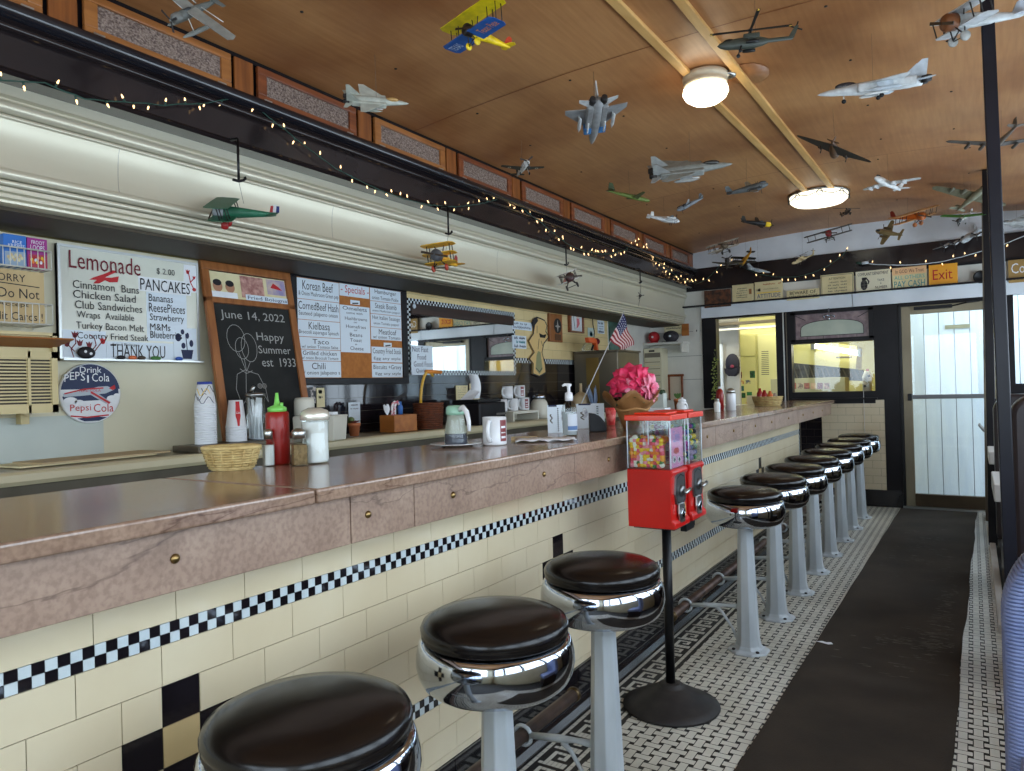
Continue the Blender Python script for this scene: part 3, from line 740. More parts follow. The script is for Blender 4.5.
def skip(r, xa, xb, z0, z1, bb):
    """the black diamonds set into the tile rows under the check band"""
    for c in cl:
        xs = {1: [(c, 'k')], 2: [(c-0.081, 'k'), (c, 't'), (c+0.081, 'k')], 3: [(c, 'k')]}.get(r)
        if not xs: continue
        lo, hi = xs[0][0], xs[-1][0]+0.081
        if xb > lo+0.004 and xa < hi-0.004:
            if xa < lo-0.004: bb.fbox(TW, xa+0.0009, lo-0.0009, z0+0.0009, z1-0.0009, 0, 0.0035, M['tile'])
            if xb > hi+0.004: bb.fbox(TW, hi+0.0009, xb-0.0009, z0+0.0009, z1-0.0009, 0, 0.0035, M['tile'])
            for x, t in xs:
                key = (r, round(x, 3))
                if key not in done:
                    done.add(key)
                    bb.fbox(TW, x+0.0009, x+0.081-0.0009, z0+0.0009, z1-0.0009, 0, 0.0036, M['tile_black'] if t == 'k' else M['tile_tan'])
            return True
    return False
done = set()
YT1 = 7.06
subway(b, TW, YN+0.3, YT1, 1.04-0.0015, 2, 0.1017, PT, M['tile'], O+0.033-0.081)
subway(b, TW, YN+0.3, YT1, 0.793, 5, HR, PT, M['tile'], O, skip=skip)
subway(b, TW, YN+0.3, YT1, 0.3915-0.043, 3, HR, PT, M['tile'], O+0.05, zmin=0.165)
checks(b, TW, YN+0.3, YT1-0.04, 0.7935, 2, 0.0209); checks(b, TW, YN+0.3, YT1-0.04, 0.349, 2, 0.0209)
checks_v(b, TW, YT1-0.04, 0.349, 0.836, 2, 0.0195)
b.build('tile_facing', ctr)
b = MB()
y = YN+0.3
while y < YT1:
    b.box(0.0, 0.012, y+0.001, min(y+0.162, YT1)-0.001, 0.03, 0.164, M['tile_black']); y += 0.162
b.sweep([(-0.02,0),(0.046,0),(0.046,0.012),(0.03,0.03),(0.014,0.036),(-0.02,0.036)], YN+0.3, YT1, M['black_stone'])
b.build('tile_base', ctr)
b = MB(); b.box(-0.06, 0.012, 7.06, 7.075, 0.0, 1.05, M['tile_black']); b.box(-0.33, -0.06, YN+0.35, 7.05, 0.55, 1.0, M['dull_steel']); b.build('carcass', ctr)

# brown mat down the aisle
b = MB(); pts = []
mx0, mx1, my0, my1 = 0.655, 1.245, 1.0, YE-0.08
n = 60
L = [(mx0+0.085*(k/n)+0.0015*math.sin(k*0.9), my0+(my1-my0)*k/n) for k in range(n+1)]
R = [(mx1+0.125*(k/n)**1.1+0.005*math.sin(k*0.43)+0.002*math.sin(k*1.31), my0+(my1-my0)*k/n) for k in range(n+1)]
FF = Fr((0,0,0),(1,0,0),(0,1,0))
for k in range(n):
    b.add([(L[k][0],L[k][1],0.007),(R[k][0],R[k][1],0.007),(R[k+1][0],R[k+1][1],0.007),(L[k+1][0],L[k+1][1],0.007)], [(0,1,2,3)], M['rubber_mat'])
    b.add([(L[k][0],L[k][1],0.0013),(L[k][0],L[k][1],0.007),(L[k+1][0],L[k+1][1],0.007),(L[k+1][0],L[k+1][1],0.0013)], [(0,1,2,3)], M['rubber_mat'])
    b.add([(R[k][0],R[k][1],0.007),(R[k][0],R[k][1],0.0013),(R[k+1][0],R[k+1][1],0.0013),(R[k+1][0],R[k+1][1],0.007)], [(0,1,2,3)], M['rubber_mat'])
rng = random.Random(3)
def scuff(cx, cy, rx, ry, count):
    for i in range(count):
        x = rng.gauss(cx, rx); y = rng.gauss(cy, ry); w = rng.uniform(0.006,0.03); h = rng.uniform(0.001,0.004)
        if mx0+0.1 < x-w and x+w < mx1+0.02: b.add([(x-w,y-h,0.0073),(x+w*0.6,y-h*1.4,0.0073),(x+w,y+h,0.0073),(x-w*0.7,y+h*1.5,0.0073)], [(0,1,2,3)], M['mat_wear'])
scuff(1.18, 4.05, 0.06, 0.12, 90); scuff(1.1, 3.95, 0.12, 0.04, 50); scuff(1.0, 6.3, 0.14, 0.5, 90); scuff(1.22, 4.6, 0.03, 0.5, 90); scuff(1.05, 3.6, 0.1, 0.12, 25)
am = tag(b.build('aisle_mat'), 'long dark brown rubber mat down the tiled aisle to the end door', 'mat')
p = P(826, 643, 'z', 0.0075)
b = MB(); b.poly(Fr(p,(1,0,0),(0,1,0)), [(-0.045,0.0),(-0.02,0.018),(0.0,0.008),(0.02,0.02),(0.032,-0.004),(0.012,-0.018),(-0.01,-0.010)], M['paper'], 0.0012)
tag(b.build('paper_scrap', solid=0.0006), 'torn white paper scrap lying on the brown aisle mat', 'paper')

# ------------------------------------------------------------------ stools
def make_stool():
    t = thing('counter_stool', '', 'stool', (0,0,0), 0, 'chrome stools along the counter')
    b = MB(); R = 0.184; Q = R-0.010
    b.lathe([(0.0,0.0),(Q-0.03,0.0),(Q-0.010,0.002),(Q-0.004,0.008),(Q-0.007,0.013),(Q-0.003,0.018),(Q-0.002,0.028),(Q-0.008,0.040),(Q-0.026,0.050),(Q-0.07,0.057),(0.0,0.060)], M['vinyl_black'], (0,0,0.7195), 48)
    b.build('seat_cushion', t, local=True)
    b = MB(); b.lathe([(0.05,0.002),(R-0.08,0.0),(R-0.050,0.002),(R-0.028,0.010),(R-0.014,0.022),(R-0.005,0.040),(R,0.062),(R-0.001,0.084),(R-0.005,0.102),(R-0.009,0.112),(R-0.014,0.1165),(R-0.03,0.117)], M['chrome'], (0,0,0.602), 56)
    b.build('chrome_rim', t, local=True)
    b = MB(); b.lathe([(0.034,0.0),(0.040,0.012),(0.052,0.02)], M['iron'], (0,0,0.585), 16); b.build('swivel_hub', t, local=True)
    b = MB()
    b.lathe([(0.098,0.0),(0.098,0.006),(0.092,0.012),(0.072,0.018),(0.060,0.032),(0.055,0.06),(0.052,0.10),(0.036,0.580),(0.036,0.600)], M['porcelain'], (0,0,0.001), 8, a0=math.pi/8, smooth=False)
    b.build('pedestal', t, local=True, bevel=0.006)
    for k in range(4):
        a = math.pi/4+k*math.pi/2
        q = MB(); q.lathe([(0.009,0),(0.008,0.006),(0.0,0.009)], M['iron'], (0.078*math.cos(a), 0.078*math.sin(a), 0.015), 8); q.build('floor_bolt', t, local=True)
    return t
def footrest(t, x, y):
    """cast arm from the pedestal to the foot rail"""
    b = MB(); z = 0.175; xr = 0.125
    b.tube([(x-0.045,y,0.205),(x-0.10,y,0.203),(x-0.16,y,0.195),(xr+0.028,y,z+0.006)], [0.012,0.008,0.012,0.010], M['porcelain'], 8)
    b.tube([(x-0.052,y,0.05),(x-0.075,y,0.10),(x-0.12,y,0.165),(x-0.15,y,0.188)], [0.008,0.006,0.007,0.010], M['porcelain'], 8)
    b.tube([(xr+0.0305*math.cos(a), y, z+0.0305*math.sin(a)) for a in [2*math.pi*k/14 for k in range(14)]], 0.007, M['porcelain'], 6, closed=True)
    b.build('footrest_bracket', t)
sl = ['black-topped chrome stool nearest the camera, cut off by the bottom edge', 'second chrome stool from the camera, before the black and white tile wall',
      'third chrome stool, just in front of the red candy machine', 'first chrome stool beyond the red candy machine', 'second chrome stool beyond the red candy machine',
      'third chrome stool beyond the red candy machine', 'fourth chrome stool beyond the red candy machine', 'fifth chrome stool beyond the red candy machine',
      'sixth chrome stool beyond the candy machine, third from the far end', 'chrome stool second from the far end, beside the last one', 'last chrome stool at the far end, by the cream tile dado']
sp = [(0.414,0.83),(0.414,1.385),(0.418,1.95),(0.430,3.5),(0.436,4.06),(0.442,4.6),(0.444,5.14),(0.448,5.7),(0.452,6.25),(0.455,6.79),(0.462,7.35)]
st0 = make_stool()
for k, (x, y) in enumerate(sp):
    if k == 0:
        t = st0; t.location = (x, y, 0); WM[t] = Matrix.Translation((x,y,0)); t['label'] = sl[0]
        first = t
    else: t = dup(first, (x, y, 0), 0.0, sl[k])
    stools = globals().setdefault('stools', []); stools.append(t)
for t, (x, y) in zip(stools, sp): footrest(t, x, y)
for t in stools[:3]:
    for c in t.children:
        if c.name.split('.')[0] in ('seat_cushion', 'chrome_rim', 'swivel_hub'): c.location.z -= 0.010
# foot rails along the counter base
for nm, y0, y1, lab in (('foot_rail', -1.0, 2.30, 'worn brown pipe foot rail under the three near stools'), ('foot_rail', 3.30, 7.6, 'worn brown pipe foot rail under the far row of stools')):
    t = thing(nm, lab, 'foot rail', (0.125, y0, 0.175), 0, 'foot rails')
    b = MB(); b.tube([(0.125,y0,0.175),(0.125,y1,0.175)], 0.022, M['rail_brown'], 14); b.build('pipe', t)
    for ye, d in ((y0,-1),(y1,1)):
        b = MB(); b.lathe([(0.025,-0.012),(0.027,-0.006),(0.027,0.004),(0.016,0.008),(0.0,0.010)], M['bronze'], (0.125,ye,0.175), 14, (0,d,0)); b.build('end_cap', t)

# ------------------------------------------------------------------ candy machine on its stand
cm = thing('candy_machine', 'twin red candy vending machine with glass globes on a black pedestal', 'vending machine', (0.32, 2.75, 0))
b = MB(); b.lathe([(0.186,0.0),(0.190,0.006),(0.188,0.012),(0.16,0.026),(0.09,0.062),(0.062,0.078),(0.046,0.082),(0.044,0.092),(0.03,0.096),(0.0,0.096)], M['iron'], (0.32,2.75,0.0015), 40); b.build('base', cm)
b = MB(); b.tube([(0.32,2.75,0.09),(0.32,2.75,0.735)], 0.0185, M['black_metal'], 16); b.build('pole', cm)
b = MB(); b.box(0.245, 0.41, 2.60, 2.90, 0.732, 0.742, M['black_metal']); b.box(0.36, 0.385, 2.80, 2.90, 0.69, 0.742, M['black_metal']); b.build('mounting_plate', cm, bevel=0.002)
candy_cols = [S(246,206,40), S(240,130,40), S(236,92,120), S(222,60,90), S(240,238,226), S(60,120,60), S(250,170,60), S(244,150,170)]
CM = [mat('candy_%s' % n, c, 0.3) for n, c in zip(('yellow','orange','pink','rose','white','green','amber','pale_pink'), candy_cols)]
toy_cols = [S(40,80,150), S(160,60,140), S(240,210,60), S(170,150,200), S(60,140,80), S(30,30,40), S(210,200,220)]
TM = [mat('toy_%s' % n, c, 0.3) for n, c in zip(('blue','magenta','yellow','lilac','green','black','pale'), toy_cols)]
XF = 0.425; XK = 0.238
def vend(y0, y1, first):
    h = MB(); zb, zs = 0.742, 0.962
    # body with a coved front
    VF = Fr((0, y0, 0), (1,0,0), (0,0,1))
    prof = [(XK,zb),(XF,zb),(XF,zb+0.02),(XF-0.012,zb+0.03),(XF-0.012,zs-0.03),(XF-0.004,zs-0.016),(XF-0.004,zs-0.006),(XF-0.014,zs),(XK,zs)]
    h.prism(VF, [(a, z) for a, z in prof], -(y1-y0), 0.0, M['red_paint']); hd = h.build('head_body', cm, bevel=0.004)
    ym = (y0+y1)/2; FV = Fr((XF-0.012, ym, 0.868), (0,1,0), (0,0,1.0))
    q = MB(); oct_ = [(-0.056,0.0),(-0.044,0.072),(0.0,0.086),(0.048,0.072),(0.058,0.012),(0.052,-0.034),(0.012,-0.052),(-0.046,-0.036)]
    q.prism(FV, oct_, 0.0, 0.007, M['gunmetal']); q.line(FV, [(a*0.82,b_*0.82) for a,b_ in oct_], 0.002, M['black_metal'], 0.0075, True)
    q.lathe([(0.024,0.0),(0.022,0.008),(0.012,0.012)], M['gunmetal'], FV.p(0.006,0.008,0.006), 18, (1,0,0)); q.build('coin_plate', hd)
    q = MB(); q.tube([FV.p(0.006,0.008,0.015), FV.p(0.006,0.008,0.03)], 0.008, M['brushed'], 10); q.tube([FV.p(-0.02,0.004,0.032), FV.p(0.034,0.012,0.032)], [0.007,0.008], M['brushed'], 8); q.build('turn_handle', hd)
    q = MB(); q.prism(FV, [(-0.030,-0.036),(0.024,-0.038),(0.036,-0.066),(0.028,-0.112),(-0.02,-0.114),(-0.034,-0.075)], 0.004, 0.012, M['brushed']); q.lathe([(0.02,0),(0.018,0.005),(0,0.006)], M['chrome'], FV.p(0.0,-0.078,0.012), 14, (1,0,0), sx=1.0, sy=1.1); q.build('chute_door', hd, bevel=0.002)
    if first:
        q = MB(); q.prism(FV, [(0.028,-0.042),(0.038,-0.040),(0.046,-0.06),(0.046,-0.092),(0.036,-0.092)], 0.004, 0.009, mat('tan_sticker', S(226,170,100), 0.5)); q.build('sticker', hd)
    # glass box
    gz0, gz1 = zs+0.004, 1.146; g = 0.006; xa, xb = XK+0.004, XF-0.012
    q = MB()
    q.box(xa, xb, y0+0.004, y0+0.007, gz0, gz1, M['jar_glass']); q.box(xa, xb, y1-0.007, y1-0.004, gz0, gz1, M['jar_glass'])
    q.box(xa, xa+0.003, y0+0.007, y1-0.007, gz0, gz1, M['jar_glass']); q.box(xb-0.003, xb, y0+0.007, y1-0.007, gz0, gz1, M['jar_glass'])
    q.build('glass_box', hd)
    for x in (xa, xb):
        for y in (y0+0.004, y1-0.004):
            q = MB(); q.tube([(x,y,gz0),(x,y,gz1)], 0.0022, M['paper_b'], 6); q.build('corner_strip', hd)
    q = MB(); q.tube([(xa+0.085,y0+0.005,gz0+0.09),(xa+0.085,y0+0.005,gz1)], 0.0022, M['paper_b'], 6)
    q.build('corner_strip', hd)
    q = MB(); q.box(xa-0.008, xb+0.010, y0-0.004, y1+0.002, gz1, gz1+0.022, M['red_lid']); q.box(xa+0.02, xb-0.02, y0+0.025, y1-0.028, gz1+0.022, gz1+0.03, M['red_lid']); q.build('lid', hd, bevel=0.008, seg=3)
    rg = random.Random(5 if first else 9)
    if first:
        q = MB(); q.box(xa+0.014, xb-0.075, y0+0.03, y1-0.02, gz0, gz0+0.088, CM[1])
        r = 0.0122
        for i in range(10):
            for j in range(12):
                for side in range(2):
                    x = xa+0.0135+i*0.0132+rg.uniform(-.003,.003); z = gz0+0.010+j*0.0118+rg.uniform(-.003,.003)
                    if z > gz0+0.112+0.006*math.sin(i*1.3): continue
                    y = y0+0.0165 if side == 0 else y0+0.028+rg.uniform(0,0.02)
                    if side == 1 and z < gz0+0.093: continue
                    q.ball((x,y,z), (r*rg.uniform(.8,1.1), r*0.9, r*rg.uniform(.7,1)), CM[rg.choice((0,0,1,1,2,2,3,4,4,5,6,7))], 7, 5)
        for i in range(10):
            for j in range(9):
                q.ball((xa+0.012+i*0.0128+rg.uniform(-.003,.003), y0+0.05+j*0.0115, gz0+0.102+rg.uniform(-.005,.006)), r, CM[rg.randrange(8)], 7, 5)
        c = q.build('candy', hd); c['kind'] = 'stuff'
        # pink header card behind the front glass
        CF = Fr((xb-0.008, y0, gz0), (0,1,0), (0,0,1)); w = y1-y0; pk = mat('pink_card', S(238,150,200), 0.5, col2=S(246,176,214), scale=30)
        q = MB(); q.fbox(CF, 0.014, w-0.012, 0.0, 0.15, 0, 0.002, pk)
        q.text(CF, 'Candy', 0.05, 0.08, 0.075, 0.06, mat('card_blue', S(110,150,214), 0.5), 0.0026)
        q.disc(CF, 0.085, 0.062, 0.03, 0.012, M['ink_red'], 0.0026); q.disc(CF, 0.06, 0.03, 0.02, 0.014, M['paper'], 0.0026); q.disc(CF, 0.115, 0.026, 0.018, 0.013, M['paper'], 0.0026); q.disc(CF, 0.115, 0.026, 0.008, 0.008, M['ink'], 0.003); q.disc(CF, 0.062, 0.03, 0.008, 0.008, M['ink'], 0.003)
        q.line(CF, [(0.03,0.01),(0.03,0.145)], 0.002, M['paper'], 0.0025)
        q.build('header_card', hd)
    else:
        q = MB()
        for i in range(2):
            for j in range(7):
                for k in range(7):
                    if rg.random() < 0.12: continue
                    q.ball((xb-0.016-i*0.02-rg.uniform(0,.01), y0+0.02+k*0.0215, gz0+0.014+j*0.0215), 0.0112*rg.uniform(.8,1.05), TM[rg.randrange(7)], 7, 5)
        for i in range(6):
            for j in range(7): q.ball((xa+0.014+i*0.021, y0+0.018+rg.uniform(0,.006), gz0+0.014+j*0.0215), 0.011, TM[rg.randrange(7)], 7, 5)
        c = q.build('capsule_toy', hd); c['kind'] = 'stuff'
vend(2.565, 2.735, True); vend(2.768, 2.936, False)

# ------------------------------------------------------------------ booth side: posts, booths
pw = 0.022
def post(x0, x1, y, z0, w, m, lab):
    b = MB(); d = 0.03; ZP = ceil_z(x1)-0.002
    b.add([(x0-w,y-d,z0),(x0+w,y-d,z0),(x0+w,y+d,z0),(x0-w,y+d,z0),(x1-w,y-d,ZP),(x1+w,y-d,ZP),(x1+w,y+d,ZP),(x1-w,y+d,ZP)],
          [(0,3,2,1),(4,5,6,7),(0,1,5,4),(1,2,6,5),(2,3,7,6),(3,0,4,7)], m)
    return tag(b.build('partition_post', bevel=0.004), lab, 'post', 'booth posts')
steelblue = mat('dark_post', S(24,24,31), 0.3, col2=S(32,31,39), scale=5, spec=0.3)
p0 = P(1012, 600, 'y', 3.3); p1 = P(987.5, 20, 'y', 3.3)
post(p0.x+(p1.x-p0.x)*((0.05-p0.z)/(p1.z-p0.z)), p0.x+(p1.x-p0.x)*((ZC-p0.z)/(p1.z-p0.z)), 3.3, 0.05, 0.022, steelblue, 'tall dark post nearest the camera on the booth side')
p0 = P(993, 540, 'y', 6.45); p1 = P(987, 190, 'y', 6.45)
post(p0.x, p1.x, 6.45, 0.02, 0.028, M['black_paint'], 'dark post just behind the nearest booth post')
p0 = P(988.5, 520, 'y', 7.5); p1 = P(984.5, 200, 'y', 7.5)
post(p0.x, p1.x, 7.5, 0.02, 0.022, mat('worn_cream_post', S(120,108,88), 0.5, col2=S(50,44,40), scale=6, stretch=(1,1,0.5)), 'worn brown and cream post farthest along the booth side')
dark = mat('dark_booth_wood', S(30,24,26), 0.3, col2=S(44,34,34), scale=3)
brown_v = mat('dark_brown_vinyl', S(38,28,28), 0.35, col2=S(50,38,36), scale=3)
blue_v = mat('ribbed_blue_vinyl', S(122,136,180), 0.5, col2=S(138,150,190), scale=6)
def booth(y, x0, m, lab, zt=1.215, ribs=False, rad=0.10, thick=0.13, dirn=1):
    t = thing('booth_bench', lab, 'booth bench', (1.9, y, 0), 0, 'booth benches')
    prof = [(x0,0.32)]
    n = 10
    prof += [(x0+rad-rad*math.cos(math.pi/2*k/n), zt-rad+rad*math.sin(math.pi/2*k/n)) for k in range(n+1)]
    prof += [(XR-0.02, zt), (XR-0.02, 0.32)]
    FB = Fr((0, y, 0), (1,0,0), (0,0,1))
    b = MB(); b.prism(FB, prof, -thick, 0, m, False); bk = b.build('backrest', t, bevel=0.02, seg=3)
    if ribs:
        b = MB(); z = 0.34
        while z < zt-0.015:
            xx = x0 if z < zt-rad else x0+rad-math.sqrt(max(rad*rad-(z-zt+rad)**2, 0))
            b.tube([(xx+0.006, y+thick-0.01, z), (xx-0.0015, y+thick/2, z), (xx+0.004, y+0.004, z), (xx+0.02, y-0.003, z), (XR-0.03, y-0.003, z)], 0.0042, m, 6); z += 0.0084
        b.build('rib', bk)
    b = MB(); b.box(x0+0.02, XR-0.02, y+(thick if dirn > 0 else -0.42), y+(thick+0.42 if dirn > 0 else 0), 0.36, 0.46, m); b.build('seat', t, bevel=0.02, seg=3)
    b = MB(); b.box(x0+0.03, XR-0.02, y+(0.02 if dirn > 0 else -0.38), y+(thick+0.38 if dirn > 0 else thick-0.02), 0.0, 0.36, dark); b.build('plinth', t)
    return t
booth(1.92, 1.409, blue_v, 'ribbed light blue vinyl booth bench at the lower right edge', 0.945, True, 0.20, 0.14, -1)
booth(3.42, 1.484, brown_v, 'dark brown rounded booth back just behind the tall post', 1.20, False, 0.08)
booth(5.08, 1.462, dark, 'dark booth bench behind the second booth post', 1.17)
booth(6.78, 1.468, dark, 'dark booth bench nearest the end door', 1.12)
tabm = mat('table_laminate', S(196,192,186), 0.3)
for k, (y, x0, lab) in enumerate(((4.45, 1.437, 'pale laminate table edge between the first dark booths'), (6.2, 1.445, 'pale laminate table edge nearest the end door'))):
    t = thing('booth_table', lab, 'table', (1.85, y, 0), 0, 'booth tables')
    b = MB(); b.box(x0, XR-0.05, y-0.28, y+0.28, 0.672, 0.758, tabm); b.build('tabletop', t, bevel=0.006)
    b = MB(); b.lathe([(0.2,0),(0.2,0.015),(0.04,0.04),(0.04,0.671)], M['iron'], (1.9,y,0.0015), 16); b.build('pedestal', t)
b = MB(); b.box(1.440, 1.478, 4.3, 6.4, 0.0, 0.045, mat('pale_marble_curb', S(196,190,184), 0.4, col2=S(176,168,160), scale=4)); tag(b.build('marble_curb', bevel=0.004), 'low pale marble curb beside the booths on the right of the aisle', 'curb')
# coat hooks and rail ends on the booth posts
t = thing('coat_hook', 'steel coat hooks sticking out beside the end door', 'hook', (1.5, 7.3, 1.0))
hx = P(984, 430, 'y', 7.75)
b = MB(); b.tube([hx+Vector((0.06,0,-0.02)), hx+Vector((0.0,0,0.0)), hx+Vector((-0.035,0,0.045)), hx+Vector((-0.03,0,0.06))], [0.02,0.018,0.012,0.008], M['brushed'], 8); b.build('hook_arm', t)
b = MB(); b.box(hx.x+0.04, hx.x+0.08, 7.70, 7.80, 0.001, hx.z+0.25, M['black_paint']); b.build('hook_board', t)
# ------------------------------------------------------------------ things on the back wall
class Bd:
    """a board on a frame with fractional coordinates: s from the left, t from the top"""
    def __init__(s, fr, a0, a1, b0, b1): s.fr, s.a0, s.a1, s.b0, s.b1 = fr, a0, a1, b0, b1; s.w = a1-a0; s.h = b1-b0
    def xy(s, q, t): return (s.a0+q*s.w, s.b1-t*s.h)
    def text(s, mb, txt, q0, q1, t0, t1, m, c): a, z = s.xy(q0, t1); mb.text(s.fr, txt, a, z, (q1-q0)*s.w, (t1-t0)*s.h, m, c)
    def rect(s, mb, q0, q1, t0, t1, c0, c1, m): a, z = s.xy(q0, t1); mb.fbox(s.fr, a, a+(q1-q0)*s.w, z, z+(t1-t0)*s.h, c0, c1, m)
    def line(s, mb, pts, r, m, c, closed=False): mb.line(s.fr, [s.xy(*p) for p in pts], r, m, c, closed)
    def poly(s, mb, pts, m, c): mb.poly(s.fr, [s.xy(*p) for p in pts], m, c)
    def disc(s, mb, q, t, rq, rt, m, c): a, z = s.xy(q, t); mb.disc(s.fr, a, z, rq*s.w, rt*s.h, m, c)

# whiteboard menu
t = thing('whiteboard_menu', 'white marker board listing Lemonade and Pancakes in an aluminium frame', 'menu board', BW.p(1.84, 1.70, 0.02))
bd = Bd(BW, 1.516, 2.160, 1.450, 1.937); c0 = 0.03
b = MB(); bd.rect(b, 0, 1, 0, 1, 0.008, c0-0.002, M['board_white']); b.build('board', t)
b = MB()
for q in ((0,1,0,0.022),(0,1,0.975,1.0),(0,0.016,0.022,0.975),(0.986,1,0.022,0.975)): bd.rect(b, *q, 0.008, c0+0.004, M['alu'])
bd.rect(b, 0, 1, 0.985, 1.0, 0.008, c0+0.035, M['alu']); b.build('board_frame', t)
b = MB(); cc = c0+0.0026
for k_, q_ in enumerate(((0.535,0.94,0.20,0.335),(0.59,0.90,0.337,0.80),(0.30,0.788,0.82,0.985),(0.02,0.298,0.735,0.985),(0.79,0.975,0.66,0.985),(0.885,0.985,0.03,0.30))):
    bd.rect(b, *q_, c0-0.002, c0+0.0003*(k_+1), M['paper'] if k_ in (0,5) else M['paper_b'])
b.build('paper_strip', t)
b = MB(); cc = c0+0.0026; k_, r_ = M['ink'], M['ink_maroon']
for s_ in (('Lemonade',.07,.55,.045,.20,r_), ('$ 2.00',.67,.81,.10,.165,k_), ('PANCAKES',.545,.93,.215,.325,k_), ('Cinnamon  Buns',.09,.535,.30,.37,k_), ('Chicken Salad',.09,.51,.385,.455,k_),
           ('Club Sandwiches',.10,.555,.475,.545,k_), ('Wraps  Available',.11,.495,.565,.645,k_), ('Turkey Bacon Melt',.105,.565,.66,.74,k_), ('Country Fried Steak',.11,.595,.75,.825,k_), ('Fried Bologna',.34,.53,.835,.865,k_),
           ('THANK YOU',.325,.72,.845,.965,k_), ('Bananas',.605,.79,.355,.425,k_), ('ReesePieces',.605,.885,.44,.525,k_), ('Strawberry',.61,.875,.54,.625,k_), ('M&Ms',.61,.765,.635,.70,k_), ('Blueberries',.61,.855,.705,.775,k_)):
    bd.text(b, *s_, cc)
b.build('lettering', t)
rr = M['ink_red']
b = MB(); bd.poly(b, [(0.195,0.285),(0.225,0.26),(0.30,0.215),(0.355,0.175),(0.385,0.185),(0.33,0.225),(0.30,0.25),(0.345,0.245),(0.395,0.225),(0.385,0.28),(0.33,0.29),(0.30,0.275),(0.26,0.31),(0.22,0.315),(0.245,0.28)], rr, cc); b.build('aeroplane_drawing', t)
b = MB()
for pts in ([(0.085,0.97),(0.07,0.90),(0.10,0.85),(0.095,0.78)],[(0.09,0.92),(0.055,0.87),(0.045,0.84)],[(0.19,0.93),(0.23,0.86),(0.22,0.80),(0.19,0.77)],[(0.2,0.95),(0.25,0.86),(0.275,0.82)]):
    bd.line(b, pts, 0.0022, r_, cc)
def tulip(b, q, tt, k, m_): bd.poly(b, [(q-.022*k,tt-.028*k),(q-.006*k,tt-.012*k),(q,tt-.034*k),(q+.006*k,tt-.012*k),(q+.022*k,tt-.028*k),(q+.012*k,tt+.022*k),(q,tt+.03*k),(q-.012*k,tt+.022*k)], m_, cc)
for q, tt, m_ in ((0.095,0.775,r_),(0.125,0.845,r_),(0.045,0.855,r_),(0.185,0.86,r_),(0.275,0.82,rr)): tulip(b, q, tt, 1.0, m_)
b.build('flower_sticker', t)
b = MB(); bd.line(b, [(0.92,0.10),(0.935,0.2),(0.96,0.26)], 0.0025, rr, cc); bd.line(b, [(0.935,0.2),(0.965,0.16)], 0.0025, rr, cc); tulip(b, .915, .10, .8, rr); tulip(b, .966, .15, .6, rr); bd.disc(b, .965, .27, .016, .018, rr, cc); b.build('flower_sticker', t)
b = MB(); bd.poly(b, [(0.845,0.875),(0.945,0.875),(0.93,0.965),(0.86,0.965)], M['ink_blue'], cc)
bd.line(b, [(0.895,0.875),(0.885,0.72)], 0.0022, M['ink_blue'], cc)
for q, tt, rx, ry in ((0.825,0.755,.024,.04),(0.86,0.70,.015,.026),(0.90,0.735,.013,.03),(0.865,0.835,.017,.03),(0.93,0.81,.016,.035)): bd.disc(b, q, tt, rx, ry, M['ink_blue'], cc)
b.build('plant_sticker', t)
mk = [('black marker magnet on the whiteboard tray, left of centre',M['ink'],0.385), ('orange marker magnet on the whiteboard tray', mat('orange_cap', S(216,110,64),0.4), 0.465), ('dark brown marker magnet on the whiteboard tray', mat('brown_cap', S(70,56,44),0.4), 0.53),
      ('green marker magnet on the whiteboard tray', mat('green_cap', S(66,120,56),0.4), 0.635), ('blue marker magnet at the right of the whiteboard tray', mat('blue_cap', S(44,84,168),0.4), 0.815)]
for lab, m_, q in mk:
    a, z = bd.xy(q, 0.983); b = MB(); b.ball(BW.p(a, z+0.008, c0+0.016), (0.012, 0.019 if 'green' not in lab else 0.026, 0.010), m_); tag(b.build('magnet_knob'), lab, 'magnet', 'knobs on the whiteboard tray')
a, z = bd.xy(0.155, 0.96); b = MB(); b.ball(BW.p(a, z+0.014, c0+0.016), (0.013, 0.038, 0.026), M['ink']); b.disc(BW, a-0.01, z+0.018, 0.006, 0.006, M['paper'], c0+0.030); b.disc(BW, a+0.012, z+0.01, 0.006, 0.006, M['paper'], c0+0.030)
tag(b.build('sponge_eraser'), 'round black eraser with white stars at the left of the whiteboard tray', 'eraser')

# round soda sign
t = thing('soda_sign', 'round enamel cola sign below the whiteboard beside the air conditioner', 'sign', BW.p(1.645,1.311,0.02))
cy_, cz_, R = 1.642, 1.311, 0.128; c1 = 0.018
b = MB(); b.lathe([(R,0.0),(R,c1-0.003),(R-0.004,c1),(0,c1)], M['paper'], BW.p(cy_,cz_,0.007), 48, (1,0,0)); b.build('disc', t)
b = MB(); nb = mat('enamel_navy', S(24,38,76), 0.35, spec=0.25); gr = mat('enamel_grey', S(168,176,184), 0.3); c2 = c1+0.0078; SF = Fr(BW.p(cy_,cz_,0), (0,1,0), (0,0,1)); q = R*0.97
up = [(q*math.cos(a), q*math.sin(a)) for a in [math.radians(8+k*(164)/24) for k in range(25)]]; b.poly(SF, up, nb, c2)
b.poly(SF, [(-0.118,-0.012),(0.02,0.03),(0.115,0.028),(0.118,-0.01),(0.05,-0.03),(-0.11,-0.034)], nb, c2+0.0002)
b.poly(SF, [(-0.115,0.0),(-0.03,0.012),(0.03,0.028),(0.07,0.03),(0.098,0.014),(0.06,-0.002),(-0.04,-0.01),(-0.112,-0.014)], gr, c2+0.0005)
b.poly(SF, [(-0.02,0.004),(0.02,0.004),(0.085,-0.042),(0.06,-0.046)], gr, c2+0.0008); b.line(SF, [(0.0,0.004),(0.075,-0.043)], 0.0045, M['ink_red'], c2+0.0011)
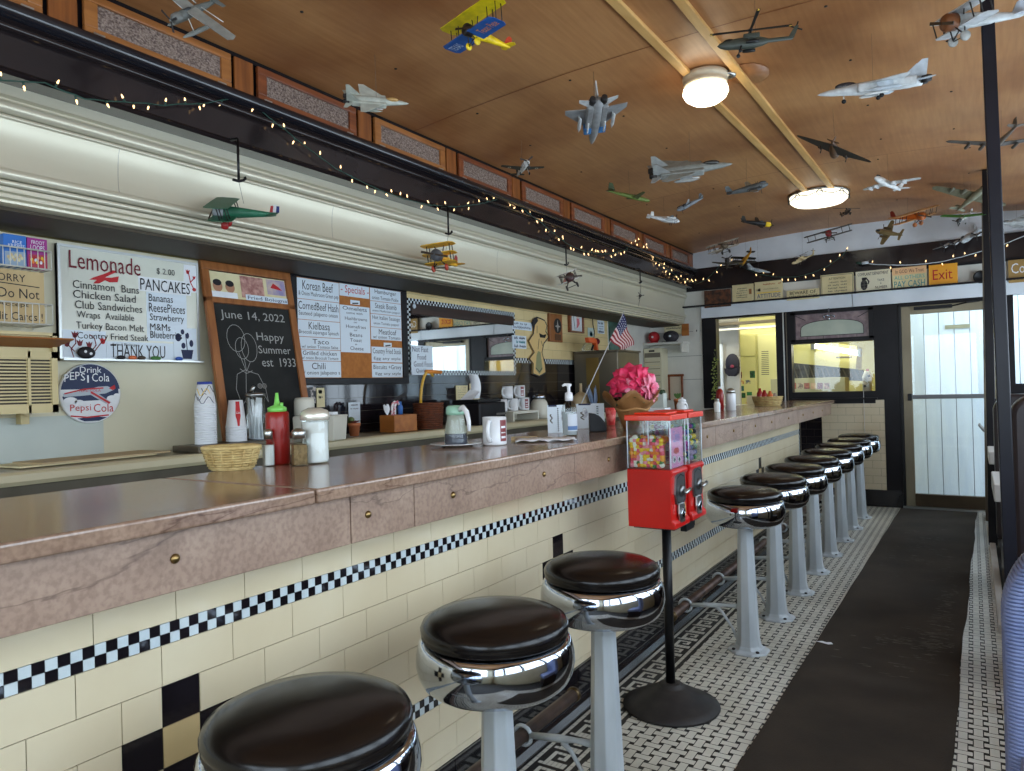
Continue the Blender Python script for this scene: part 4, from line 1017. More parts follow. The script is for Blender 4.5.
b.poly(SF, [(0.075,0.02),(0.10,0.036),(0.105,0.02),(0.092,0.012)], M['ink_red'], c2+0.0009); b.line(SF, [(-0.108,0.0),(-0.03,0.018),(0.05,0.022)], 0.003, M['ink_red'], c2+0.0009)
for a, z, rx in ((-0.085,-0.03,.028),(-0.05,-0.038,.02),(0.09,-0.024,.025),(0.11,-0.01,.014)): b.disc(SF, a, z, rx, rx*0.55, M['paper'], c2+0.0004)
b.text(SF, 'Drink', -0.045, 0.088, 0.09, 0.026, M['paper'], c2+0.0012)
for i, ch in enumerate('PEPSI'): b.text(SF, ch, -0.108+i*0.022+(0.004 if ch == 'I' else 0), 0.050+0.010*math.sin(i*0.9), 0.018 if ch != 'I' else 0.007, 0.032, M['paper'], c2+0.0012)
b.text(SF, 'Cola', 0.004, 0.050, 0.074, 0.036, M['paper'], c2+0.0012)
b.text(SF, 'PEPSI COLA', -0.05, 0.006, 0.09, 0.011, M['ink_red'], c2+0.0012)
b.text(SF, 'Pepsi', -0.088, -0.082, 0.085, 0.036, M['ink_red'], c2+0.0012); b.text(SF, 'Cola', 0.008, -0.082, 0.085, 0.036, M['ink_red'], c2+0.0012)
b.line(SF, [(-0.085,-0.094),(-0.02,-0.102),(0.07,-0.096)], 0.003, M['ink_red'], c2+0.0012)
b.poly(SF, [(-0.06,-0.106),(0.0,-0.098),(0.065,-0.106),(0.03,-0.119),(-0.03,-0.119)], nb, c2+0.0006)
b.build('emblem', t)

# window air conditioner with an open brown flap
t = thing('air_conditioner', 'beige window air conditioner with brown flap at the left edge of the wall', 'air conditioner', BW.p(1.2,1.25,0.1))
acm = mat('beige_plastic', S(206,188,138), 0.45, col2=S(194,176,126), scale=3); D = 0.22
a1, z1 = on_back(57, 333, D); _, z0 = on_back(62, 412, D); _, zf = on_back(60, 352, D)
b = MB(); b.fbox(BW, 0.55, a1, z0, z1, 0.008, D-0.02, acm); b.build('case', t, bevel=0.006)
b = MB(); fa = [(0.55,a1,z0,z0+0.03),(0.55,a1,zf-0.025,zf),(a1-0.022,a1,z0,zf),(a1-0.105,a1-0.096,z0,zf),(0.55,a1,z1-0.012,z1),(a1-0.016,a1,zf,z1)]
for q in fa: b.fbox(BW, *q, D-0.02, D, acm)
b.build('front_bezel', t)
b = MB(); dk = mat('grille_dark', S(60,50,36), 0.6); b.fbox(BW, 0.56, a1-0.02, z0+0.02, zf-0.02, D-0.03, D-0.015, dk)
n = 15
for k in range(n):
    z = z0+0.032+(zf-z0-0.06)*k/(n-1); b.fbox(BW, 0.55, a1-0.02, z-0.0028, z+0.0028, D-0.018, D-0.004, acm)
b.build('grille', t)
b = MB(); fl = mat('brown_flap', S(150,92,44), 0.4); zt_ = z1-0.02
b.add([BW.p(0.55,zf+0.018,D-0.01), BW.p(a1-0.005,zf+0.018,D-0.01), BW.p(a1+0.02,zf+0.045,D+0.085), BW.p(0.55,zf+0.045,D+0.085)], [(0,1,2,3)], fl); b.build('flap', t, solid=0.006)
b = MB(); b.fbox(BW, 0.55, a1-0.03, zf+0.02, z1-0.018, D-0.045, D-0.03, dk)
for k in range(5): b.fbox(BW, a1-0.05-k*0.07, a1-0.044-k*0.07, zf+0.02, z1-0.018, D-0.03, D-0.01, M['brushed'])
b.build('louvre', t)
b = MB(); b.fbox(BW, a1-0.06, a1-0.03, z0-0.045, z0, 0.008, 0.05, acm); b.build('bracket', t)

# wire shelf with cereal boxes and cardboard note
D = 0.17
t = thing('wire_shelf', 'white wire basket shelf hung above the air conditioner', 'shelf', BW.p(1.3,1.62,0.1)); wr = mat('white_wire', S(214,212,202), 0.4)
a1, za = on_back(51, 252, D); _, zb = on_back(50, 270, D); _, zc = on_back(52, 305, D); _, zd = on_back(54, 325, D)
b = MB()
for z in (za, zb, zc, zd):
    b.tube([BW.p(0.8,z,D), BW.p(a1,z,D), BW.p(a1,z,0.012)], 0.0032, wr, 6)
for k in range(16):
    a = a1-k*0.024
    b.tube([BW.p(a,za,D+0.001), BW.p(a,zb,D+0.001), BW.p(a,zb,0.012)], 0.0018, wr, 5); b.tube([BW.p(a,zc,D+0.001), BW.p(a,zd,D+0.001), BW.p(a,zd,0.012)], 0.0018, wr, 5)
b.tube([BW.p(a1,za+0.02,0.013), BW.p(a1,zd-0.01,0.013)], 0.003, wr, 6); b.build('wire_frame', t)
def cereal(u0, u1, v0, lab, m1, m2, rows, accent):
    y0, z1 = on_back(u0, v0, D-0.03); y1, _ = on_back(u1, v0, D-0.03); z0 = zb+0.004
    t = thing('cereal_box', lab, 'cereal box', BW.p((y0+y1)/2, z0, D-0.06), 0, 'cereal boxes on the wire shelf')
    b = MB(); b.fbox(BW, y0, y1, z0, z1, D-0.085, D-0.03, m1); b.build('carton', t, bevel=0.001)
    b = MB(); bb = Bd(BW, y0, y1, z0, z1); c = D-0.0285
    bb.poly(b, [(0.05,0.55),(0.95,0.52),(0.98,0.98),(0.05,0.98)], m2, c-0.0008)
    for tx, q0, q1, t0, t1 in rows: bb.text(b, tx, q0, q1, t0, t1, M['paper'], c)
    for k in range(10): bb.disc(b, 0.2+0.065*k, 0.72+0.08*math.sin(k*2.1), 0.07, 0.06, accent[k % len(accent)], c)
    b.build('print', t)
cereal(3, 26, 233, 'blue cereal box on the wire shelf', mat('cereal_blue', S(44,110,190), 0.4), mat('cereal_blue_lower', S(150,170,190), 0.4), [('RICE',.38,.8,.18,.28),('KRISPIES',.2,.92,.3,.42)], [mat('puff', S(214,190,140), 0.5), M['paper_y']])
cereal(27, 47, 237, 'magenta cereal box on the wire shelf', mat('cereal_magenta', S(160,40,130), 0.4), mat('cereal_red', S(180,50,70), 0.4), [('FROOT',.2,.85,.08,.2),('LOOPS',.15,.85,.23,.4)], [CM[0], CM[1], M['ink_red'], M['paper']])
b = MB(); y0, z1 = on_back(-30, 264, D+0.012); y1, _ = on_back(46, 275, D+0.012); _, z0 = on_back(46, 325, D+0.012); tan = mat('cardboard', S(196,172,126), 0.7, col2=S(184,158,112), scale=6)
nt = thing('cardboard_note', 'tan cardboard note about credit cards tucked into the wire shelf', 'sign', BW.p(1.3,z0,D))
b.fbox(BW, y0, y1, z0+0.003, z1, D-0.012, D-0.006, tan); b.build('card', nt)
b = MB(); bb = Bd(BW, y0, y1, z0, z1); c = D-0.005
for tx, q0, q1, t0, t1 in (('SORRY',.30,.74,.08,.22),('We Do Not',.05,.93,.34,.52),('Accept',.36,.78,.60,.70),('Credit Cards !',.1,.97,.78,.93)): bb.text(b, tx, q0, q1, t0, t1, M['ink'], c)
bb.line(b, [(0.35,0.25),(0.93,0.29)], 0.0018, M['ink'], c); b.build('lettering', nt)

# chalkboard leaning on the wall
pa = P(193, 261, 'x', XB+0.012); pb = P(283.5, 271, 'x', XB+0.012); pc = P(214, 440, 'x', XB+0.16); pd = P(296, 420, 'x', XB+0.16)
ua = (pb-pa); ua.z = 0; ua = Vector((0,1,0)); vz = ((pa+pb)/2-(pc+pd)/2); vz.y = 0; vz.normalize()
zbot = 1.04; k_ = ((pa.z+pb.z)/2-zbot)/vz.z; org = Vector(((pa.x+pb.x)/2, pa.y, (pa.z+pb.z)/2))-vz*k_
CB = Fr(org, (0,1,0), vz); HC = k_; y0c = 0.0; y1c = pb.y-pa.y+0.035
t = thing('chalkboard', 'wood-framed chalkboard dated June 14, 2022 leaning on the wall', 'chalkboard', tuple(org))
CBF = Fr(org+Vector((0,0.028,0)), (0,1,0), vz)
bd = Bd(CBF, 0, pb.y-pa.y, 0, HC)
b = MB(); bd.rect(b, 0.02, 0.98, 0.02, 0.98, 0.0, 0.008, M['slate']); b.build('slate', t)
b = MB()
for q in ((0,1,0,0.05),(0,1,0.20,0.232),(0,1,0.955,1),(0,0.072,0.05,0.955),(0.928,1,0.05,0.955)): bd.rect(b, *q, -0.004, 0.02, M['frame_oak'])
b.build('board_frame', t, bevel=0.003)
b = MB(); bd.rect(b, 0.075, 0.925, 0.055, 0.198, 0.008, 0.010, M['paper_y'])
bd.rect(b, 0.40, 0.66, 0.06, 0.185, 0.010, 0.0105, mat('photo_pink', S(206,160,146), 0.5, col2=S(150,96,90), scale=40)); bd.rect(b, 0.70, 0.92, 0.06, 0.15, 0.010, 0.0105, mat('photo_violet', S(150,140,180), 0.5, col2=S(214,190,170), scale=18))
bd.poly(b, [(0.74,0.11),(0.78,0.08),(0.84,0.1),(0.88,0.12)], M['ink_red'], 0.0108)
sk = mat('photo_skin', S(176,126,96), 0.6)
for q in (0.15, 0.28):
    bd.disc(b, q, 0.135, 0.05, 0.032, sk, 0.0106); bd.disc(b, q, 0.115, 0.045, 0.018, M['ink'], 0.0108); bd.rect(b, q-0.07, q+0.07, 0.165, 0.197, 0.0104, 0.0107, M['paper'])
bd.rect(b, 0.44, 0.93, 0.165, 0.205, 0.0105, 0.0115, M['paper_b']); bd.text(b, 'Fried Bologna', 0.46, 0.92, 0.172, 0.198, M['ink_blue'], 0.0121); b.build('photo_strip', t)
b = MB(); c = 0.0088
for tx, q0, q1, t0, t1 in (('June 14, 2022',.14,.86,.265,.325),('Happy',.50,.82,.38,.44),('Summer',.50,.88,.455,.50),('est  1933',.52,.92,.525,.575)): bd.text(b, tx, q0, q1, t0, t1, M['chalk'], c)
b.build('chalk_lettering', t); b = MB()
def ell(q, tt, rq, rt, n=18): return [(q+rq*math.cos(2*math.pi*k/n), tt+rt*math.sin(2*math.pi*k/n)) for k in range(n)]
for e in (ell(.27,.42,.095,.075), ell(.40,.47,.085,.08), ell(.32,.475,.07,.06)): bd.line(b, e, 0.0013, M['chalk'], c, True)
for pts in ([(.28,.50),(.33,.60)],[(.39,.55),(.34,.60)],[(.33,.535),(.335,.60)],[(.27,.59),(.33,.615),(.40,.60)],[(.33,.60),(.29,.76),(.24,.79),(.20,.70),(.23,.62),(.32,.595)],[(.34,.60),(.46,.62),(.52,.70),(.53,.775),(.49,.73),(.40,.72),(.39,.79),(.34,.73),(.31,.73)]):
    bd.line(b, pts, 0.0013, M['chalk'], c)
for q in (.46,.51): bd.disc(b, q, .685, .025, .014, M['ink_grey'], c); bd.line(b, ell(q,.685,.025,.014,10), 0.001, M['chalk'], c, True)
b.build('chalk_drawing', t)

# specials board
t = thing('specials_board', 'black-framed cork board of white cards headed Specials in red', 'menu board', BW.p(3.2,1.6,0.02))
bd = Bd(BW, 2.722, 3.712, 1.335, 1.985)
b = MB(); bd.rect(b, 0.03, 0.97, 0.04, 0.96, 0.006, 0.02, M['cork']); b.build('cork_panel', t)
b = MB()
for q in ((0,1,0,0.06),(0,1,0.94,1.0),(0,0.055,0.06,0.94),(0.95,1,0.06,0.94)): bd.rect(b, *q, 0.006, 0.032, M['black_paint'])
b.build('board_frame', t, bevel=0.003)
A, B_, C_ = (0.058,0.385), (0.39,0.645), (0.655,0.945)
cards = [(A,.065,.245,[('Korean Beef',.13,.85,.10,.55,k_ if False else M['ink']),('& Onion Mushroom Green pep',.04,.98,.62,.9,M['ink'])]),
 (A,.25,.425,[('CornedBeef Hash',.03,.97,.10,.5,M['ink']),('Sauteed jalapeno onion',.03,.95,.58,.86,M['ink'])]),
 (A,.43,.575,[('Kielbasa',.25,.75,.10,.55,M['ink']),('Broccoli asparagus Spinach',.03,.96,.6,.9,M['ink'])]),
 (A,.58,.685,[('Taco',.33,.72,.14,.55,M['ink']),('w/ onion Tomato Salsa',.08,.94,.66,.92,M['ink'])]),
 (A,.69,.785,[('Grilled chicken',.1,.9,.1,.5,M['ink']),('w/ onion Broccoli Tomato',.06,.94,.62,.9,M['ink'])]),
 (A,.79,.935,[('Chili',.3,.62,.1,.5,M['ink']),('w/ onion jalapeno s',.03,.97,.58,.9,M['ink'])]),
 (B_,.062,.175,[('- Specials -',.04,.98,.1,.9,M['ink_red'])]),
 (B_,.26,.70,[('Omelets',.08,.9,.02,.10,M['ink']),('come with',.2,.75,.13,.18,M['ink']),('Hashbrowns',.15,.9,.24,.31,M['ink']),('or',.44,.56,.34,.37,M['ink']),('Homefries',.18,.85,.41,.48,M['ink']),('or',.44,.56,.51,.54,M['ink']),('Beans',.3,.72,.58,.66,M['ink']),('Toast',.3,.7,.70,.77,M['ink']),('&',.46,.54,.81,.84,M['ink']),('Cheese',.3,.75,.87,.95,M['ink'])]),
 (C_,.062,.185,[('Hamburger',.14,.85,.08,.5,M['ink']),('onion Tomato Pickle',.05,.92,.6,.88,M['ink'])]),
 (C_,.19,.31,[('Steak Bomb',.14,.85,.12,.55,M['ink']),('onion Mushroom pepper',.05,.96,.66,.9,M['ink'])]),
 (C_,.315,.44,[('Hot Italian Sausage',.05,.95,.1,.5,M['ink']),('onion Tomato pepper',.08,.92,.6,.88,M['ink'])]),
 (C_,.445,.565,[('Meatloaf',.24,.82,.12,.55,M['ink']),('w/ onion Tomato',.05,.95,.64,.9,M['ink'])]),
 (C_,.635,.785,[('Country Fried Steak',.03,.97,.1,.55,M['ink']),('Egg any style',.06,.94,.66,.9,M['ink'])]),
 (C_,.795,.935,[('Biscuits +Gravy',.04,.96,.12,.52,M['ink']),('Egg any style',.1,.94,.64,.88,M['ink'])]),
 ((.48,.56),.205,.245,[('1.75',.2,.8,.2,.8,M['ink'])]), ((.77,.845),.59,.63,[('1.50',.2,.8,.2,.8,M['ink'])])]
for (q0,q1), t0, t1, rows in cards:
    b = MB(); bd.rect(b, q0, q1, t0, t1, 0.02, 0.0225, M['paper_b']); cd_ = b.build('card', t)
    b = MB(); a0, zz1 = bd.xy(q0, t0); a1, zz0 = bd.xy(q1, t1); cb = Bd(BW, a0, a1, zz0, zz1)
    for tx, x0, x1, y0, y1, m_ in rows:
        if tx[0] != '1': cb.text(b, tx, x0, x1, y0, y1, m_, 0.0232)
        else: pz = cb.xy(x0, y1); b.line(BW, [pz, (pz[0]+(x1-x0)*cb.w, pz[1]+(y1-y0)*cb.h*0.3)], 0.004, m_, 0.0232)
    b.build('lettering', cd_)

# mirror with a check border
t = thing('wall_mirror', 'long wall mirror in a dark rail with a black and white check border', 'mirror', BW.p(4.4,1.65,0.01))
m0, m1, n0, n1 = 3.735, 5.100, 1.392, 1.916; s = 0.0175
b = MB(); b.fbox(BW, m0+2*s, m1-2*s, n0+2*s, n1-2*s, 0.004, 0.008, M['mirror']); b.build('mirror_glass', t)
b = MB(); checks(b, BW, m0, m1, n0, 2, s, t=0.009); checks(b, BW, m0, m1, n1-2*s, 2, s, t=0.009); checks_v(b, BW, m0, n0+2*s, n1-2*s, 2, s, t=0.009); checks_v(b, BW, m1-2*s, n0+2*s, n1-2*s, 2, s, t=0.009); b.build('check_border', t)
b = MB(); b.fbox(BW, m0+2*s, m1-2*s, n1-2*s-0.075, n1-2*s, 0.008, 0.022, mat('dark_wood_rail', S(58,36,26), 0.35, col2=S(40,26,20), scale=6, stretch=(1,0.4,6))); b.build('top_rail', t, bevel=0.004)
b = MB(); b.lathe([(0.016,0),(0.014,0.006),(0,0.008)], M['paper_b'], BW.p(m0+0.06, n1-0.055, 0.022), 14, (1,0,0)); b.build('rosette', t)
def scrib(b, fr, a0, a1, z0, z1, m, c, n=9, r=None):
    """writing too small to read: a row of pen strokes"""
    rg = random.Random(int((a0*7+z0*13)*1000)); w = (a1-a0)/n; r = r or (z1-z0)*0.09
    for k in range(n):
        if rg.random() < 0.12: continue
        x = a0+k*w; q = [(x+w*0.1, z0+(z1-z0)*rg.uniform(0,.3)), (x+w*0.35, z0+(z1-z0)*rg.uniform(.6,1)), (x+w*0.6, z0+(z1-z0)*rg.uniform(0,.3)), (x+w*0.8, z0+(z1-z0)*rg.uniform(.3,.8))]
        b.line(fr, q, r, m, c)
def wall_card(u0, u1, v0, v1, name, lab, cat, m_, rows, grp=None, c=0.012):
    y0, z1 = on_back(u0, v0, c); y1, z0 = on_back(u1, v1, c)
    t = thing(name, lab, cat, BW.p((y0+y1)/2, z0, c), 0, grp); b = MB(); b.fbox(BW, y0, y1, z0, z1, c-0.004, c, m_); b.build('card', t)
    b = MB(); bb = Bd(BW, y0, y1, z0, z1)
    for tx, q0, q1, t0, t1, mm in rows:
        if tx: bb.text(b, tx, q0, q1, t0, t1, mm, c+0.001)
        else:
            p_, z_ = bb.xy(q0, t1); scrib(b, BW, p_, p_+(q1-q0)*bb.w, z_, z_+(t1-t0)*bb.h, mm, c+0.001)
    if b.v: b.build('lettering', t)
    return t
wall_card(411, 433, 345, 375, 'paper_sign', 'grey sign reading Not Fast Food at the left of the mirror', 'sign', M['paper_b'], [('Not Fast',.05,.8,.04,.22,M['ink_blue']),('Food',.28,.68,.3,.48,M['ink_blue']),('Good Food',.1,.98,.54,.72,M['ink_blue']),('Quickly',.2,.75,.78,.96,M['ink_blue'])], c=0.03)
wall_card(512, 532, 320.5, 331, 'paper_sign', 'white note taped right of the mirror, the upper one', 'sign', M['paper_b'], [('',.1,.75,.1,.42,M['ink_blue']),('',.04,.94,.5,.9,M['ink_blue'])], 'notes right of the mirror')
wall_card(512.5, 526.5, 335, 349, 'paper_sign', 'white note taped right of the mirror, the lower one', 'sign', M['paper_b'], [('',.1,.9,.05,.3,M['ink_blue']),('',.25,.9,.36,.6,M['ink_teal']),('',.1,.95,.68,.92,M['ink_blue'])], 'notes right of the mirror')
# painted cut-out figure
t = thing('cutout_figure', 'flat painted cut-out figure with a long tie hung on the tile wall', 'cutout', BW.p(5.4,1.6,0.02)); sc_ = lambda u, v: on_back(u, v, 0.02)
b = MB(); ol = [(536.8,317.3),(532.4,320.5),(533.2,327),(533.7,333.2),(528.6,340.8),(531.5,347),(534.3,352.3),(529.2,358.6),(533.3,363.7),(533,373.9),(539.4,376.4),(545.7,372.6),(545.1,365),(541.9,352.3),(543.8,343.4),(548.3,337.6),(547.6,334.5),(545.6,331.5),(547,325.6),(544.5,320.5),(540.7,318.6)]
tanp = mat('cutout_tan', S(214,180,118), 0.6); b.prism(BW, [sc_(*p) for p in ol], 0.006, 0.02, tanp); b.build('board', t)
b = MB(); b.line(BW, [sc_(*p) for p in ol], 0.006, M['ink'], 0.0206, True)
b.poly(BW, [sc_(*p) for p in ((538,351),(540.5,352),(542.5,369),(539.5,374),(535.5,369),(536.5,355))], mat('tie_green', S(140,140,100), 0.6), 0.0208); b.line(BW, [sc_(*p) for p in ((536,368),(539.5,372),(542,368))], 0.004, M['ink'], 0.021)
b.poly(BW, [sc_(*p) for p in ((531,323),(534,318),(537,317),(538,321),(535,325),(534,331))], M['ink'], 0.0209); b.poly(BW, [sc_(*p) for p in ((539,333),(543,335),(546.5,334),(545,338),(540,337.5))], M['slate'], 0.0209)
for p in (((537,326),(537,333)),((539,339),(538,349)),((541,341),(543,347))): b.line(BW, [sc_(*q) for q in p], 0.004, M['ink'], 0.0208)
b.build('painting', t)
# wooden plaque clock
y0, z1 = on_back(549.5, 313, 0.03); y1, z0 = on_back(563, 342.5, 0.03)
t = thing('plaque_clock', 'wooden plaque with an oval black dial on the tile wall', 'clock', BW.p((y0+y1)/2,z0,0.02))
b = MB(); b.fbox(BW, y0, y1, z0, z1, 0.004, 0.03, M['frame_oak']); b.build('plaque', t, bevel=0.005); bd = Bd(BW, y0, y1, z0, z1)
b = MB(); bd.disc(b, .6, .42, .3, .27, M['ink'], 0.031); bd.poly(b, [(.6,.2),(.66,.4),(.82,.44),(.66,.48),(.6,.66),(.54,.48),(.38,.44),(.54,.4)], M['alu'], 0.0316); b.build('dial', t)
b = MB(); bd.rect(b, .36, .84, .72, .94, 0.03, 0.032, mat('brown_plate', S(84,52,32), 0.4)); b.build('name_plate', t)
# framed print
y0, z1 = on_back(569.5, 308, 0.03); y1, z0 = on_back(584.5, 333.5, 0.03)
t = thing('framed_print', 'red-framed print of a standing figure beside the plaque clock', 'picture', BW.p((y0+y1)/2,z0,0.02)); bd = Bd(BW, y0, y1, z0, z1)
b = MB(); bd.rect(b, .1, .9, .06, .94, 0.004, 0.02, M['paper']); b.build('print', t)
b = MB()
for q in ((0,1,0,.07),(0,1,.93,1),(0,.12,.07,.93),(.9,1,.07,.93)): bd.rect(b, *q, 0.004, 0.032, M['ink_maroon'] if False else M['oak_red'])
b.build('picture_frame', t, bevel=0.003)
b = MB(); bd.disc(b, .6, .27, .12, .06, M['ink'], .0206); bd.disc(b, .6, .33, .08, .045, mat('print_skin', S(236,206,188), 0.6), .0208); bd.poly(b, [(.52,.38),(.7,.38),(.74,.6),(.62,.75),(.5,.82),(.54,.6)], mat('print_rose', S(220,120,130), 0.6), .0206); bd.line(b, [(.3,.12),(.34,.5),(.4,.85)], 0.004, M['ink'], .0206); b.build('figure', t)
wall_card(588, 594, 327.5, 337, 'paper_card', 'small teal and white card beside the hanging cord', 'card', mat('teal_card', S(190,206,198), 0.5), [('',.3,.7,.4,.95,M['ink_teal'])])
wall_card(597.5, 604.5, 320, 334, 'paper_card', 'narrow white card with blue print near the flag', 'card', M['paper_b'], [('',.1,.9,.12,.3,M['ink_blue']),('',.15,.85,.4,.5,M['ink_blue']),('',.15,.85,.58,.68,M['ink_blue']),('',.1,.9,.76,.94,M['ink_blue'])])
b = MB(); b.tube([BW.p(*on_back(u, v, 0.02), 0.02) for u, v in ((594.5,312),(592.5,318),(593,325),(594.5,332),(594,338),(596,348))], 0.0045, M['black_metal'], 6); tag(b.build('hanging_cord'), 'black cord hanging down the tile wall right of the framed print', 'cord')
b = MB(); b.tube([BW.p(*on_back(u, v, 0.03), 0.03) for u, v in ((405,284),(413,288),(422,293),(433,294),(446,291),(457,287),(462,284))], 0.004, M['black_metal'], 6); tag(b.build('drooping_cord'), 'black cable drooping under the hood above the mirror', 'cord')
# ------------------------------------------------------------------ things on the counter (its top is at ZT)
ZC1 = ZT+0.0006
def on_ctr(u, v): return P(u, v, 'z', ZT)
salt_w = mat('salt', S(232,232,228), 0.8); pepper_m = mat('ground_pepper', S(150,122,82), 0.8, col2=S(112,88,56), scale=90)
def shaker(u, v, wpx, hpx, fill, lab, sides=8, faced=True):
    p = on_ctr(u, v); r = px_size(p, wpx)/2; h = px_size(p, hpx); t = thing('shaker', lab, 'shaker', (p.x,p.y,ZC1), 0.3, 'salt and pepper shakers')
    b = MB(); b.lathe([(r*0.92,0),(r,h*0.03),(r,h*0.58),(r*0.82,h*0.68),(r*0.66,h*0.74)], M['jar_glass'], n=sides, smooth=False); b.build('glass_body', t, local=True)
    b = MB(); b.lathe([(r*0.84,h*0.02),(r*0.90,h*0.05),(r*0.90,h*0.56),(r*0.2,h*0.57)], fill, n=sides, smooth=False); b.build('contents', t, local=True)
    b = MB(); b.lathe([(r*0.70,h*0.72),(r*0.72,h*0.90),(r*0.62,h*0.96),(r*0.3,h),(0,h)], M['brushed'], n=16); b.build('cap', t, local=True)
    return t
shaker(269, 466, 12.5, 37, salt_w, 'glass salt shaker standing left of the red squeeze bottle')
shaker(299.5, 465.5, 20, 37, pepper_m, 'square brown pepper shaker between the squeeze bottle and sugar jar', 4)
# squeeze bottle
p = on_ctr(278.5, 464); r = px_size(p, 23)/2; h = px_size(p, 71); t = thing('squeeze_bottle', 'red plastic squeeze bottle with green nozzle cap on the counter', 'bottle', (p.x,p.y,ZC1))
red_s = mat('sauce_bottle', S(150,30,22), 0.3, col2=S(132,22,18), scale=3); grn = mat('green_cap_plastic', S(120,196,90), 0.35)
b = MB(); b.lathe([(r*0.93,0),(r,h*0.03),(r,h*0.60),(r*0.97,h*0.71),(r*0.85,h*0.735)], red_s, n=28); b.build('bottle_body', t, local=True)
b = MB(); b.lathe([(r*0.80,h*0.735),(r*0.80,h*0.79),(r*0.55,h*0.81),(r*0.26,h*0.83),(r*0.20,h*0.90),(r*0.12,h),(0,h)], grn, n=20)
b.tube([(r*0.55,0,h*0.79),(r*0.62,0,h*0.86)], [r*0.16,r*0.14], grn, 10); b.build('nozzle_cap', t, local=True)
# sugar pourer
p = on_ctr(316, 463); r = px_size(p, 27)/2; h = px_size(p, 55); t = thing('sugar_pourer', 'tall ribbed glass sugar jar with a steel lid on the counter', 'jar', (p.x,p.y,ZC1))
b = MB(); n = 24; vs = [(r*0.93,0),(r,h*0.03),(r*0.98,h*0.55),(r,h*0.78)]
b.lathe(vs, M['jar_glass'], n=n, smooth=False); b.build('glass_jar', t, local=True)
b = MB(); b.lathe([(r*0.86,h*0.02),(r*0.93,h*0.05),(r*0.91,h*0.74),(r*0.3,h*0.76)], salt_w, n=24); b.build('sugar', t, local=True)
b = MB(); b.lathe([(r*1.03,h*0.78),(r*1.08,h*0.80),(r*1.06,h*0.90),(r*0.95,h*0.95),(r*0.6,h*0.985),(r*0.5,h)], M['steel_trim'], n=28); b.build('lid', t, local=True)
b = MB(); b.lathe([(r*0.5,h*0.995),(r*0.42,h*1.005),(0,h*1.005)], M['rail_brown'], n=20); b.build('pour_flap', t, local=True)
# wicker basket
wick = mat('wicker', S(206,182,124), 0.6, col2=S(178,150,94), scale=40)
def basket_(p, ra, rb, h, lab, m=wick, name='wicker_basket', rz=0.0, sx=1.0, sy=1.0, rows=9, fill=None):
    t = thing(name, lab, 'basket', p, rz)
    b = MB(); n = 30
    for k in range(rows):
        f = k/(rows-1); r = rb+(ra-rb)*f**0.8; z = 0.006+h*f
        b.tube([((r+0.004*math.cos(math.pi*(i+k)))*math.cos(2*math.pi*i/n)*sx, (r+0.004*math.cos(math.pi*(i+k)))*math.sin(2*math.pi*i/n)*sy, z) for i in range(n)], h/rows*0.56, m, 5, closed=True)
    b.build('weave', t, local=True)
    b = MB()
    for i in range(n//2):
        a = 2*math.pi*i/(n//2); b.tube([(rb*math.cos(a)*sx, rb*math.sin(a)*sy, 0.003), (ra*math.cos(a)*sx, ra*math.sin(a)*sy, h)], 0.003, m, 5)
    s_ = b.build('stake', t, local=True); s_['kind'] = 'stuff'
    b = MB(); b.lathe([(0,0.004),(rb,0.004),(rb,0.0),(0,0.0)][::-1], m, n=24, sx=sx, sy=sy); b.build('base', t, local=True)
    b = MB(); b.tube([(ra*1.02*math.cos(2*math.pi*i/n)*sx, ra*1.02*math.sin(2*math.pi*i/n)*sy, h+0.006) for i in range(n)], 0.0055, m, 6, closed=True); b.build('rim', t, local=True)
    return t
p = on_ctr(227, 471); p = Vector((p.x-0.02, p.y+0.03, ZC1)); s = px_size(p, 1)
basket_(p, 27*s, 20*s, 20*s, 'empty pale wicker basket on the marble counter in front of the cup stack', rz=0.6, sx=1.0, sy=0.8)
# creamer on a saucer
p = on_ctr(458, 447.5); p = Vector((p.x-0.03, p.y+0.03, ZC1)); s = px_size(p, 1)
t = thing('saucer', 'white saucer under the glass syrup pitcher on the counter', 'saucer', p); china = mat('china', S(226,228,230), 0.15)
b = MB(); b.lathe([(0,0.001),(13*s,0.001),(22*s,2.4*s),(26*s,3.2*s),(26*s,3.6*s),(21*s,3.0*s),(12*s,1.6*s),(0,1.6*s)], china, n=36); b.build('plate', t, local=True)
for a in (0.6,2.7,4.4):
    b = MB(); b.lathe([(1.6*s,-0.0),(1.6*s,0.6*s)], M['black_metal'], (15*s*math.cos(a),15*s*math.sin(a),0.0005), 8); b.build('foot', t, local=True)
q = Vector((p.x, p.y, ZC1+1.9*s)); t = thing('syrup_pitcher', 'glass syrup pitcher with mint green lid half full of dark syrup', 'pitcher', q, -0.35); H = 39*s
b = MB(); b.lathe([(12*s,0),(12.4*s,1*s),(11.5*s,12*s),(9.5*s,25*s),(8.6*s,31*s)], M['jar_glass'], n=26); b.build('glass_body', t, local=True)
b = MB(); b.lathe([(11*s,0.4*s),(11.4*s,1.4*s),(10.8*s,11*s),(0,11.2*s)], mat('dark_syrup', S(74,78,92), 0.15), n=24); b.build('syrup', t, local=True)
b = MB(); b.lathe([(11*s,11.3*s),(10.8*s,12*s),(8.9*s,25*s),(8.2*s,30*s),(0,30.4*s)], mat('milky_residue', S(196,198,184), 0.5, alpha=0.75), n=24); b.build('frosting', t, local=True)
mint = mat('mint_lid', S(150,196,170), 0.25, coat=0.4); b = MB(); b.lathe([(9.2*s,30*s),(9.6*s,32*s),(9.2*s,37*s),(7*s,39*s),(0,39.4*s)], mint, n=24); b.build('lid', t, local=True)
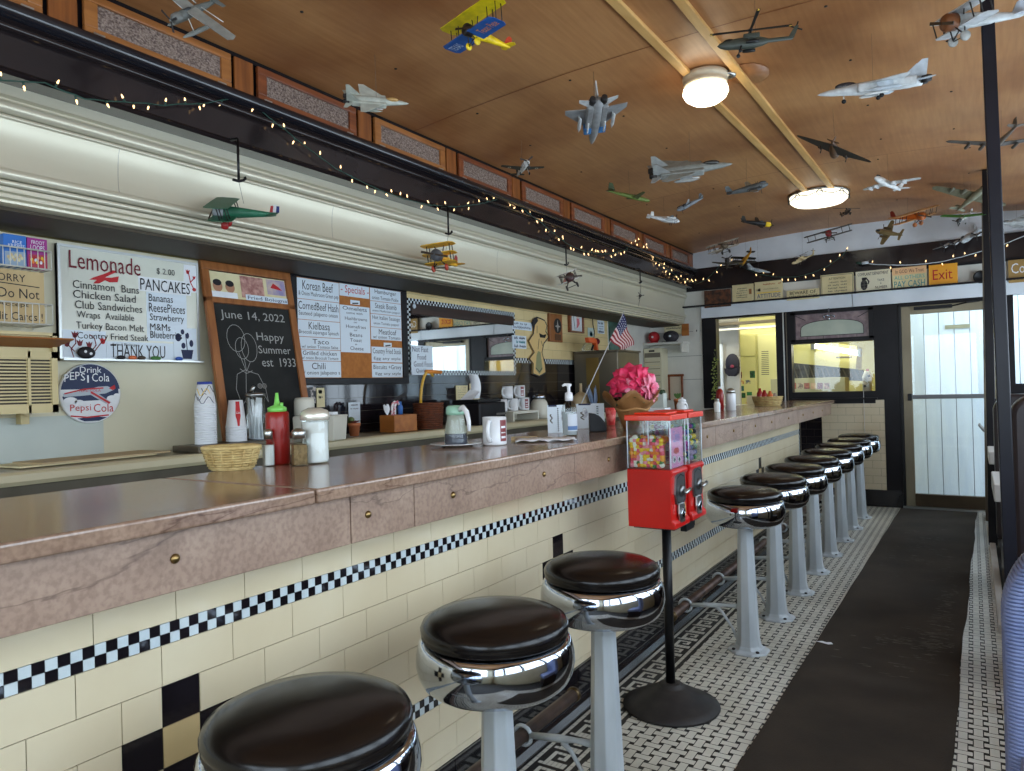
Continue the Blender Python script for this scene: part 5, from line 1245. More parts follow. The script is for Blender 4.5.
b = MB(); b.tube([(8*s,0,35*s),(14*s,0,37*s),(20*s,0,33*s),(23.5*s,0,24*s),(24*s,0,14*s)], [3*s,3*s,2.6*s,2.2*s,1.8*s], china, 8); b.build('handle', t, local=True)
# mug
def mug(p, s, lab, rz=0.0, grp=None, k=1.0, redprint=True):
    t = thing('coffee_mug', lab, 'mug', p, rz, grp)
    b = MB(); b.lathe([(10.4*s,0),(11.6*s,0.6*s),(12*s,2*s),(12*s,28*s*k),(11.2*s,28*s*k),(11*s,26*s*k),(10.6*s,3*s),(0,2.6*s)], china, n=30); c = b.build('cup', t, local=True)
    b = MB(); b.tube([(11.5*s,0,24*s*k),(17*s,0,23.5*s*k),(19.5*s,0,18*s*k),(19*s,0,10*s*k),(15.5*s,0,5.5*s*k),(11.5*s,0,5*s*k)], [2.1*s]*6, china, 8); b.build('handle', t, local=True)
    if redprint:
        b = MB(); n = 8
        for zz0, zz1, mm in ((4*s,25*s*k,mat('mug_red', S(120,38,40), 0.3)),(7*s,9*s,china),(12*s,13*s,china),(17*s,19*s,china)):
            vs = []; rr = 12.08*s if mm is not china else 12.16*s
            for z in (zz0, zz1):
                for i in range(n+1):
                    a = 0.85+0.75*i/n if mm is not china else 0.95+0.5*i/n
                    vs.append((rr*math.cos(a), rr*math.sin(a), z))
            b.add(vs, [(i,i+1,n+2+i,n+1+i) for i in range(n)], mm, True)
        b.build('print', t, local=True)
    return t
p = on_ctr(495, 445); mug(Vector((p.x,p.y,ZC1)), px_size(p,1), 'white coffee mug with a dark red print on the counter', -1.35)
# hand sanitiser
p = on_ctr(570, 436); p.z = ZC1; s = px_size(p, 1); t = thing('sanitizer_bottle', 'clear pump bottle of hand sanitizer on the counter', 'bottle', p, 0.6)
b = MB(); b.lathe([(7*s,0),(7.6*s,1*s),(7.6*s,27*s),(6.6*s,31*s),(3.4*s,34*s),(3*s,36*s)], M['jar_glass'], n=24, sx=1.0, sy=0.8); b.build('bottle_body', t, local=True)
b = MB(); b.lathe([(6.9*s,1*s),(7.1*s,2*s),(7.1*s,24*s),(0,24.4*s)], mat('clear_gel', S(214,222,226), 0.15, alpha=0.55), n=24, sx=1.0, sy=0.8); b.build('gel', t, local=True)
b = MB(); b.lathe([(4*s,35*s),(4.2*s,38*s),(3.8*s,43*s),(1.6*s,44*s),(1.6*s,49*s),(3*s,50*s),(3*s,52*s),(0,52.6*s)], china, n=18); b.tube([(0,0,51*s),(-4*s,-1*s,51.4*s),(-6.5*s,-1.6*s,50*s)], [1.6*s,1.4*s,1.1*s], china, 8); b.build('pump', t, local=True)
b = MB()
for zz0, zz1, mm in ((5*s,22*s,mat('label_grey', S(202,208,216), 0.4)),(6*s,10*s,mat('label_blue', S(86,120,170), 0.4))):
    rr = 7.75*s if mm.name.startswith('label_grey') else 7.85*s; n = 14; vs = []
    for z in (zz0, zz1):
        for i in range(n+1):
            a = -1.9+2.4*i/n; vs.append((rr*math.cos(a), rr*0.81*math.sin(a), z))
    b.add(vs, [(i,i+1,n+2+i,n+1+i) for i in range(n)], mm, True)
LB = Fr((0,-7.0*s,0),(1,0,0),(0,0,1))
b.build('label', t, local=True)
# spiral menus in a dark holder
pm = on_ctr(600, 431.5); s = px_size(pm, 1)
t = thing('menu_holder', 'dark curved menu holder standing behind the sanitizer', 'holder', (pm.x,pm.y,ZC1))
e1 = Vector((RT.x, RT.y, 0)).normalized(); HF = Fr((pm.x,pm.y,ZC1), e1, (0,0,1))
b = MB(); pr = [(-11*s,0),(6*s,0),(6*s,4*s),(4*s,10*s),(0,15*s),(-5*s,18*s),(-11*s,19*s)]; b.prism(HF, pr, -0.006, 0.03, M['black_paint']); b.build('holder_body', t, bevel=0.003)
def menu(u0, u1, v0, v1, dep, lab, fl):
    q = on_ctr((u0+u1)/2, v1); q = Vector((q.x, q.y, ZC1)); s = px_size(q, 1); w = (u1-u0)*s; h = (v1-v0)*s
    t = thing('spiral_menu', lab, 'menu', q, 0, 'spiral menus'); F = Fr(q-e1*w/2+Vector((0,0,0)), e1, (-0.05*FW.x+0, -0.05*FW.y, 1))
    F = Fr(q-e1*w/2, e1, Vector((FW.x*0.12, FW.y*0.12, 1)))
    b = MB(); b.fbox(F, 0, w, 0, h, -0.006, 0, M['paper_b']); b.build('pages', t)
    b = MB(); x = w*(0.55 if not fl else 0.72)
    for k in range(12): b.fbox(F, x, x+w*0.07, h*(0.06+0.072*k), h*(0.06+0.072*k)+h*0.035, 0, 0.003, M['black_metal'])
    b.build('spiral', t)
    b = MB(); dx = w*0.12
    for a, bb in ((0.2,.8),(0.55,.5)): b.line(F, [(dx+w*(0.05*math.cos(1.2*k)+.05)+w*.1*a, h*(.35+.035*k)) for k in range(10)], 0.0015, M['ink_grey'], 0.0006)
    b.disc(F, w*(.3 if fl else .85), h*.62, w*.10, h*.22, mat('menu_art', S(140,146,160), .5, col2=S(224,228,232), scale=60), 0.0005); b.line(F, [(w*.1,h*.97),(w*.5,h*.97)], .004, M['ink_blue'], .0006)
    b.build('print', t)
menu(548, 566, 405, 433, 0, 'spiral-bound menu standing left of the sanitizer bottle', False)
menu(577, 605, 403.5, 428.5, 0, 'spiral-bound menu standing right of the sanitizer bottle', True)
# folded papers and tray by the sanitizer
p = on_ctr(545, 441); s = px_size(p, 1)
t = thing('folded_napkins', 'crumpled white napkins and papers lying in front of the sanitizer', 'papers', (p.x,p.y,ZC1)); PF = Fr((p.x,p.y,ZC1),(e1.x,e1.y,0),(-e1.y,e1.x,0))
b = MB(); rg = random.Random(4); nx, ny = 14, 5; vs = []; fs = []
for j in range(ny):
    for i in range(nx): vs.append(PF.p((-30+60*i/(nx-1))*s, (-12+26*j/(ny-1))*s*1.6+rg.uniform(-1,1)*s*2, abs(math.sin(i*0.9+j))*2.2*s+0.5*s))
for j in range(ny-1):
    for i in range(nx-1): a = j*nx+i; fs.append((a,a+1,a+nx+1,a+nx))
b.add(vs, fs, M['paper'], True); b.build('napkin', t, solid=0.0012)
b = MB(); b.fbox(PF, -34*s, -6*s, 2*s, 60*s, 0, 0.004, M['paper_y']); b.build('paper_pad', t)
# poinsettia in brown wrap
p = Vector((0.075, 3.02, ZC1)); s = px_size(p, 1)*.92; t = thing('poinsettia', 'pink poinsettia wrapped in brown paper on the counter behind the candy machine', 'plant', p)
kraft = mat('kraft_paper', S(150,104,58), 0.6, col2=S(120,80,42), scale=9, bump=0.3, bscale=12)
b = MB(); n = 36; rows = []
for f, r, z in ((0,10,0),(.2,12,6),(.5,15.5,16),(.75,17,22),(1,23,31),(1.1,30,37)):
    rows.append([(r*s*(1+0.07*f*math.sin(5*2*math.pi*i/n+f*2))*math.cos(2*math.pi*i/n), r*s*(1+0.07*f*math.sin(5*2*math.pi*i/n+f*2))*math.sin(2*math.pi*i/n), z*s+(f>0.9)*6*s*math.sin(5*2*math.pi*i/n+1.0)) for i in range(n)])
vs = [v for r in rows for v in r]; b.add(vs, [(j*n+i, j*n+(i+1)%n, (j+1)*n+(i+1)%n, (j+1)*n+i) for j in range(5) for i in range(n)]+[tuple(range(n-1,-1,-1))], kraft, True)
b.build('paper_wrap', t, local=True, solid=0.002)
b = MB(); b.tube([((18)*s*math.cos(2*math.pi*i/24), (18)*s*math.sin(2*math.pi*i/24), 22*s+1.2*s*math.sin(i)) for i in range(24)], 1.3*s, mat('twine', S(176,130,80), .7), 6, closed=True); b.build('twine', t, local=True)
leafm = mat('dark_leaf', S(44,66,34), 0.45, col2=S(30,48,26), scale=10); pk1 = mat('pink_bract', S(236,70,112), 0.5, col2=S(222,50,96), scale=14); pk2 = mat('pale_pink_bract', S(244,158,178), 0.5, col2=S(236,120,150), scale=14)
def petal(b, c, d, up, L, w, m, curl=0.3):
    d = d.normalized(); sd = d.cross(up).normalized(); nn = sd.cross(d); N = 5; vs = []
    prof = [(0,.12),(.3,.8),(.55,1.0),(.8,.6),(1.0,.04)]
    for f, g in prof:
        q = c+d*(L*f)+nn*(-curl*L*f*f)
        vs += [q-sd*w*g, q+nn*(-0.08*w), q+sd*w*g]
    fs = []
    for k in range(4): fs += [(3*k,3*k+1,3*k+4,3*k+3),(3*k+1,3*k+2,3*k+5,3*k+4)]
    b.add(vs, fs, m, True)
rg = random.Random(12)
lb = MB()
for k in range(40):
    a = rg.uniform(0,6.28); e = rg.uniform(-.15,.5); d = Vector((math.cos(a)*math.cos(e), math.sin(a)*math.cos(e), math.sin(e)))
    petal(lb, Vector((7*s*math.cos(a), 7*s*math.sin(a), rg.uniform(33,46)*s)), d, Vector((0,0,1)), rg.uniform(13,21)*s, 5*s, leafm, .35)
lb.build('foliage', t, local=True, solid=0.0006)
vw = (Vector((CAM.x-p.x, CAM.y-p.y, 0))).normalized()
sdv = Vector((-vw.y, vw.x, 0))
heads = [(4,-3,55,1.75,pk1),(7,13,50,1.4,pk1),(9,20,44,1.15,pk2),(-4,-13,52,1.1,pk1),(-3,6,62,1.1,pk1),(11,4,44,1.1,pk2),(-6,18,50,1.0,pk1),(8,-16,44,.9,pk1)]
for hx_, hy_, hz_, sc, mm in heads:
    b = MB(); c = vw*(hx_*s)+sdv*(hy_*s)+Vector((0,0,hz_*s)); axd = (vw*(.35+hx_*.03)+sdv*(hy_*.05)+Vector((0,0,.25+(hz_-50)*.04))).normalized()
    q1 = axd.orthogonal().normalized(); q2 = axd.cross(q1)
    for ring, (nn_, el, L) in enumerate(((8,.08,14.5),(7,.42,12.5),(4,.9,8))):
        for k in range(nn_):
            a = 2*math.pi*(k+0.5*ring)/nn_+rg.uniform(-.15,.15); d = q1*(math.cos(a)*math.cos(el))+q2*(math.sin(a)*math.cos(el))+axd*math.sin(el)
            petal(b, c, d, axd, L*s*sc*rg.uniform(.9,1.1), 4.3*s*sc, mm, .22)
    b.build('flower_head', t, local=True, solid=0.0006)
b = MB(); b.lathe([(9*s,0.002),(11*s,20*s),(12*s,30*s),(0,30*s)], M['black_stone'], n=20); b.build('pot', t, local=True)
b = MB()
for k in range(3): b.tube([(20*s,(8-6*k)*s,44*s),(23*s,(9-7*k)*s,50*s)], [1.6*s,.6*s], china, 6)
b.build('white_tag', t, local=True)
# red candy jar beside the pot
p = on_ctr(611, 425); p.z = ZC1; s = px_size(p, 1); t = thing('red_wire_caddy', 'small red and white striped cup behind the spiral menus', 'cup', p)
b = MB(); b.lathe([(4*s,0),(5.6*s,17*s),(5.2*s,17*s),(3.6*s,1*s)], mat('pink_stripe_cup', S(226,120,112), .5, col2=S(206,60,60), scale=40, lo=.45, hi=.55), n=18); b.build('cup', t, local=True)
# white napkin box, kettle and succulents further along, behind the candy machine
p = Vector((-0.10, 3.62, ZC1)); s = px_size(p, 1); t = thing('napkin_box', 'white box with dark red panels behind the candy machine', 'box', p); BXF = Fr((p.x-19*s,p.y,ZC1),(1,0,0),(0,0,1))
b = MB(); b.fbox(BXF, 0, 38*s, 0, 14*s, -0.09, 0, china); b.build('box_body', t, bevel=.003); b = MB(); b.fbox(BXF, 9*s, 19*s, 2*s, 10*s, 0, .002, M['ink_maroon']); b.fbox(BXF, 27*s, 31*s, 3*s, 10*s, 0, .002, M['ink_maroon']); b.build('panel', t)
p = Vector((-0.16, 4.35, ZC1)); s = px_size(p, 1)*.62; t = thing('milk_kettle', 'white lidded jug with a curved handle behind the candy machine', 'jug', p, -.7)
b = MB(); b.lathe([(8.5*s,0),(9*s,1*s),(9*s,18*s),(7*s,22*s),(6*s,23*s)], china, n=24); b.build('jug_body', t, local=True); b = MB(); b.lathe([(6.4*s,23*s),(6.4*s,26*s),(2*s,28*s),(1.5*s,30*s),(0,30*s)], china, n=18); b.build('lid', t, local=True)
b = MB(); b.tube([(8*s,0,18*s),(13*s,0,19*s),(16*s,0,15*s),(16.5*s,0,6*s)], 1.2*s, china, 8); b.build('handle', t, local=True)
p = Vector((-0.30, 4.30, ZC1)); s = px_size(p, 1); t = thing('planter_box', 'pale planter box with small green succulents behind the flowers', 'planter', p)
b = MB(); b.box(-8*s, 8*s, -5*s, 5*s, 0, 23*s, M['pale_paint']); b.build('planter', t, local=True, bevel=.003); b = MB()
for k in range(9): b.ball((rg.uniform(-7,7)*s, rg.uniform(-4,4)*s, 24*s), 2.6*s, leafm, 7, 5)
b.build('foliage', t, local=True)
p = Vector((-0.33, 4.75, ZC1)); s = px_size(p, 1)*.8; t = thing('terracotta_succulent', 'little succulent in an orange pot behind the candy machine', 'plant', p)
b = MB(); b.lathe([(3.4*s,0),(4.6*s,15*s),(5*s,15*s),(5*s,18*s),(0,18*s)], mat('terracotta', S(190,112,68), .6), n=18); b.build('pot', t, local=True)
b = MB()
for k in range(10): a = k*.63; petal(b, Vector((0,0,18*s)), Vector((math.cos(a)*.6,math.sin(a)*.6,1)), Vector((0,0,1)).cross(Vector((1,0,0)))+Vector((.01,0,.3)), 8*s, 1.8*s, mat('succulent_green', S(96,140,80), .5), .2)
b.build('foliage', t, local=True)
# far end of the counter
def far_pt(u, x): # point of the counter top at a column of the picture, a chosen distance from its front edge
    d = ray(u, 385); tt = (x-CAM.x)/d.x; q = CAM+d*tt; return Vector((x, q.y, ZC1))
p = far_pt(716.5, -0.12); s = px_size(p, 1)
t = thing('shaker', 'salt shaker at the far end of the counter beside the white napkin dispenser', 'shaker', p, 0, 'salt and pepper shakers')
b = MB(); b.lathe([(3.2*s,0),(3.4*s,8*s),(2.4*s,10.5*s)], salt_w, n=10, smooth=False); b.build('glass_body', t, local=True); b = MB(); b.lathe([(2.4*s,10.5*s),(2.3*s,13*s),(0,13.6*s)], M['brushed'], n=12); b.build('cap', t, local=True)
p = far_pt(730.5, -0.10); s = px_size(p, 1); t = thing('napkin_dispenser', 'white cylindrical dispenser with a steel lid at the far counter end', 'dispenser', p)
b = MB(); b.lathe([(4.8*s,0),(4.8*s,16*s),(4.2*s,17*s)], china, n=20); b.build('cylinder', t, local=True); b = MB(); b.lathe([(4.4*s,17*s),(4.2*s,20*s),(2*s,22*s),(0,22*s)], M['brushed'], n=18); b.build('lid', t, local=True)
p = far_pt(719.5, -0.22); s = px_size(p, 1); t = thing('squeeze_bottle', 'small red sauce bottle at the far counter end behind the salt shaker', 'bottle', p)
b = MB(); b.lathe([(3.6*s,0),(3.8*s,13*s),(3.4*s,18*s),(1.6*s,21*s)], red_s, n=16); b.build('bottle_body', t, local=True); b = MB(); b.lathe([(1.7*s,21*s),(1.5*s,23*s),(0,23*s)], china, n=12); b.build('nozzle_cap', t, local=True)
p = far_pt(767, -0.06); s = px_size(p, 1); bk_ = basket_(p, 14*s, 11.5*s, 8*s, 'pale wicker basket of red sauce bottles at the far counter end', rows=6, sx=1.0, sy=.8)
for du, h_, mm, lab in ((-8,17,red_s,'tall red sauce bottle in the far basket, left'),(-3,15,red_s,'dark red sauce bottle in the far basket, centre left'),(3,14,mat('orange_sauce', S(196,96,44), .4),'orange sauce bottle in the far basket, centre right'),(8,12,mat('steel_jar', S(170,160,150), .3, .6),'steel-capped jar in the far basket, right')):
    c = p+Vector((du*s*.84, du*s*.25, 0.006)); t = thing('sauce_bottle', lab, 'bottle', c, 0, 'bottles in the far basket'); b = MB(); b.lathe([(3*s,0),(3.1*s,h_*.7*s),(1.5*s,h_*.86*s),(1.2*s,h_*s),(0,h_*s)], mm, n=14); b.build('bottle_body', t, local=True)
p = far_pt(752, -0.28); s = px_size(p, 1); t = thing('small_box', 'small pale carton at the far counter end below the refrigerator notes', 'box', p); b = MB(); b.box(-5*s, 5*s, -3*s, 3*s, 0, 9*s, M['paper_y']); b.build('carton', t, local=True, bevel=.002)
# ivy hanging along the frame of the pass
t = thing('trailing_ivy', 'trailing pale green ivy hanging beside the black frame post', 'plant', tuple(P(714, 390, 'y', YE-.08))); b = MB(); ivm = mat('ivy', S(150,160,84), .5, col2=S(110,124,60), scale=30)
stem = [P(715+1.5*math.sin(v*.3), v, 'y', YE-.05) for v in range(352, 400, 4)]; b.tube(stem, .003, leafm, 5); b.build('stem', t)
b = MB()
for k in range(70):
    q = stem[min(int(rg.random()**.7*len(stem)), len(stem)-1)]+Vector((rg.uniform(-.02,.02), rg.uniform(-.03,.01), rg.uniform(-.03,.03))); petal(b, q, Vector((rg.uniform(-1,1), -.3, rg.uniform(-1,.2))), Vector((0,-1,.2)), .022, .009, ivm, .2)
b.build('foliage', t)

# ------------------------------------------------------------------ back counter and the things on it
ZB = 1.035
bc = thing('back_counter', 'cream back counter running below the boards along the wall', 'counter', (-1.6, 2, 0)); lam = mat('cream_laminate', S(206,196,160), .35, col2=S(192,180,146), scale=2.5)
b = MB(); b.box(XB+.008, -1.445, YN+.2, 6.9, ZB-.012, ZB, mat('grey_worktop', S(158,146,118), .35, col2=S(140,128,102), scale=4)); b.build('worktop', bc)
b = MB(); b.sweep([(-1.50,ZB-.045),(-1.44,ZB-.045),(-1.432,ZB-.03),(-1.434,ZB-.006),(-1.445,ZB+.003),(-1.50,ZB+.003)], YN+.2, 6.9, lam); b.build('front_edge', bc)
b = MB(); b.box(XB+.01, -1.47, YN+.2, 6.9, 0, ZB-.045, M['dull_steel']); b.build('cabinet', bc)
ZB1 = ZB+.0036
def on_bb(u, x=-1.65, z=None):
    d = ray(u, 400); tt = (x-CAM.x)/d.x; q = CAM+d*tt; return Vector((x, q.y, ZB1 if z is None else z))
# folded sheets at the left
for k, (y0, y1, x0, x1, rz) in enumerate(((1.50,1.95,-1.80,-1.60,.05),)):
    t = thing('cardboard_sheet', 'flattened tan cardboard sheets lying on the back counter under the round sign', 'cardboard', (-1.7,1.52,ZB1), rz); b = MB(); b.box(-.11,.11,-.27,.27,0,.006,M['paper_y']); b.build('sheet', t, local=True); b = MB(); b.box(-.09,.12,-.2,.33,.0065,.0125,mat('tan_sheet', S(190,168,130), .7)); b.build('sheet', t, local=True)
# tray with the cup stacks and straws
t = thing('serving_tray', 'low steel tray carrying the paper cups and the straw jar', 'tray', (-1.565,2.26,ZB1)); b = MB(); b.box(-.09,.105,-.36,.30,0,.03,M['dull_steel']); b.build('tray_base', t, local=True, bevel=.004)
b = MB(); b.lathe([(0,0.0305),(.05,.0305),(.085,.036),(.085,.039),(.05,.034),(0,.034)], M['paper_b'], (0.02,0.06,0), 24); b.build('plate', t, local=True)
ztr = ZB1+.031
def cup_stack(u, wpx, ntop, hpx, lab, lab2, grp, art, taper=.82):
    """nested paper cups, each a cup of its own; the top one shows its printed side"""
    p = on_bb(u, -1.565, ztr); s = px_size(p, 1); r = wpx*s/2; h = hpx*s; hc = ntop*s; top = h-hc; n = 26
    ro = lambda z: r*(.985+(taper*.9-.985)*z/hc); w_ = .0005
    q = MB(); q.lathe([(0,hc-.004),(ro(hc)-.0012,hc-.004),(ro(hc)-.0008,hc),(ro(hc),hc),(ro(.006),.006),(ro(.005)+.0018,.0050),(ro(.005)+.0022,.0025),(ro(0)+.0014,.0),(ro(0)-w_,.0006),(ro(hc-.0045)-w_,hc-.0045),(0,hc-.0045)][::-1], M['paper'], n=n)
    o = q.build('paper_cup'); pitch = .0098; cnt = int(top/pitch); rg = random.Random(int(u))
    for k in range(cnt+1):
        c = o if k == 0 else o.copy()
        if k: COL.objects.link(c)
        c.location = (p.x, p.y, p.z+.0004+top*k/cnt); c.rotation_euler = (0,0,rg.uniform(0,6)); WM[c] = Matrix.Translation(c.location)
        tag(c, lab2 if k < cnt else lab, 'paper cup', grp)
    c.rotation_euler = (0,0,0)
    art(c, r, 0.0, hc, taper, s); return c
def art1(t, r, z0, z1, tp, s):
    b = MB(); n = 26
    b.lathe([(r*tp*.955,z1-.012),(r*tp*.915,z1+.0004)], mat('cup_blue', S(52,70,150), .5), n=n); q = MB()
    for k, (m_, zz) in enumerate(((M['ink_grey'],.35),(CM[0],.55),(M['ink_blue'],.2),(M['ink_grey'],.7))):
        pts = []
        for i in range(9):
            a = -2.2+i*.22+k*.4; f = zz+.16*math.sin(i*1.1+k); rr = r*(.97+(tp*.9-.97)*f)+.0006; pts.append((rr*math.cos(a), rr*math.sin(a), z0+(z1-z0)*f))
        b.tube(pts, .0016, m_, 5)
    b.build('print', t, local=True)
def art2(t, r, z0, z1, tp, s):
    b = MB(); n = 6; vs = []; ac = math.atan2(CAM.y-WM[t].translation.y, CAM.x-WM[t].translation.x)+.25
    prof = [(0.05,.10),(.25,.16),(.42,.30),(.55,.30),(.75,.27),(.95,.26)]
    for f, w in prof:
        rr = r*(.97+(tp*.9-.97)*f)+.0008
        for i in range(n+1): a = ac-w+2*w*i/n; vs.append((rr*math.cos(a), rr*math.sin(a), z0+(z1-z0)*f))
    b.add(vs, [(j*(n+1)+i, j*(n+1)+i+1, (j+1)*(n+1)+i+1, (j+1)*(n+1)+i) for j in range(5) for i in range(n)], M['ink_red'], True)
    pt = Fr((math.cos(ac)*(r*.9+.001), math.sin(ac)*(r*.9+.001), z0+(z1-z0)*.5), (-math.sin(ac),math.cos(ac),0), (0,0,1)); b.text(pt, 'Coke', -r*.22, 0, r*.44, r*.22, M['paper'], .002)
    b.build('print', t, local=True)
cup_stack(205, 21, 23, 62, 'top paper cup with a blue base band on the tall cup stack', 'plain nested paper cup in the tall stack at the left of the tray', 'tall stack of paper cups', art1, .72)
cup_stack(235.5, 20, 27, 41, 'top paper cup with a red bottle print on the shorter cup stack', 'plain nested paper cup in the shorter stack beside the straw jar', 'short stack of paper cups', art2, .74)
# straw jar
p = on_bb(255.5, -1.565, ztr); s = px_size(p, 1); t = thing('straw_jar', 'glass jar packed with white wrapped straws on the back counter', 'jar', p)
b = MB(); b.lathe([(8.5*s,0),(9*s,1*s),(9.4*s,42*s),(9*s,43*s)], M['jar_glass'], n=20); b.build('glass_jar', t, local=True)
rg = random.Random(8)
for k in range(36):
    a = rg.uniform(0,6.28); r0 = rg.uniform(1,7)*s; r1 = rg.uniform(4,7.6)*s; a2 = a+rg.uniform(-.6,.6); o3 = WM[t].translation
    q = MB(); q.tube([o3+Vector((r0*math.cos(a), r0*math.sin(a), 1.2*s)), o3+Vector((r1*math.cos(a2), r1*math.sin(a2), rg.uniform(36,42)*s))], .0046, M['paper'], 6); tag(q.build('drinking_straw'), 'white wrapped drinking straw standing in the glass straw jar', 'straw', 'straws in the jar')
b = MB(); b.lathe([(9.6*s,43*s),(9.6*s,46*s),(3*s,47*s)], M['brushed'], n=20); b.tube([(-8*s,0,46*s),(-2*s,0,53*s)], [2.4*s,1.6*s], M['brushed'], 8); b.build('lid', t, local=True)
# white napkin dispenser and recipe card behind the shakers
p = on_bb(304, -1.59); s = px_size(p, 1); t = thing('plastic_tub', 'white square plastic tub stack behind the sugar jar', 'tub', p, .25); whp = mat('white_plastic', S(216,212,196), .4)
b = MB(); b.lathe([(11.5*s,0),(12*s,23*s),(11*s,25*s)], whp, n=4, smooth=False, a0=math.pi/4); b.build('lower_tub', t, local=True, bevel=.006); b = MB(); b.lathe([(9*s,25.4*s),(10*s,26*s),(10*s,40*s),(8.5*s,43*s),(0,43.5*s)], whp, n=22); b.build('upper_tub', t, local=True)
p = on_bb(330, -1.48); s = px_size(p, 1); t = thing('plastic_tub', 'white plastic napkin bin at the edge of the back counter', 'tub', p, .2); b = MB(); b.lathe([(15*s,0),(17*s,23*s),(17.6*s,23.5*s),(17.6*s,25*s),(0,25*s)], whp, n=4, smooth=False, a0=math.pi/4); b.build('bin', t, local=True, bevel=.005); b = MB(); b.box(-9*s,6*s,-4*s,4*s,25.3*s,28*s,M['paper']); b.build('folded_paper', t, local=True)
wall_card(316.5, 325, 388, 407, 'recipe_card', 'narrow cream card with writing below the specials board', 'card', M['paper_y'], [('',.25,.7,.1,.3,M['ink_grey']),('',.25,.7,.4,.55,M['ink_grey'])], c=.012)
wall_card(296, 316, 387.5, 403, 'photo_card', 'dark photograph of figures leaning below the specials board', 'photo', mat('dark_photo', S(30,26,30), .4, col2=S(190,180,170), scale=30, lo=.5, hi=.6), [], c=.012)
# small succulent, note, card box, basket with yellow handle, wooden caddy
p = on_bb(353.5, -1.58); s = px_size(p, 1); t = thing('potted_succulent', 'small succulent with red leaves in a terracotta pot on the back counter', 'plant', p); terr = mat('terracotta_b', S(188,112,72), .6)
b = MB(); b.lathe([(4.4*s,0),(5.6*s,10*s),(6.2*s,10*s),(6.2*s,13*s),(0,13*s)], terr, n=20); b.build('pot', t, local=True); b = MB(); rdl = mat('red_succulent', S(120,40,44), .5); sg = mat('green_succulent', S(92,110,60), .5)
for k in range(12): a = k*.52; petal(b, Vector((0,0,12.5*s)), Vector((math.cos(a),math.sin(a),.6)), Vector((0,0,1)), 7*s, 2.2*s, rdl, .1)
b.ball((-4*s,0,16*s), 3.4*s, sg, 8, 6); b.ball((-7*s,1*s,14*s), 2.6*s, sg, 8, 6); b.build('foliage', t, local=True)
wall_card(348.5, 360.5, 402.5, 424, 'note_card', 'small white note behind the little terracotta pot', 'card', M['paper_b'], [('',.2,.8,.08,.16,M['ink_grey']),('',.15,.85,.25,.32,M['ink_grey'])], c=.012)
p = on_bb(398, -1.60); s = px_size(p, 1); t = thing('wooden_caddy', 'wooden box of pens and candy canes beside the brown basket', 'box', p); wdm = mat('honey_wood', S(178,112,52), .4, col2=S(152,90,38), scale=4, stretch=(1,6,6))
b = MB(); b.box(-.06,.06,-17*s,17*s,0,17*s,wdm); b.build('box_body', t, local=True, bevel=.004)
for i in range(2):
    b = MB(); y = (-9+i*4)*s; b.tube([(0,y,17*s),(0,y,25*s),(0,y+1*s,28*s),(0,y+4*s,30*s),(0,y+6*s,27*s)], 1.3*s, mat('pink_cane', S(226,110,130), .4, col2=S(240,236,236), scale=60, lo=.48, hi=.52), 8); o = b.build('candy_cane'); o.location = p; tag(o, ('pink and white candy cane in the wooden caddy, the left one','pink and white candy cane in the wooden caddy, the right one')[i], 'candy cane', 'candy canes in the caddy')
b = MB(); b.lathe([(2.6*s,17*s),(2.6*s,25*s),(1.4*s,27*s),(1.4*s,30*s),(0,30*s)], mat('blue_bottle', S(60,110,180), .4), (0,3*s,0), 12); o = b.build('small_bottle'); o.location = p; tag(o, 'small blue bottle sticking out of the wooden caddy', 'bottle')
b = MB()
for k in range(6): petal(b, Vector((0,-16*s,17*s)), Vector((rg.uniform(-.3,.3),rg.uniform(-.7,.3),1)), Vector((1,0,.1)), 11*s, 2.4*s, M['paper'], .15)
o = b.build('paper_flower'); o.location = p; tag(o, 'white paper flower at the left end of the wooden caddy', 'flower')
p = on_bb(428, -1.60); s = px_size(p, 1); brw = mat('brown_wicker', S(120,62,32), .6, col2=S(84,42,22), scale=40); hb_ = basket_(p, 14*s, 12.5*s, 24*s, 'dark brown woven basket with a yellow arched handle on the back counter', brw, 'handled_basket', rows=12)
b = MB(); yh = mat('yellow_handle', S(206,160,50), .35); pts = []
for k in range(9): a = math.pi*k/12; pts.append((0, -13.5*s*math.cos(a)+2*s, 24*s+33*s*math.sin(a)))
b.tube(pts, 1.5*s, yh, 8); b.build('handle', hb_, local=True)
b = MB(); b.tube([(0,-2*s,57*s),(0,8*s,57*s),(0,22*s,56.6*s)], [2*s,2.2*s,1.8*s], mat('orange_grip', S(214,130,40), .4), 8); b.build('grip', hb_, local=True)
# paper rolls and receipts on a black register
p = on_bb(477, -1.56); s = px_size(p, 1); t = thing('cash_register', 'black cash register behind the syrup pitcher, receipts on top', 'register', p)
b = MB(); b.box(-.12,.12,-20*s,26*s,0,22*s,M['black_paint']); b.build('register_body', t, local=True, bevel=.01); b = MB(); b.box(-.11,.11,-20*s,20*s,22.3*s,25*s,M['black_metal']); b.build('top_tray', t, local=True, bevel=.004)
b = MB(); b.fbox(Fr((.122,0,0),(0,1,0),(0,0,1)), 8*s, 26*s, 9*s, 11*s, 0, .002, M['ink_grey']); b.build('slot', t, local=True)
q = p+Vector((0.03,-12*s,25.3*s)); t = thing('receipt_roll', 'curling white receipt paper on the cash register', 'paper', q); b = MB(); N = 12; vs = []
for k in range(N):
    f = k/(N-1); vs += [(-.03, -2*s+9*s*math.sin(f*2.2)*(1-f*.2)-6*s*f, f*25*s), (.03, 4*s+9*s*math.sin(f*2.2)*(1-f*.2)-8*s*f, f*23*s+1*s)]
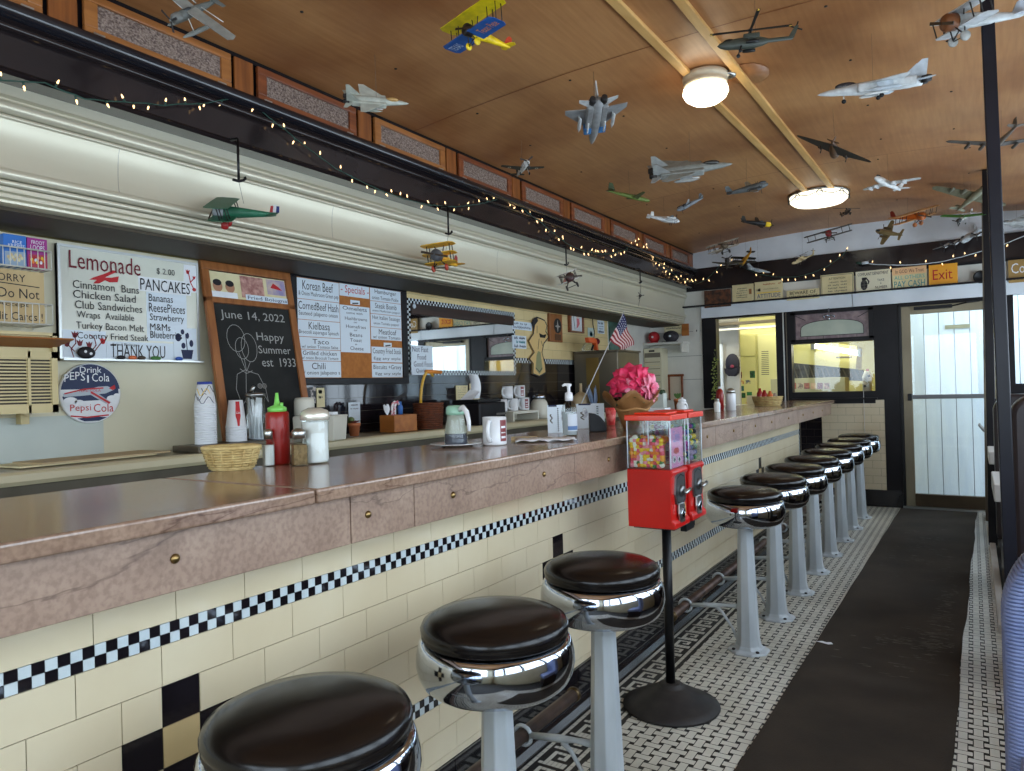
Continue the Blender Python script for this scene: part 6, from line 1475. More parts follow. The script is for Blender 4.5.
b.add([Vector(v)+Vector((0,0,.001)) for v in vs], [(2*k,2*k+1,2*k+3,2*k+2) for k in range(N-1)], M['paper'], True); b.build('paper_curl', t, local=True, solid=.001); b = MB(); b.add([(-.04,-14*s,.001),(.05,-12*s,.001),(.03,5*s,8*s),(-.04,3*s,10*s)], [(0,1,2,3)], M['paper']); b.build('paper_sheet', t, local=True, solid=.001)
for (u0,u1,v0,v1,lab) in ((456,468,385.5,402,'cream receipt slip pinned left behind the cash register'),(469.5,480,383.5,408,'longer cream receipt slip pinned right behind the cash register')):
    wall_card(u0,u1,v0,v1,'receipt_slip',lab,'paper',M['paper_y'],[('',.15,.85,.1+.14*k,.16+.14*k,M['ink_grey']) for k in range(6)],'receipt slips',c=.012)
# mug pyramid
for k, (u, lvl, lab) in enumerate(((502,0,'white mug at the left of the lower row of the mug pile'),(513,0,'white mug in the middle of the lower row of the mug pile'),(524,0,'white mug with red print at the right of the lower mug row'),(508,1,'white mug at the left of the upper row of the mug pile'),(520,1,'white mug at the right of the upper row of the mug pile'))):
    p = on_bb(u, -1.58); s = px_size(p, 1)*.44; p.z = ZB1+.0755+lvl*(28.6*s); mug(p, s, lab, -1.7, 'mug pile', redprint=(u in (520,524)))
t = thing('mug_riser', 'low white riser under the mug pile on the back counter', 'riser', on_bb(512,-1.58)); p = on_bb(512,-1.58); s = px_size(p,1)
b = MB(); b.box(-.10,.10,-19*s,30*s,.055,.074,whp); b.box(-.10,-.09,-19*s,30*s,0,.055,whp); b.box(-.1,.1,-19*s,-17*s,0,.055,whp); b.box(-.1,.1,28*s,30*s,0,.055,whp); b.build('riser', t, local=True)
p = on_bb(539, -1.58); s = px_size(p, 1); t = thing('coffee_pot', 'cream insulated coffee pot with a steel lid beside the mug pile', 'pot', p); b = MB(); b.lathe([(10*s,0),(10*s,6*s),(8*s,16*s),(6*s,19*s)], whp, n=24); b.build('pot_body', t, local=True); b = MB(); b.lathe([(6.4*s,19*s),(6.4*s,23*s),(0,24*s)], M['chrome'], n=20); b.build('lid', t, local=True); b = MB(); b.tube([(0,7.6*s,16*s),(0,12*s,16*s),(0,13*s,7*s)], 1.3*s, whp, 8); b.build('handle', t, local=True)
for u, w, h_, mm, lab, nm in ((581,10,30,mat('cream_tub', S(214,190,150), .5),'cream syrup bottle with a thin spout behind the menus','syrup_bottle'),):
    p = on_bb(u, -1.66); s = px_size(p, 1); t = thing(nm, lab, 'bottle', p); b = MB(); b.lathe([(w*s,0),(w*s,.5*h_*s),(w*.5*s,.66*h_*s),(1.6*s,.72*h_*s),(1.4*s,h_*s),(0,h_*s)], mm, n=18); b.build('bottle_body', t, local=True)
p = on_bb(594, -1.52); s = px_size(p, 1); t = thing('folded_bag', 'grey-blue crumpled bag standing behind the menus', 'bag', p); b = MB(); bf = mat('blue_grey_bag', S(110,124,148), .5)
for k in range(8): petal(b, Vector((0,0,4*s)), Vector((rg.uniform(-.2,.2), rg.uniform(-.7,.7), 1)), Vector((1,0,.1)), rg.uniform(16,26)*s, 3*s, bf, .1)
b.lathe([(4*s,0),(4.6*s,8*s),(0,8*s)], bf, n=12); b.build('bag', t, local=True, solid=.001)
# steel cooler cabinet at the end of the back counter
t = thing('steel_cooler', 'brown-tinted steel cabinet at the far end of the back counter', 'cabinet', (-1.6,6.3,ZB1)); b = MB(); b.box(XB+.03,-1.37,6.10,6.62,ZB1,1.60,M['dull_steel']); b.build('cabinet_body', t, bevel=.008)
b = MB(); b.box(XB+.16,XB+.29,6.094,6.10,ZB1+.03,1.55,mat('amber_panel', S(138,112,58), .35, .5, col2=S(112,90,46), scale=3)); b.build('side_panel', t)
b = MB(); b.box(XB+.03,-1.36,6.09,6.63,1.60,1.615,M['dull_steel']); b.build('top_lip', t)
zt_ = 1.6155
p = Vector((-1.73,6.27,zt_)); s = px_size(p, 1)*.8; t = thing('cake_dome', 'clear glass dome on the steel cabinet under the orange toy', 'dome', p); b = MB(); b.lathe([(11*s,0),(11*s,5*s),(8*s,11*s),(2*s,14*s)], M['jar_glass'], n=24); b.build('dome', t, local=True); b = MB(); b.lathe([(12*s,0),(12*s,1*s),(0,1*s)], china, n=24); b.build('plate', t, local=True)
c = P(592, 343, 'x', -1.56); s = px_size(c, 1); t = thing('orange_toy', 'orange toy figure with outstretched arms standing on the steel cabinet', 'toy', (c.x,c.y,zt_)); orm = mat('orange_toy', S(214,92,44), .45)
LF = Fr(c,(0,1,0),(0,0,1)); b = MB(); b.prism(LF, [(-12*s,5*s),(-10*s,0),(4*s,0),(8*s,-7*s),(11*s,-7*s),(7*s,4*s),(2*s,5*s)], -.02, .02, orm); b.build('body', t, bevel=.005)
b = MB()
for x0_, x1_ in ((3,-1),(8,13)): b.tube([LF.p(x0_*s,-2*s,0), LF.p(x1_*s,-(c.z-zt_)/s*s,0)], 1.1*s, M['black_metal'], 6)
b.build('leg', t); b = MB(); b.ball(LF.p(11*s,2*s,0), 3.4*s, M['ink_maroon'], 10, 7); b.build('head', t)
# flag on a stick
FX = -1.38
pole0, pole1 = P(576, 410, 'x', -1.50), P(624, 311.5, 'x', -1.365); pole0.z = ZB1+.004; t = thing('small_flag', 'small striped and starred flag on a slanted white stick', 'flag', tuple(pole0)); b = MB(); b.tube([pole0, pole1], .0045, china, 8); b.build('stick', t)
b = MB(); b.lathe([(.03,0),(.03,.006),(.012,.02),(0,.02)], china, (pole0.x,pole0.y,ZB1), 14); b.build('stand', t)
fg = MB(); red = mat('flag_red', S(150,36,44), .7); whf = mat('flag_white', S(226,200,196), .7); nvy = mat('flag_navy', S(44,44,92), .7)
A0, A1 = P(623.5,313,'x',FX+.012), P(609.5,340,'x',FX-.02)      # hoist edge, along the stick
B0, B1 = P(633,345,'x',FX+.05), P(622,351.5,'x',FX+.02)
nu, nv = 18, 13
def fpt(a, v):
    h0 = A0+(A1-A0)*v; e0 = B0+(B1-B0)*v; mid = (h0+e0)/2+Vector((0,0,.012)); q = h0*(1-a)**2+mid*2*a*(1-a)+e0*a*a
    return q+Vector((.022*math.sin(a*9+v*2)*a, 0, 0))
for j in range(nv):
    for i in range(nu):
        m_ = red if j % 2 == 0 else whf
        if i < 8 and j < 7: m_ = nvy
        fg.add([fpt(i/nu,j/nv), fpt((i+1)/nu,j/nv), fpt((i+1)/nu,(j+1)/nv), fpt(i/nu,(j+1)/nv)], [(0,1,2,3)], m_, True)
fg.build('cloth', t); b = MB()
for i in range(5):
    for j in range(5): q = fpt((i+.8)/(5.4)*8/nu, (j+.8)/5.5*7/nv); b.ball(q, .006, china, 5, 4)
o = b.build('star', t); o['kind'] = 'stuff'
# shelf with caps on the far wall, air conditioner, frame
YS = YE-.24
x0, z0 = P(634, 344, 'y', YS).x, P(634,344,'y',YS).z; x1 = P(683,341,'y',YS).x; t = thing('cap_shelf', 'white wall shelf of caps and trinkets on the far wall', 'shelf', (x0,YS,z0)); b = MB(); b.box(max(x0,XB+.02), x1, YS, YE-.002, z0-.025, z0, M['white_paint']); b.build('shelf_board', t, bevel=.003); b = MB(); b.box(x1-.04,x1-.02,YS+.02,YE-.002,z0-.12,z0-.025,M['white_paint']); b.build('bracket', t)
def capthing(u, v, w, h_, mm, lab):
    c = P(u, v, 'y', YS+.12); s = px_size(c, 1); t = thing('baseball_cap', lab, 'cap', (c.x,c.y,z0+.0008), 0, 'caps on the wall shelf'); b = MB(); b.ball((0,0,h_*s*.46), (w*s*.5,.08,h_*s*.45), mm, 16, 8); b.build('crown', t, local=True)
    b = MB(); b.lathe([(w*s*.30,0.0),(w*s*.52,0.002),(w*s*.52,.009),(w*s*.3,.012)], mm, (0,-.05,0), 20, sx=1, sy=.7); b.build('visor', t, local=True); b = MB(); b.ball((.1*w*s,-.088,h_*s*.45), (.014,.006,.012), china, 8, 6); b.build('badge', t, local=True)
capthing(654, 335, 11, 13, mat('red_cap', S(176,36,40), .7), 'red cap on the wall shelf behind the flag'); capthing(671, 335, 16, 13, mat('black_cap', S(34,32,36), .8, col2=S(70,66,70), scale=14), 'black camouflage cap at the right end of the wall shelf')
c = P(638, 338, 'y', YS+.1); s = px_size(c,1); t = thing('figurine', 'small dark figurine at the left end of the wall shelf', 'figurine', (c.x,c.y,z0+.0008)); b = MB(); b.lathe([(3*s,0),(3.5*s,3*s),(1.4*s,6*s),(2*s,8*s),(1*s,11*s),(0,11*s)], M['iron'], n=12); b.build('figure', t, local=True)
b = MB(); RF = Fr((c.x-.04,YE-.01,P(628,322,'y',YE).z),(1,0,0),(0,0,1)); t = thing('round_plate', 'pale round plate leaning on the far wall behind the flag', 'plate', tuple(RF.o)); b.lathe([(.10,0),(.11,.006),(.09,.008),(0,.004)], china, RF.p(0,0,.006), 28, (0,-1,0)); b.build('plate', t); b = MB(); b.line(RF, [(-.03,-.02),(.01,.02),(.03,.03)], .006, M['ink_grey'], .015); b.build('drawing', t)
def far_card(u0, u1, v0, v1, name, lab, cat, m_, rows=(), c=.012, border=None, grp=None, f=EW):
    x0, z1 = on_far(u0, v0, c); x1, z0 = on_far(u1, v1, c); t = thing(name, lab, cat, EW.p((x0+x1)/2, z0, c), 0, grp); b = MB(); b.fbox(EW, x0, x1, z0, z1, c-.008, c, m_); b.build('board', t, bevel=.001); bb = Bd(EW, x0, x1, z0, z1); b = MB()
    for r_ in rows:
        tx, q0, q1, t0, t1, mm = r_
        if tx == '': a_, z_ = bb.xy(q0, t1); scrib(b, EW, a_, a_+(q1-q0)*bb.w, z_, z_+(t1-t0)*bb.h, mm, c+.001, 12)
        elif tx == '#': a_, z_ = bb.xy(q0, t1); b.fquad(EW, a_, a_+(q1-q0)*bb.w, z_, z_+(t1-t0)*bb.h, c+.0006, mm)
        else: bb.text(b, tx, q0, q1, t0, t1, mm, c+.0014)
    if border: bb.line(b, [(.03,.05),(.97,.05),(.97,.95),(.03,.95)], .0025, border, c+.0008, True)
    if b.v: b.build('lettering', t)
    return t
far_card(664, 683, 323, 334, 'tan_placard', 'tan placard on the far wall above the black cap', 'sign', M['paper_y'], [('',.1,.9,.1,.3,M['ink_grey']),('',.1,.9,.4,.55,M['ink_grey'])], c=.02)
far_card(681.5, 689, 324, 335.5, 'wood_plaque', 'small orange-brown wooden plaque at the right of the wall shelf', 'plaque', wdm, c=.03)
far_card(644, 652, 315, 324, 'rose_picture', 'small dusty rose picture under the end of the hood', 'picture', mat('rose_print', S(176,120,112), .5, col2=S(150,96,90), scale=12), c=.02)
far_card(693, 700, 325, 337, 'switch_plate', 'white switch plate on the far wall left of the black frame', 'switch', M['white_paint'], [('#',.45,.6,.4,.55,M['ink'])], c=.012)
# wall air conditioner standing upright
YA = YE-.22; xa, zt0 = P(643.5,346,'y',YA).x, P(650,348.5,'y',YA).z; xb, zb0 = P(661,346,'y',YA).x, 1.12; t = thing('air_conditioner', 'tall beige air conditioner front on the far wall above the flowers', 'air conditioner', ((xa+xb)/2,YA,zb0)); AF = Fr((xa,YA,zb0),(1,0,0),(0,0,1)); w = xb-xa; h_ = zt0-zb0; acl = mat('pale_plastic', S(214,206,176), .45)
b = MB(); b.fbox(AF, 0, w, 0, h_, -.21, 0, acl); b.build('case', t, bevel=.006); b = MB(); b.fbox(AF, .06*w, .94*w, .82*h_, .91*h_, 0, .004, mat('dark_vent', S(120,112,96), .5)); b.build('control_panel', t); b = MB()
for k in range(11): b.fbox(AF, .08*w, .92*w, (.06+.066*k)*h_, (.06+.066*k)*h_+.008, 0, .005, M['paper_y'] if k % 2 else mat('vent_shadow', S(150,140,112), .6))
b.build('louvre', t); b = MB(); b.fbox(AF, .3*w, .62*w, .93*h_, .965*h_, 0, .003, M['ink']); b.build('name_badge', t)
xa, zt0 = on_far(668, 374.5, .03); xb, zb0 = on_far(683, 400, .03); t = thing('framed_photo', 'reddish wooden picture frame low on the far wall behind the flowers', 'picture', EW.p(xa,zb0,.03)); bb = Bd(EW, xa, xb, zb0, zt0); b = MB(); bb.rect(b,.1,.9,.1,.95,.004,.016,mat('photo_mat', S(206,190,170), .5)); b.build('print', t); b = MB(); 
for q in ((-.06,1.06,0,.09),(0,.1,.09,1),(.9,1,.09,1)): bb.rect(b,*q,.004,.032,M['oak_red'])
b.build('picture_frame', t)
# signs along the ledge over the pass and the door
cream = mat('sign_cream', S(226,212,164), .5, col2=S(212,196,148), scale=8); SG = 'signs on the ledge'
far_card(704, 731, 291, 306, 'wood_sign', 'dark carved wooden sign at the left end of the ledge', 'sign', mat('carved_wood', S(110,64,36), .5, col2=S(40,26,20), scale=26), c=.05, grp=SG)
far_card(732, 754, 285.5, 300.5, 'ledge_sign', 'cream sign with a small animal drawing beside the dark wooden sign', 'sign', cream, [('',.2,.7,.2+.13*k,.27+.13*k,M['ink_grey']) for k in range(5)]+[('#',.78,.9,.3,.6,mat('animal_brown', S(150,96,50), .6))], .05, grp=SG)
far_card(754.5, 783, 282.5, 298.5, 'ledge_sign', 'cream sign with blue bottom lettering and rust heading', 'sign', cream, [('',.3,.95,.1,.2,mat('rust_ink', S(176,96,50), .6)),('',.08,.2,.35,.5,M['ink']),('',.3,.85,.38,.44,M['ink_grey']),('ATTITUDE',.08,.92,.66,.88,mat('royal_ink', S(40,70,120), .6)),('#',.08,.92,.58,.62,CM[0])], .05, grp=SG)
far_card(786.5, 819.5, 291, 298, 'ledge_sign', 'long low cream sign reading Beware of Attack', 'sign', cream, [('BEWARE OF',.1,.9,.12,.45,M['ink']),('ATTACK WAITRESS',.06,.94,.55,.88,M['ink'])], .05, grp=SG)
far_card(820.5, 854, 275.5, 293.5, 'ledge_sign', 'cream sign with a thin border and several centred lines', 'sign', cream, [('ATTENTION',.25,.75,.16,.26,M['ink'])]+[('',.22,.8,.34+.14*k,.42+.14*k,M['ink_grey']) for k in range(4)], .05, M['ink_grey'], grp=SG)
t = far_card(855.5, 891, 272, 290.5, 'ledge_sign', 'cream complaint department sign with a grenade drawing', 'sign', mat('sign_ivory', S(230,224,196), .5), [('COMPLAINT DEPARTMENT',.06,.94,.08,.22,M['ink']),('TAKE',.62,.82,.42,.52,M['ink']),('A',.7,.74,.58,.66,M['ink']),('NUMBER',.56,.9,.74,.86,M['ink'])], .05, grp=SG)
x0, z1 = on_far(855.5, 272, .05); x1, z0_ = on_far(891, 290.5, .05); bb = Bd(EW, x0, x1, z0_, z1); b = MB(); bb.disc(b, .24, .64, .10, .24, M['ink'], .052); bb.rect(b, .18, .30, .30, .42, .05, .052, M['ink']); bb.line(b, [(.3,.32),(.38,.5),(.36,.6)], .006, M['ink'], .052)
for q in (.5,.64,.78): bb.line(b, [(.15,q),(.33,q)], .003, M['ink_grey'], .0526)
bb.line(b, [(.24,.42),(.24,.86)], .003, M['ink_grey'], .0526); b.build('drawing', t)
og = mat('pale_orange', S(234,190,140), .5)
far_card(892, 927, 268.5, 287, 'ledge_sign', 'sign reading All Others Pay Cash in teal letters', 'sign', cream, [('#',.0,1.,.0,.34,og),('In GOD We Trust',.1,.92,.1,.26,M['ink_maroon']),('ALL OTHERS',.06,.94,.38,.55,mat('light_teal_ink', S(80,170,160), .6)),('PAY CASH',.05,.95,.62,.92,M['ink_teal'])], .05, grp=SG)
far_card(928.5, 958, 265.5, 284, 'exit_sign', 'orange sign reading Exit above the end door', 'sign', mat('sign_orange', S(240,168,40), .45, col2=S(230,152,30), scale=6), [('Exit',.14,.82,.24,.72,M['ink_red'])], .05, grp=SG)
far_card(1008, 1046, 260.5, 280, 'ledge_sign', 'tan sign with white script at the right end of the ledge', 'sign', mat('sign_tan', S(166,132,74), .5), [('Coffee',.08,.92,.15,.6,M['paper'])]+[('#',.03+.1*k,.08+.1*k,.78,.88,M['ink']) for k in range(9)], .05, grp=SG)
c = EW.p(*on_far(980.5, 277, .05), .05); t = thing('ledge_clock', 'small round dark clock on the ledge right of the Exit sign', 'clock', tuple(c)); b = MB(); b.lathe([(.055,0),(.06,.012),(.052,.02),(.045,.014)], M['black_metal'], c, 24, (0,-1,0)); b.build('case', t); b = MB(); b.lathe([(.045,.012),(0,.012)], M['paper'], c, 20, (0,-1,0)); b.build('dial', t); b = MB(); cf = Fr(c,(1,0,0),(0,0,1)); b.line(cf, [(0,0),(0,.03)], .004, M['ink'], .0136); b.line(cf, [(0,0),(.022,-.008)], .004, M['ink'], .0136); b.build('hand', t)
# small pendant hook over the transom
c = EW.p(*on_far(829, 316, .05), .05); t = thing('chrome_hook', 'small chrome double hook on the header over the arched window', 'hook', tuple(c)); b = MB(); b.tube([c+Vector((0,.0,.08)), c, c+Vector((0,-.02,-.02))], .006, M['chrome'], 8); b.build('stem', t)
for d in (-1,1):
    b = MB(); b.tube([c+Vector((0,-.01,0)), c+Vector((d*.03,-.015,.012)), c+Vector((d*.045,-.015,.0))], .006, M['chrome'], 6); b.ball(c+Vector((d*.047,-.015,-.006)), .012, M['chrome'], 8, 6); b.build('arm', t)
b = MB(); b.ball(c+Vector((0,-.02,-.03)), .016, M['chrome'], 8, 6); b.build('knob', t)
b = MB(); b.tube([EW.p(*on_far(863.5, 390, .03), .03), EW.p(*on_far(864, 412, .03), .02), EW.p(*on_far(865, 440, .03), .02)], .002, china, 6); tag(b.build('white_cord'), 'thin white cord hanging down the cream tile dado', 'cord')
# ------------------------------------------------------------------ ceiling lamps
opal = mat('lit_opal_glass', (1,.93,.78), .3, emit=6.0, ecol=(1,.88,.66,1)); enam = mat('lamp_base_enamel', S(196,182,156), .4); opal2 = mat('lit_cream_glass', (1,.95,.80), .3, emit=1.7, ecol=(1,.93,.72,1))
c = P(705, 74, 'z', ceil_z(.25)); L1 = Vector((c.x, c.y, ceil_z(c.x)+.003)); r = px_size(L1, 22.5)
t = thing('ceiling_lamp', 'lit opal mushroom globe lamp on the plywood ceiling between the battens', 'lamp', L1, 0, 'ceiling lamps')
b = MB(); b.lathe([(r*.82,-.001),(r*.97,-.010),(r*1.0,-.022),(r*.97,-.034),(r*.92,-.038),(r*.92,-.048),(r*.95,-.056),(r*.93,-.066),(r*.84,-.070)][::-1], enam, n=36); b.build('base_ring', t, local=True)
b = MB(); b.lathe([(0,-.160),(r*.30,-.157),(r*.62,-.146),(r*.88,-.125),(r*.99,-.100),(r*.96,-.080),(r*.80,-.066)], opal, n=40); b.build('glass_globe', t, local=True)
b = MB(); b.lathe([(.035,-.012),(.035,-.03),(.012,-.034)][::-1], M['brushed'], (r*.95, r*.35, 0), 12); b.build('mounting_screw', t, local=True)
c = P(818, 193, 'z', ceil_z(.3)); L2 = Vector((c.x, c.y+.02, ceil_z(c.x)+.004)); r = px_size(L2, 28)
t = thing('ceiling_lamp', 'lit shallow drum lamp with dark wire scrolls at the far end of the battens', 'lamp', L2, 0, 'ceiling lamps')
b = MB(); b.lathe([(r*.97,-.001),(r*1.02,-.01),(r*1.02,-.022),(r*.96,-.024)][::-1], M['brushed'], n=40); b.build('base_ring', t, local=True)
b = MB(); b.lathe([(0,-.10),(r*.5,-.098),(r*.84,-.086),(r*.95,-.065),(r*.97,-.022)], opal2, n=44); b.build('glass_drum', t, local=True)
b = MB(); pts = []
for k in range(48): a = 2*math.pi*k/48; pts.append((r*1.0*math.cos(a), r*1.0*math.sin(a), -.05+.012*math.sin(a*8)))
b.tube(pts, .0035, M['black_metal'], 6, closed=True)
b.build('scroll_wire', t, local=True)
for k in range(8):
    a = 2*math.pi*k/8+.2; q = Vector((r*1.01*math.cos(a), r*1.01*math.sin(a), -.05)); b = MB(); tv = Vector((-math.sin(a), math.cos(a), 0))
    b.tube([q+tv*(.022*math.cos(x))+Vector((0,0,.024*math.sin(x))) for x in [2*math.pi*i/12 for i in range(12)]], .0032, M['black_metal'], 5, closed=True); b.build('scroll_ring', t, local=True)

# ------------------------------------------------------------------ strings of small lights
bulbm = mat('lit_mini_bulb', (1,.75,.4), .3, emit=2.2, ecol=(1,.62,.28,1)); sock = mat('green_socket', S(40,70,60), .5); wirem = mat('green_wire', S(36,74,64), .5)
def bulb_mesh():
    q = MB(); q.lathe([(.0,.0),(.0048,.002),(.0048,.016),(.003,.018)], sock, n=8); q.lathe([(.0035,.018),(.0046,.024),(.0032,.034),(0,.040)], bulbm, n=8); return q
_b0 = bulb_mesh(); bm0 = bpy.data.meshes.new('bulb'); bm0.from_pydata([tuple(v) for v in _b0.v], [], _b0.f)
for m_ in _b0.mats: bm0.materials.append(m_)
bm0.polygons.foreach_set('material_index', _b0.m); bm0.polygons.foreach_set('use_smooth', _b0.s)
def strand(lab, pts, spc, seed, r=.0026, tilt=1.0, sc=1.0, wm=None):
    t = thing('string_lights', lab, 'string lights', pts[0], 0, 'strings of mini lights'); b = MB(); dense = []
    for a, c in zip(pts, pts[1:]):
        n = max(2, int((c-a).length/.03))
        for i in range(n): dense.append(a+(c-a)*(i/n))
    dense.append(pts[-1]); rg = random.Random(seed); b.tube([p+Vector((0,0,rg.uniform(-.002,.002))) for p in dense], r, wm or wirem, 5); b.build('wire', t)
    acc = 0; n = 0; nxt = spc*.5
    for a, c in zip(dense, dense[1:]):
        acc += (c-a).length
        if acc >= nxt and n < 98:
            nxt += spc*rg.uniform(.6,1.4); n += 1; o = bpy.data.objects.new('bulb', bm0); COL.objects.link(o); o.parent = t
            sc_r = sc*.8; up = 1 if rg.random() < .5 else -1
            o.matrix_parent_inverse = Matrix(); o.location = c-pts[0]; o.rotation_euler = (rg.uniform(-.6,.6)+(0 if up > 0 else math.pi), rg.uniform(-.5,.5), 0); o.scale = (sc_r,)*3
    return t
XL = -1.262
on_band = lambda u, v, x=XL: P(u, v, 'x', x)
s1 = [(-40,78),(0,80),(45,83),(85,99),(125,102),(165,105),(205,103),(228,99),(237,97),(246,99),(262,112),(285,130),(310,150),(335,168),(352,177),(380,190),(404,199),(430,205),(455,207),(480,204),(500,199),(506,198)]
strand('string of mini lights draped along the dark band over the near half hood', [on_band(*p) for p in s1], .085, 1)
s2 = [(506,198),(514,203),(528,213),(540,222),(552,232),(566,243),(580,250),(596,254),(612,254),(626,249),(636,243),(641,241),(648,250),(656,260),(668,270),(682,279),(694,283),(702,280)]
strand('string of mini lights draped along the dark band over the far half hood', [on_band(*p) for p in s2], .075, 2, sc=1.25)
sp1 = [(689,281),(700,279),(712,272),(721,265)]
e1_ = [P(u, v, 'y', YE-.10) for u, v in [(696,284),(706,280),(716,270),(722,263),(734,262),(744,268),(758,274),(775,277),(795,277),(812,273),(828,266),(842,256),(846,251)]]
strand('string of mini lights along the dark beam left of the small connector plug', e1_, .085, 3, sc=1.35, r=.003)
e2_ = [P(u, v, 'y', YE-.10) for u, v in [(863,263),(872,264),(890,265),(905,265),(925,264),(945,261),(965,256),(985,250),(1005,244),(1024,236),(1040,230)]]
tt = strand('string of mini lights along the dark beam from the white plug to the right edge', e2_, .13, 4, sc=1.35, r=.004, wm=M['paper_b'])
b = MB(); b.tube([e2_[0]+Vector((-.06,0,.01)), e2_[0]+Vector((-.01,0,0))], .014, sock, 8); b.tube([e2_[0]+Vector((-.01,0,0)), e2_[0]+Vector((.05,0,0))], .016, M['paper_b'], 8); b.build('connector_plug', tt)

# ------------------------------------------------------------------ model aircraft
def view_basis(pos):
    f = (pos-CAM).normalized(); r = (RT-f*RT.dot(f)).normalized(); return r, r.cross(f), f
def orient(pos, nose, wing):
    """heading of a hanging model as seen from the aisle: (right, up, away) for the nose, the same for a wing"""
    r, u, f = view_basis(pos); cv = lambda v: r*v[0]+u*v[1]+f*v[2]
    if len(wing) == 2: wing = (wing[0], wing[1], -(nose[0]*wing[0]+nose[1]*wing[1])/nose[2])
    y = cv(nose).normalized(); x = cv(wing); x = (x-y*x.dot(y)).normalized(); z = x.cross(y)
    if z.z < 0: x = -x; z = -z
    return Matrix((x, y, z)).transposed()
def airframe(pos, Lpx, nose, wing, lab, name='model_plane', cat='model plane', group='model aircraft hanging from the ceiling', thread=True):
    s = px_size(pos, Lpx); R = orient(pos, nose, wing); t = thing(name, lab, cat, pos, rot=R, group=group); t['_s'] = s
    if thread:
        top = Vector((pos.x, pos.y, ceil_z(pos.x))); nz = R @ Vector((0,0,1))
        b = MB(); b.tube([pos+nz*(s*.06), top], .0007, M['ink_grey'], 4); b.build('hanging_thread', t)
    return t, s
def M_(s): return Matrix.Scale(s, 4)
def flat(t, s, name, poly, z, th, m, mirror=True, dz=0.0, vert=False, x0=0.0, tilt=0.0):
    """a wing / tail surface: outline (x,y) for the right side; dz lifts the tip; vert: outline is (z,y) of a fin at x0"""
    mx = max(abs(p[0]) for p in poly) or 1
    for sg in ((1,-1) if mirror else (1,)):
        b = MB(M_(s)); n = len(poly)
        if vert:
            q = [[(sg*x0+sg*tilt*a+k*th, y, z+a) for a, y in poly] for k in (-.5,.5)]
        else:
            q = [[(sg*a, y, z+dz*abs(a)/mx+k*th*(1-.6*abs(a)/mx)) for a, y in poly] for k in (-.5,.5)]
        b.add(q[0]+q[1], [tuple(range(n)), tuple(range(2*n-1,n-1,-1))]+[(i,n+i,n+(i+1)%n,(i+1)%n) for i in range(n)], m)
        b.build(name, t, local=True)
def body(t, s, name, prof, m, c=(0,0,0), n=14, sx=1, sy=1, ax=(0,1,0)):
    b = MB(M_(s)); b.lathe(prof, m, c, n, ax, sx, sy); return b.build(name, t, local=True)
def blades(t, s, name, c, n, R, m, ax='y', a0=.3, w=.03):
    for k in range(n):
        a = a0+2*math.pi*k/n; b = MB(M_(s)); d = Vector((math.cos(a),0,math.sin(a))) if ax == 'y' else Vector((math.cos(a), math.sin(a), 0)); nn = Vector((0,1,0)) if ax == 'y' else Vector((0,0,1)); sd = d.cross(nn)*w*.5
        c_ = Vector(c); q = [c_+d*(.05*R)-sd*.7, c_+d*R-sd, c_+d*R+sd, c_+d*(.05*R)+sd*.7]
        b.add([v+nn*.004 for v in q]+[v-nn*.004 for v in q], [(0,1,2,3),(7,6,5,4),(0,4,5,1),(1,5,6,2),(2,6,7,3),(3,7,4,0)], m); b.build(name, t, local=True)
CC = {}
def cm_(rgb, rough=.45):
    if rgb not in CC: CC[rgb] = mat('model_paint_%d' % len(CC), S(*rgb), rough, col2=S(*[max(0,int(x*.88)) for x in rgb]), scale=30)
    return CC[rgb]
def roundel(t, s, pts, r, cols=((40,44,80),(220,220,220))):
    b = MB(M_(s))
    for (x, y, z, nx, nz) in pts:
        n = Vector((nx,0,nz)).normalized(); u_ = Vector((0,1,0)); F = Fr((x,y,z), u_, n.cross(u_))
        for k, cc in enumerate(cols): b.disc(F, 0, 0, r*(1-.45*k), r*(1-.45*k), cm_(cc), .002+.001*k, 14)
    b.build('insignia', t, local=True)
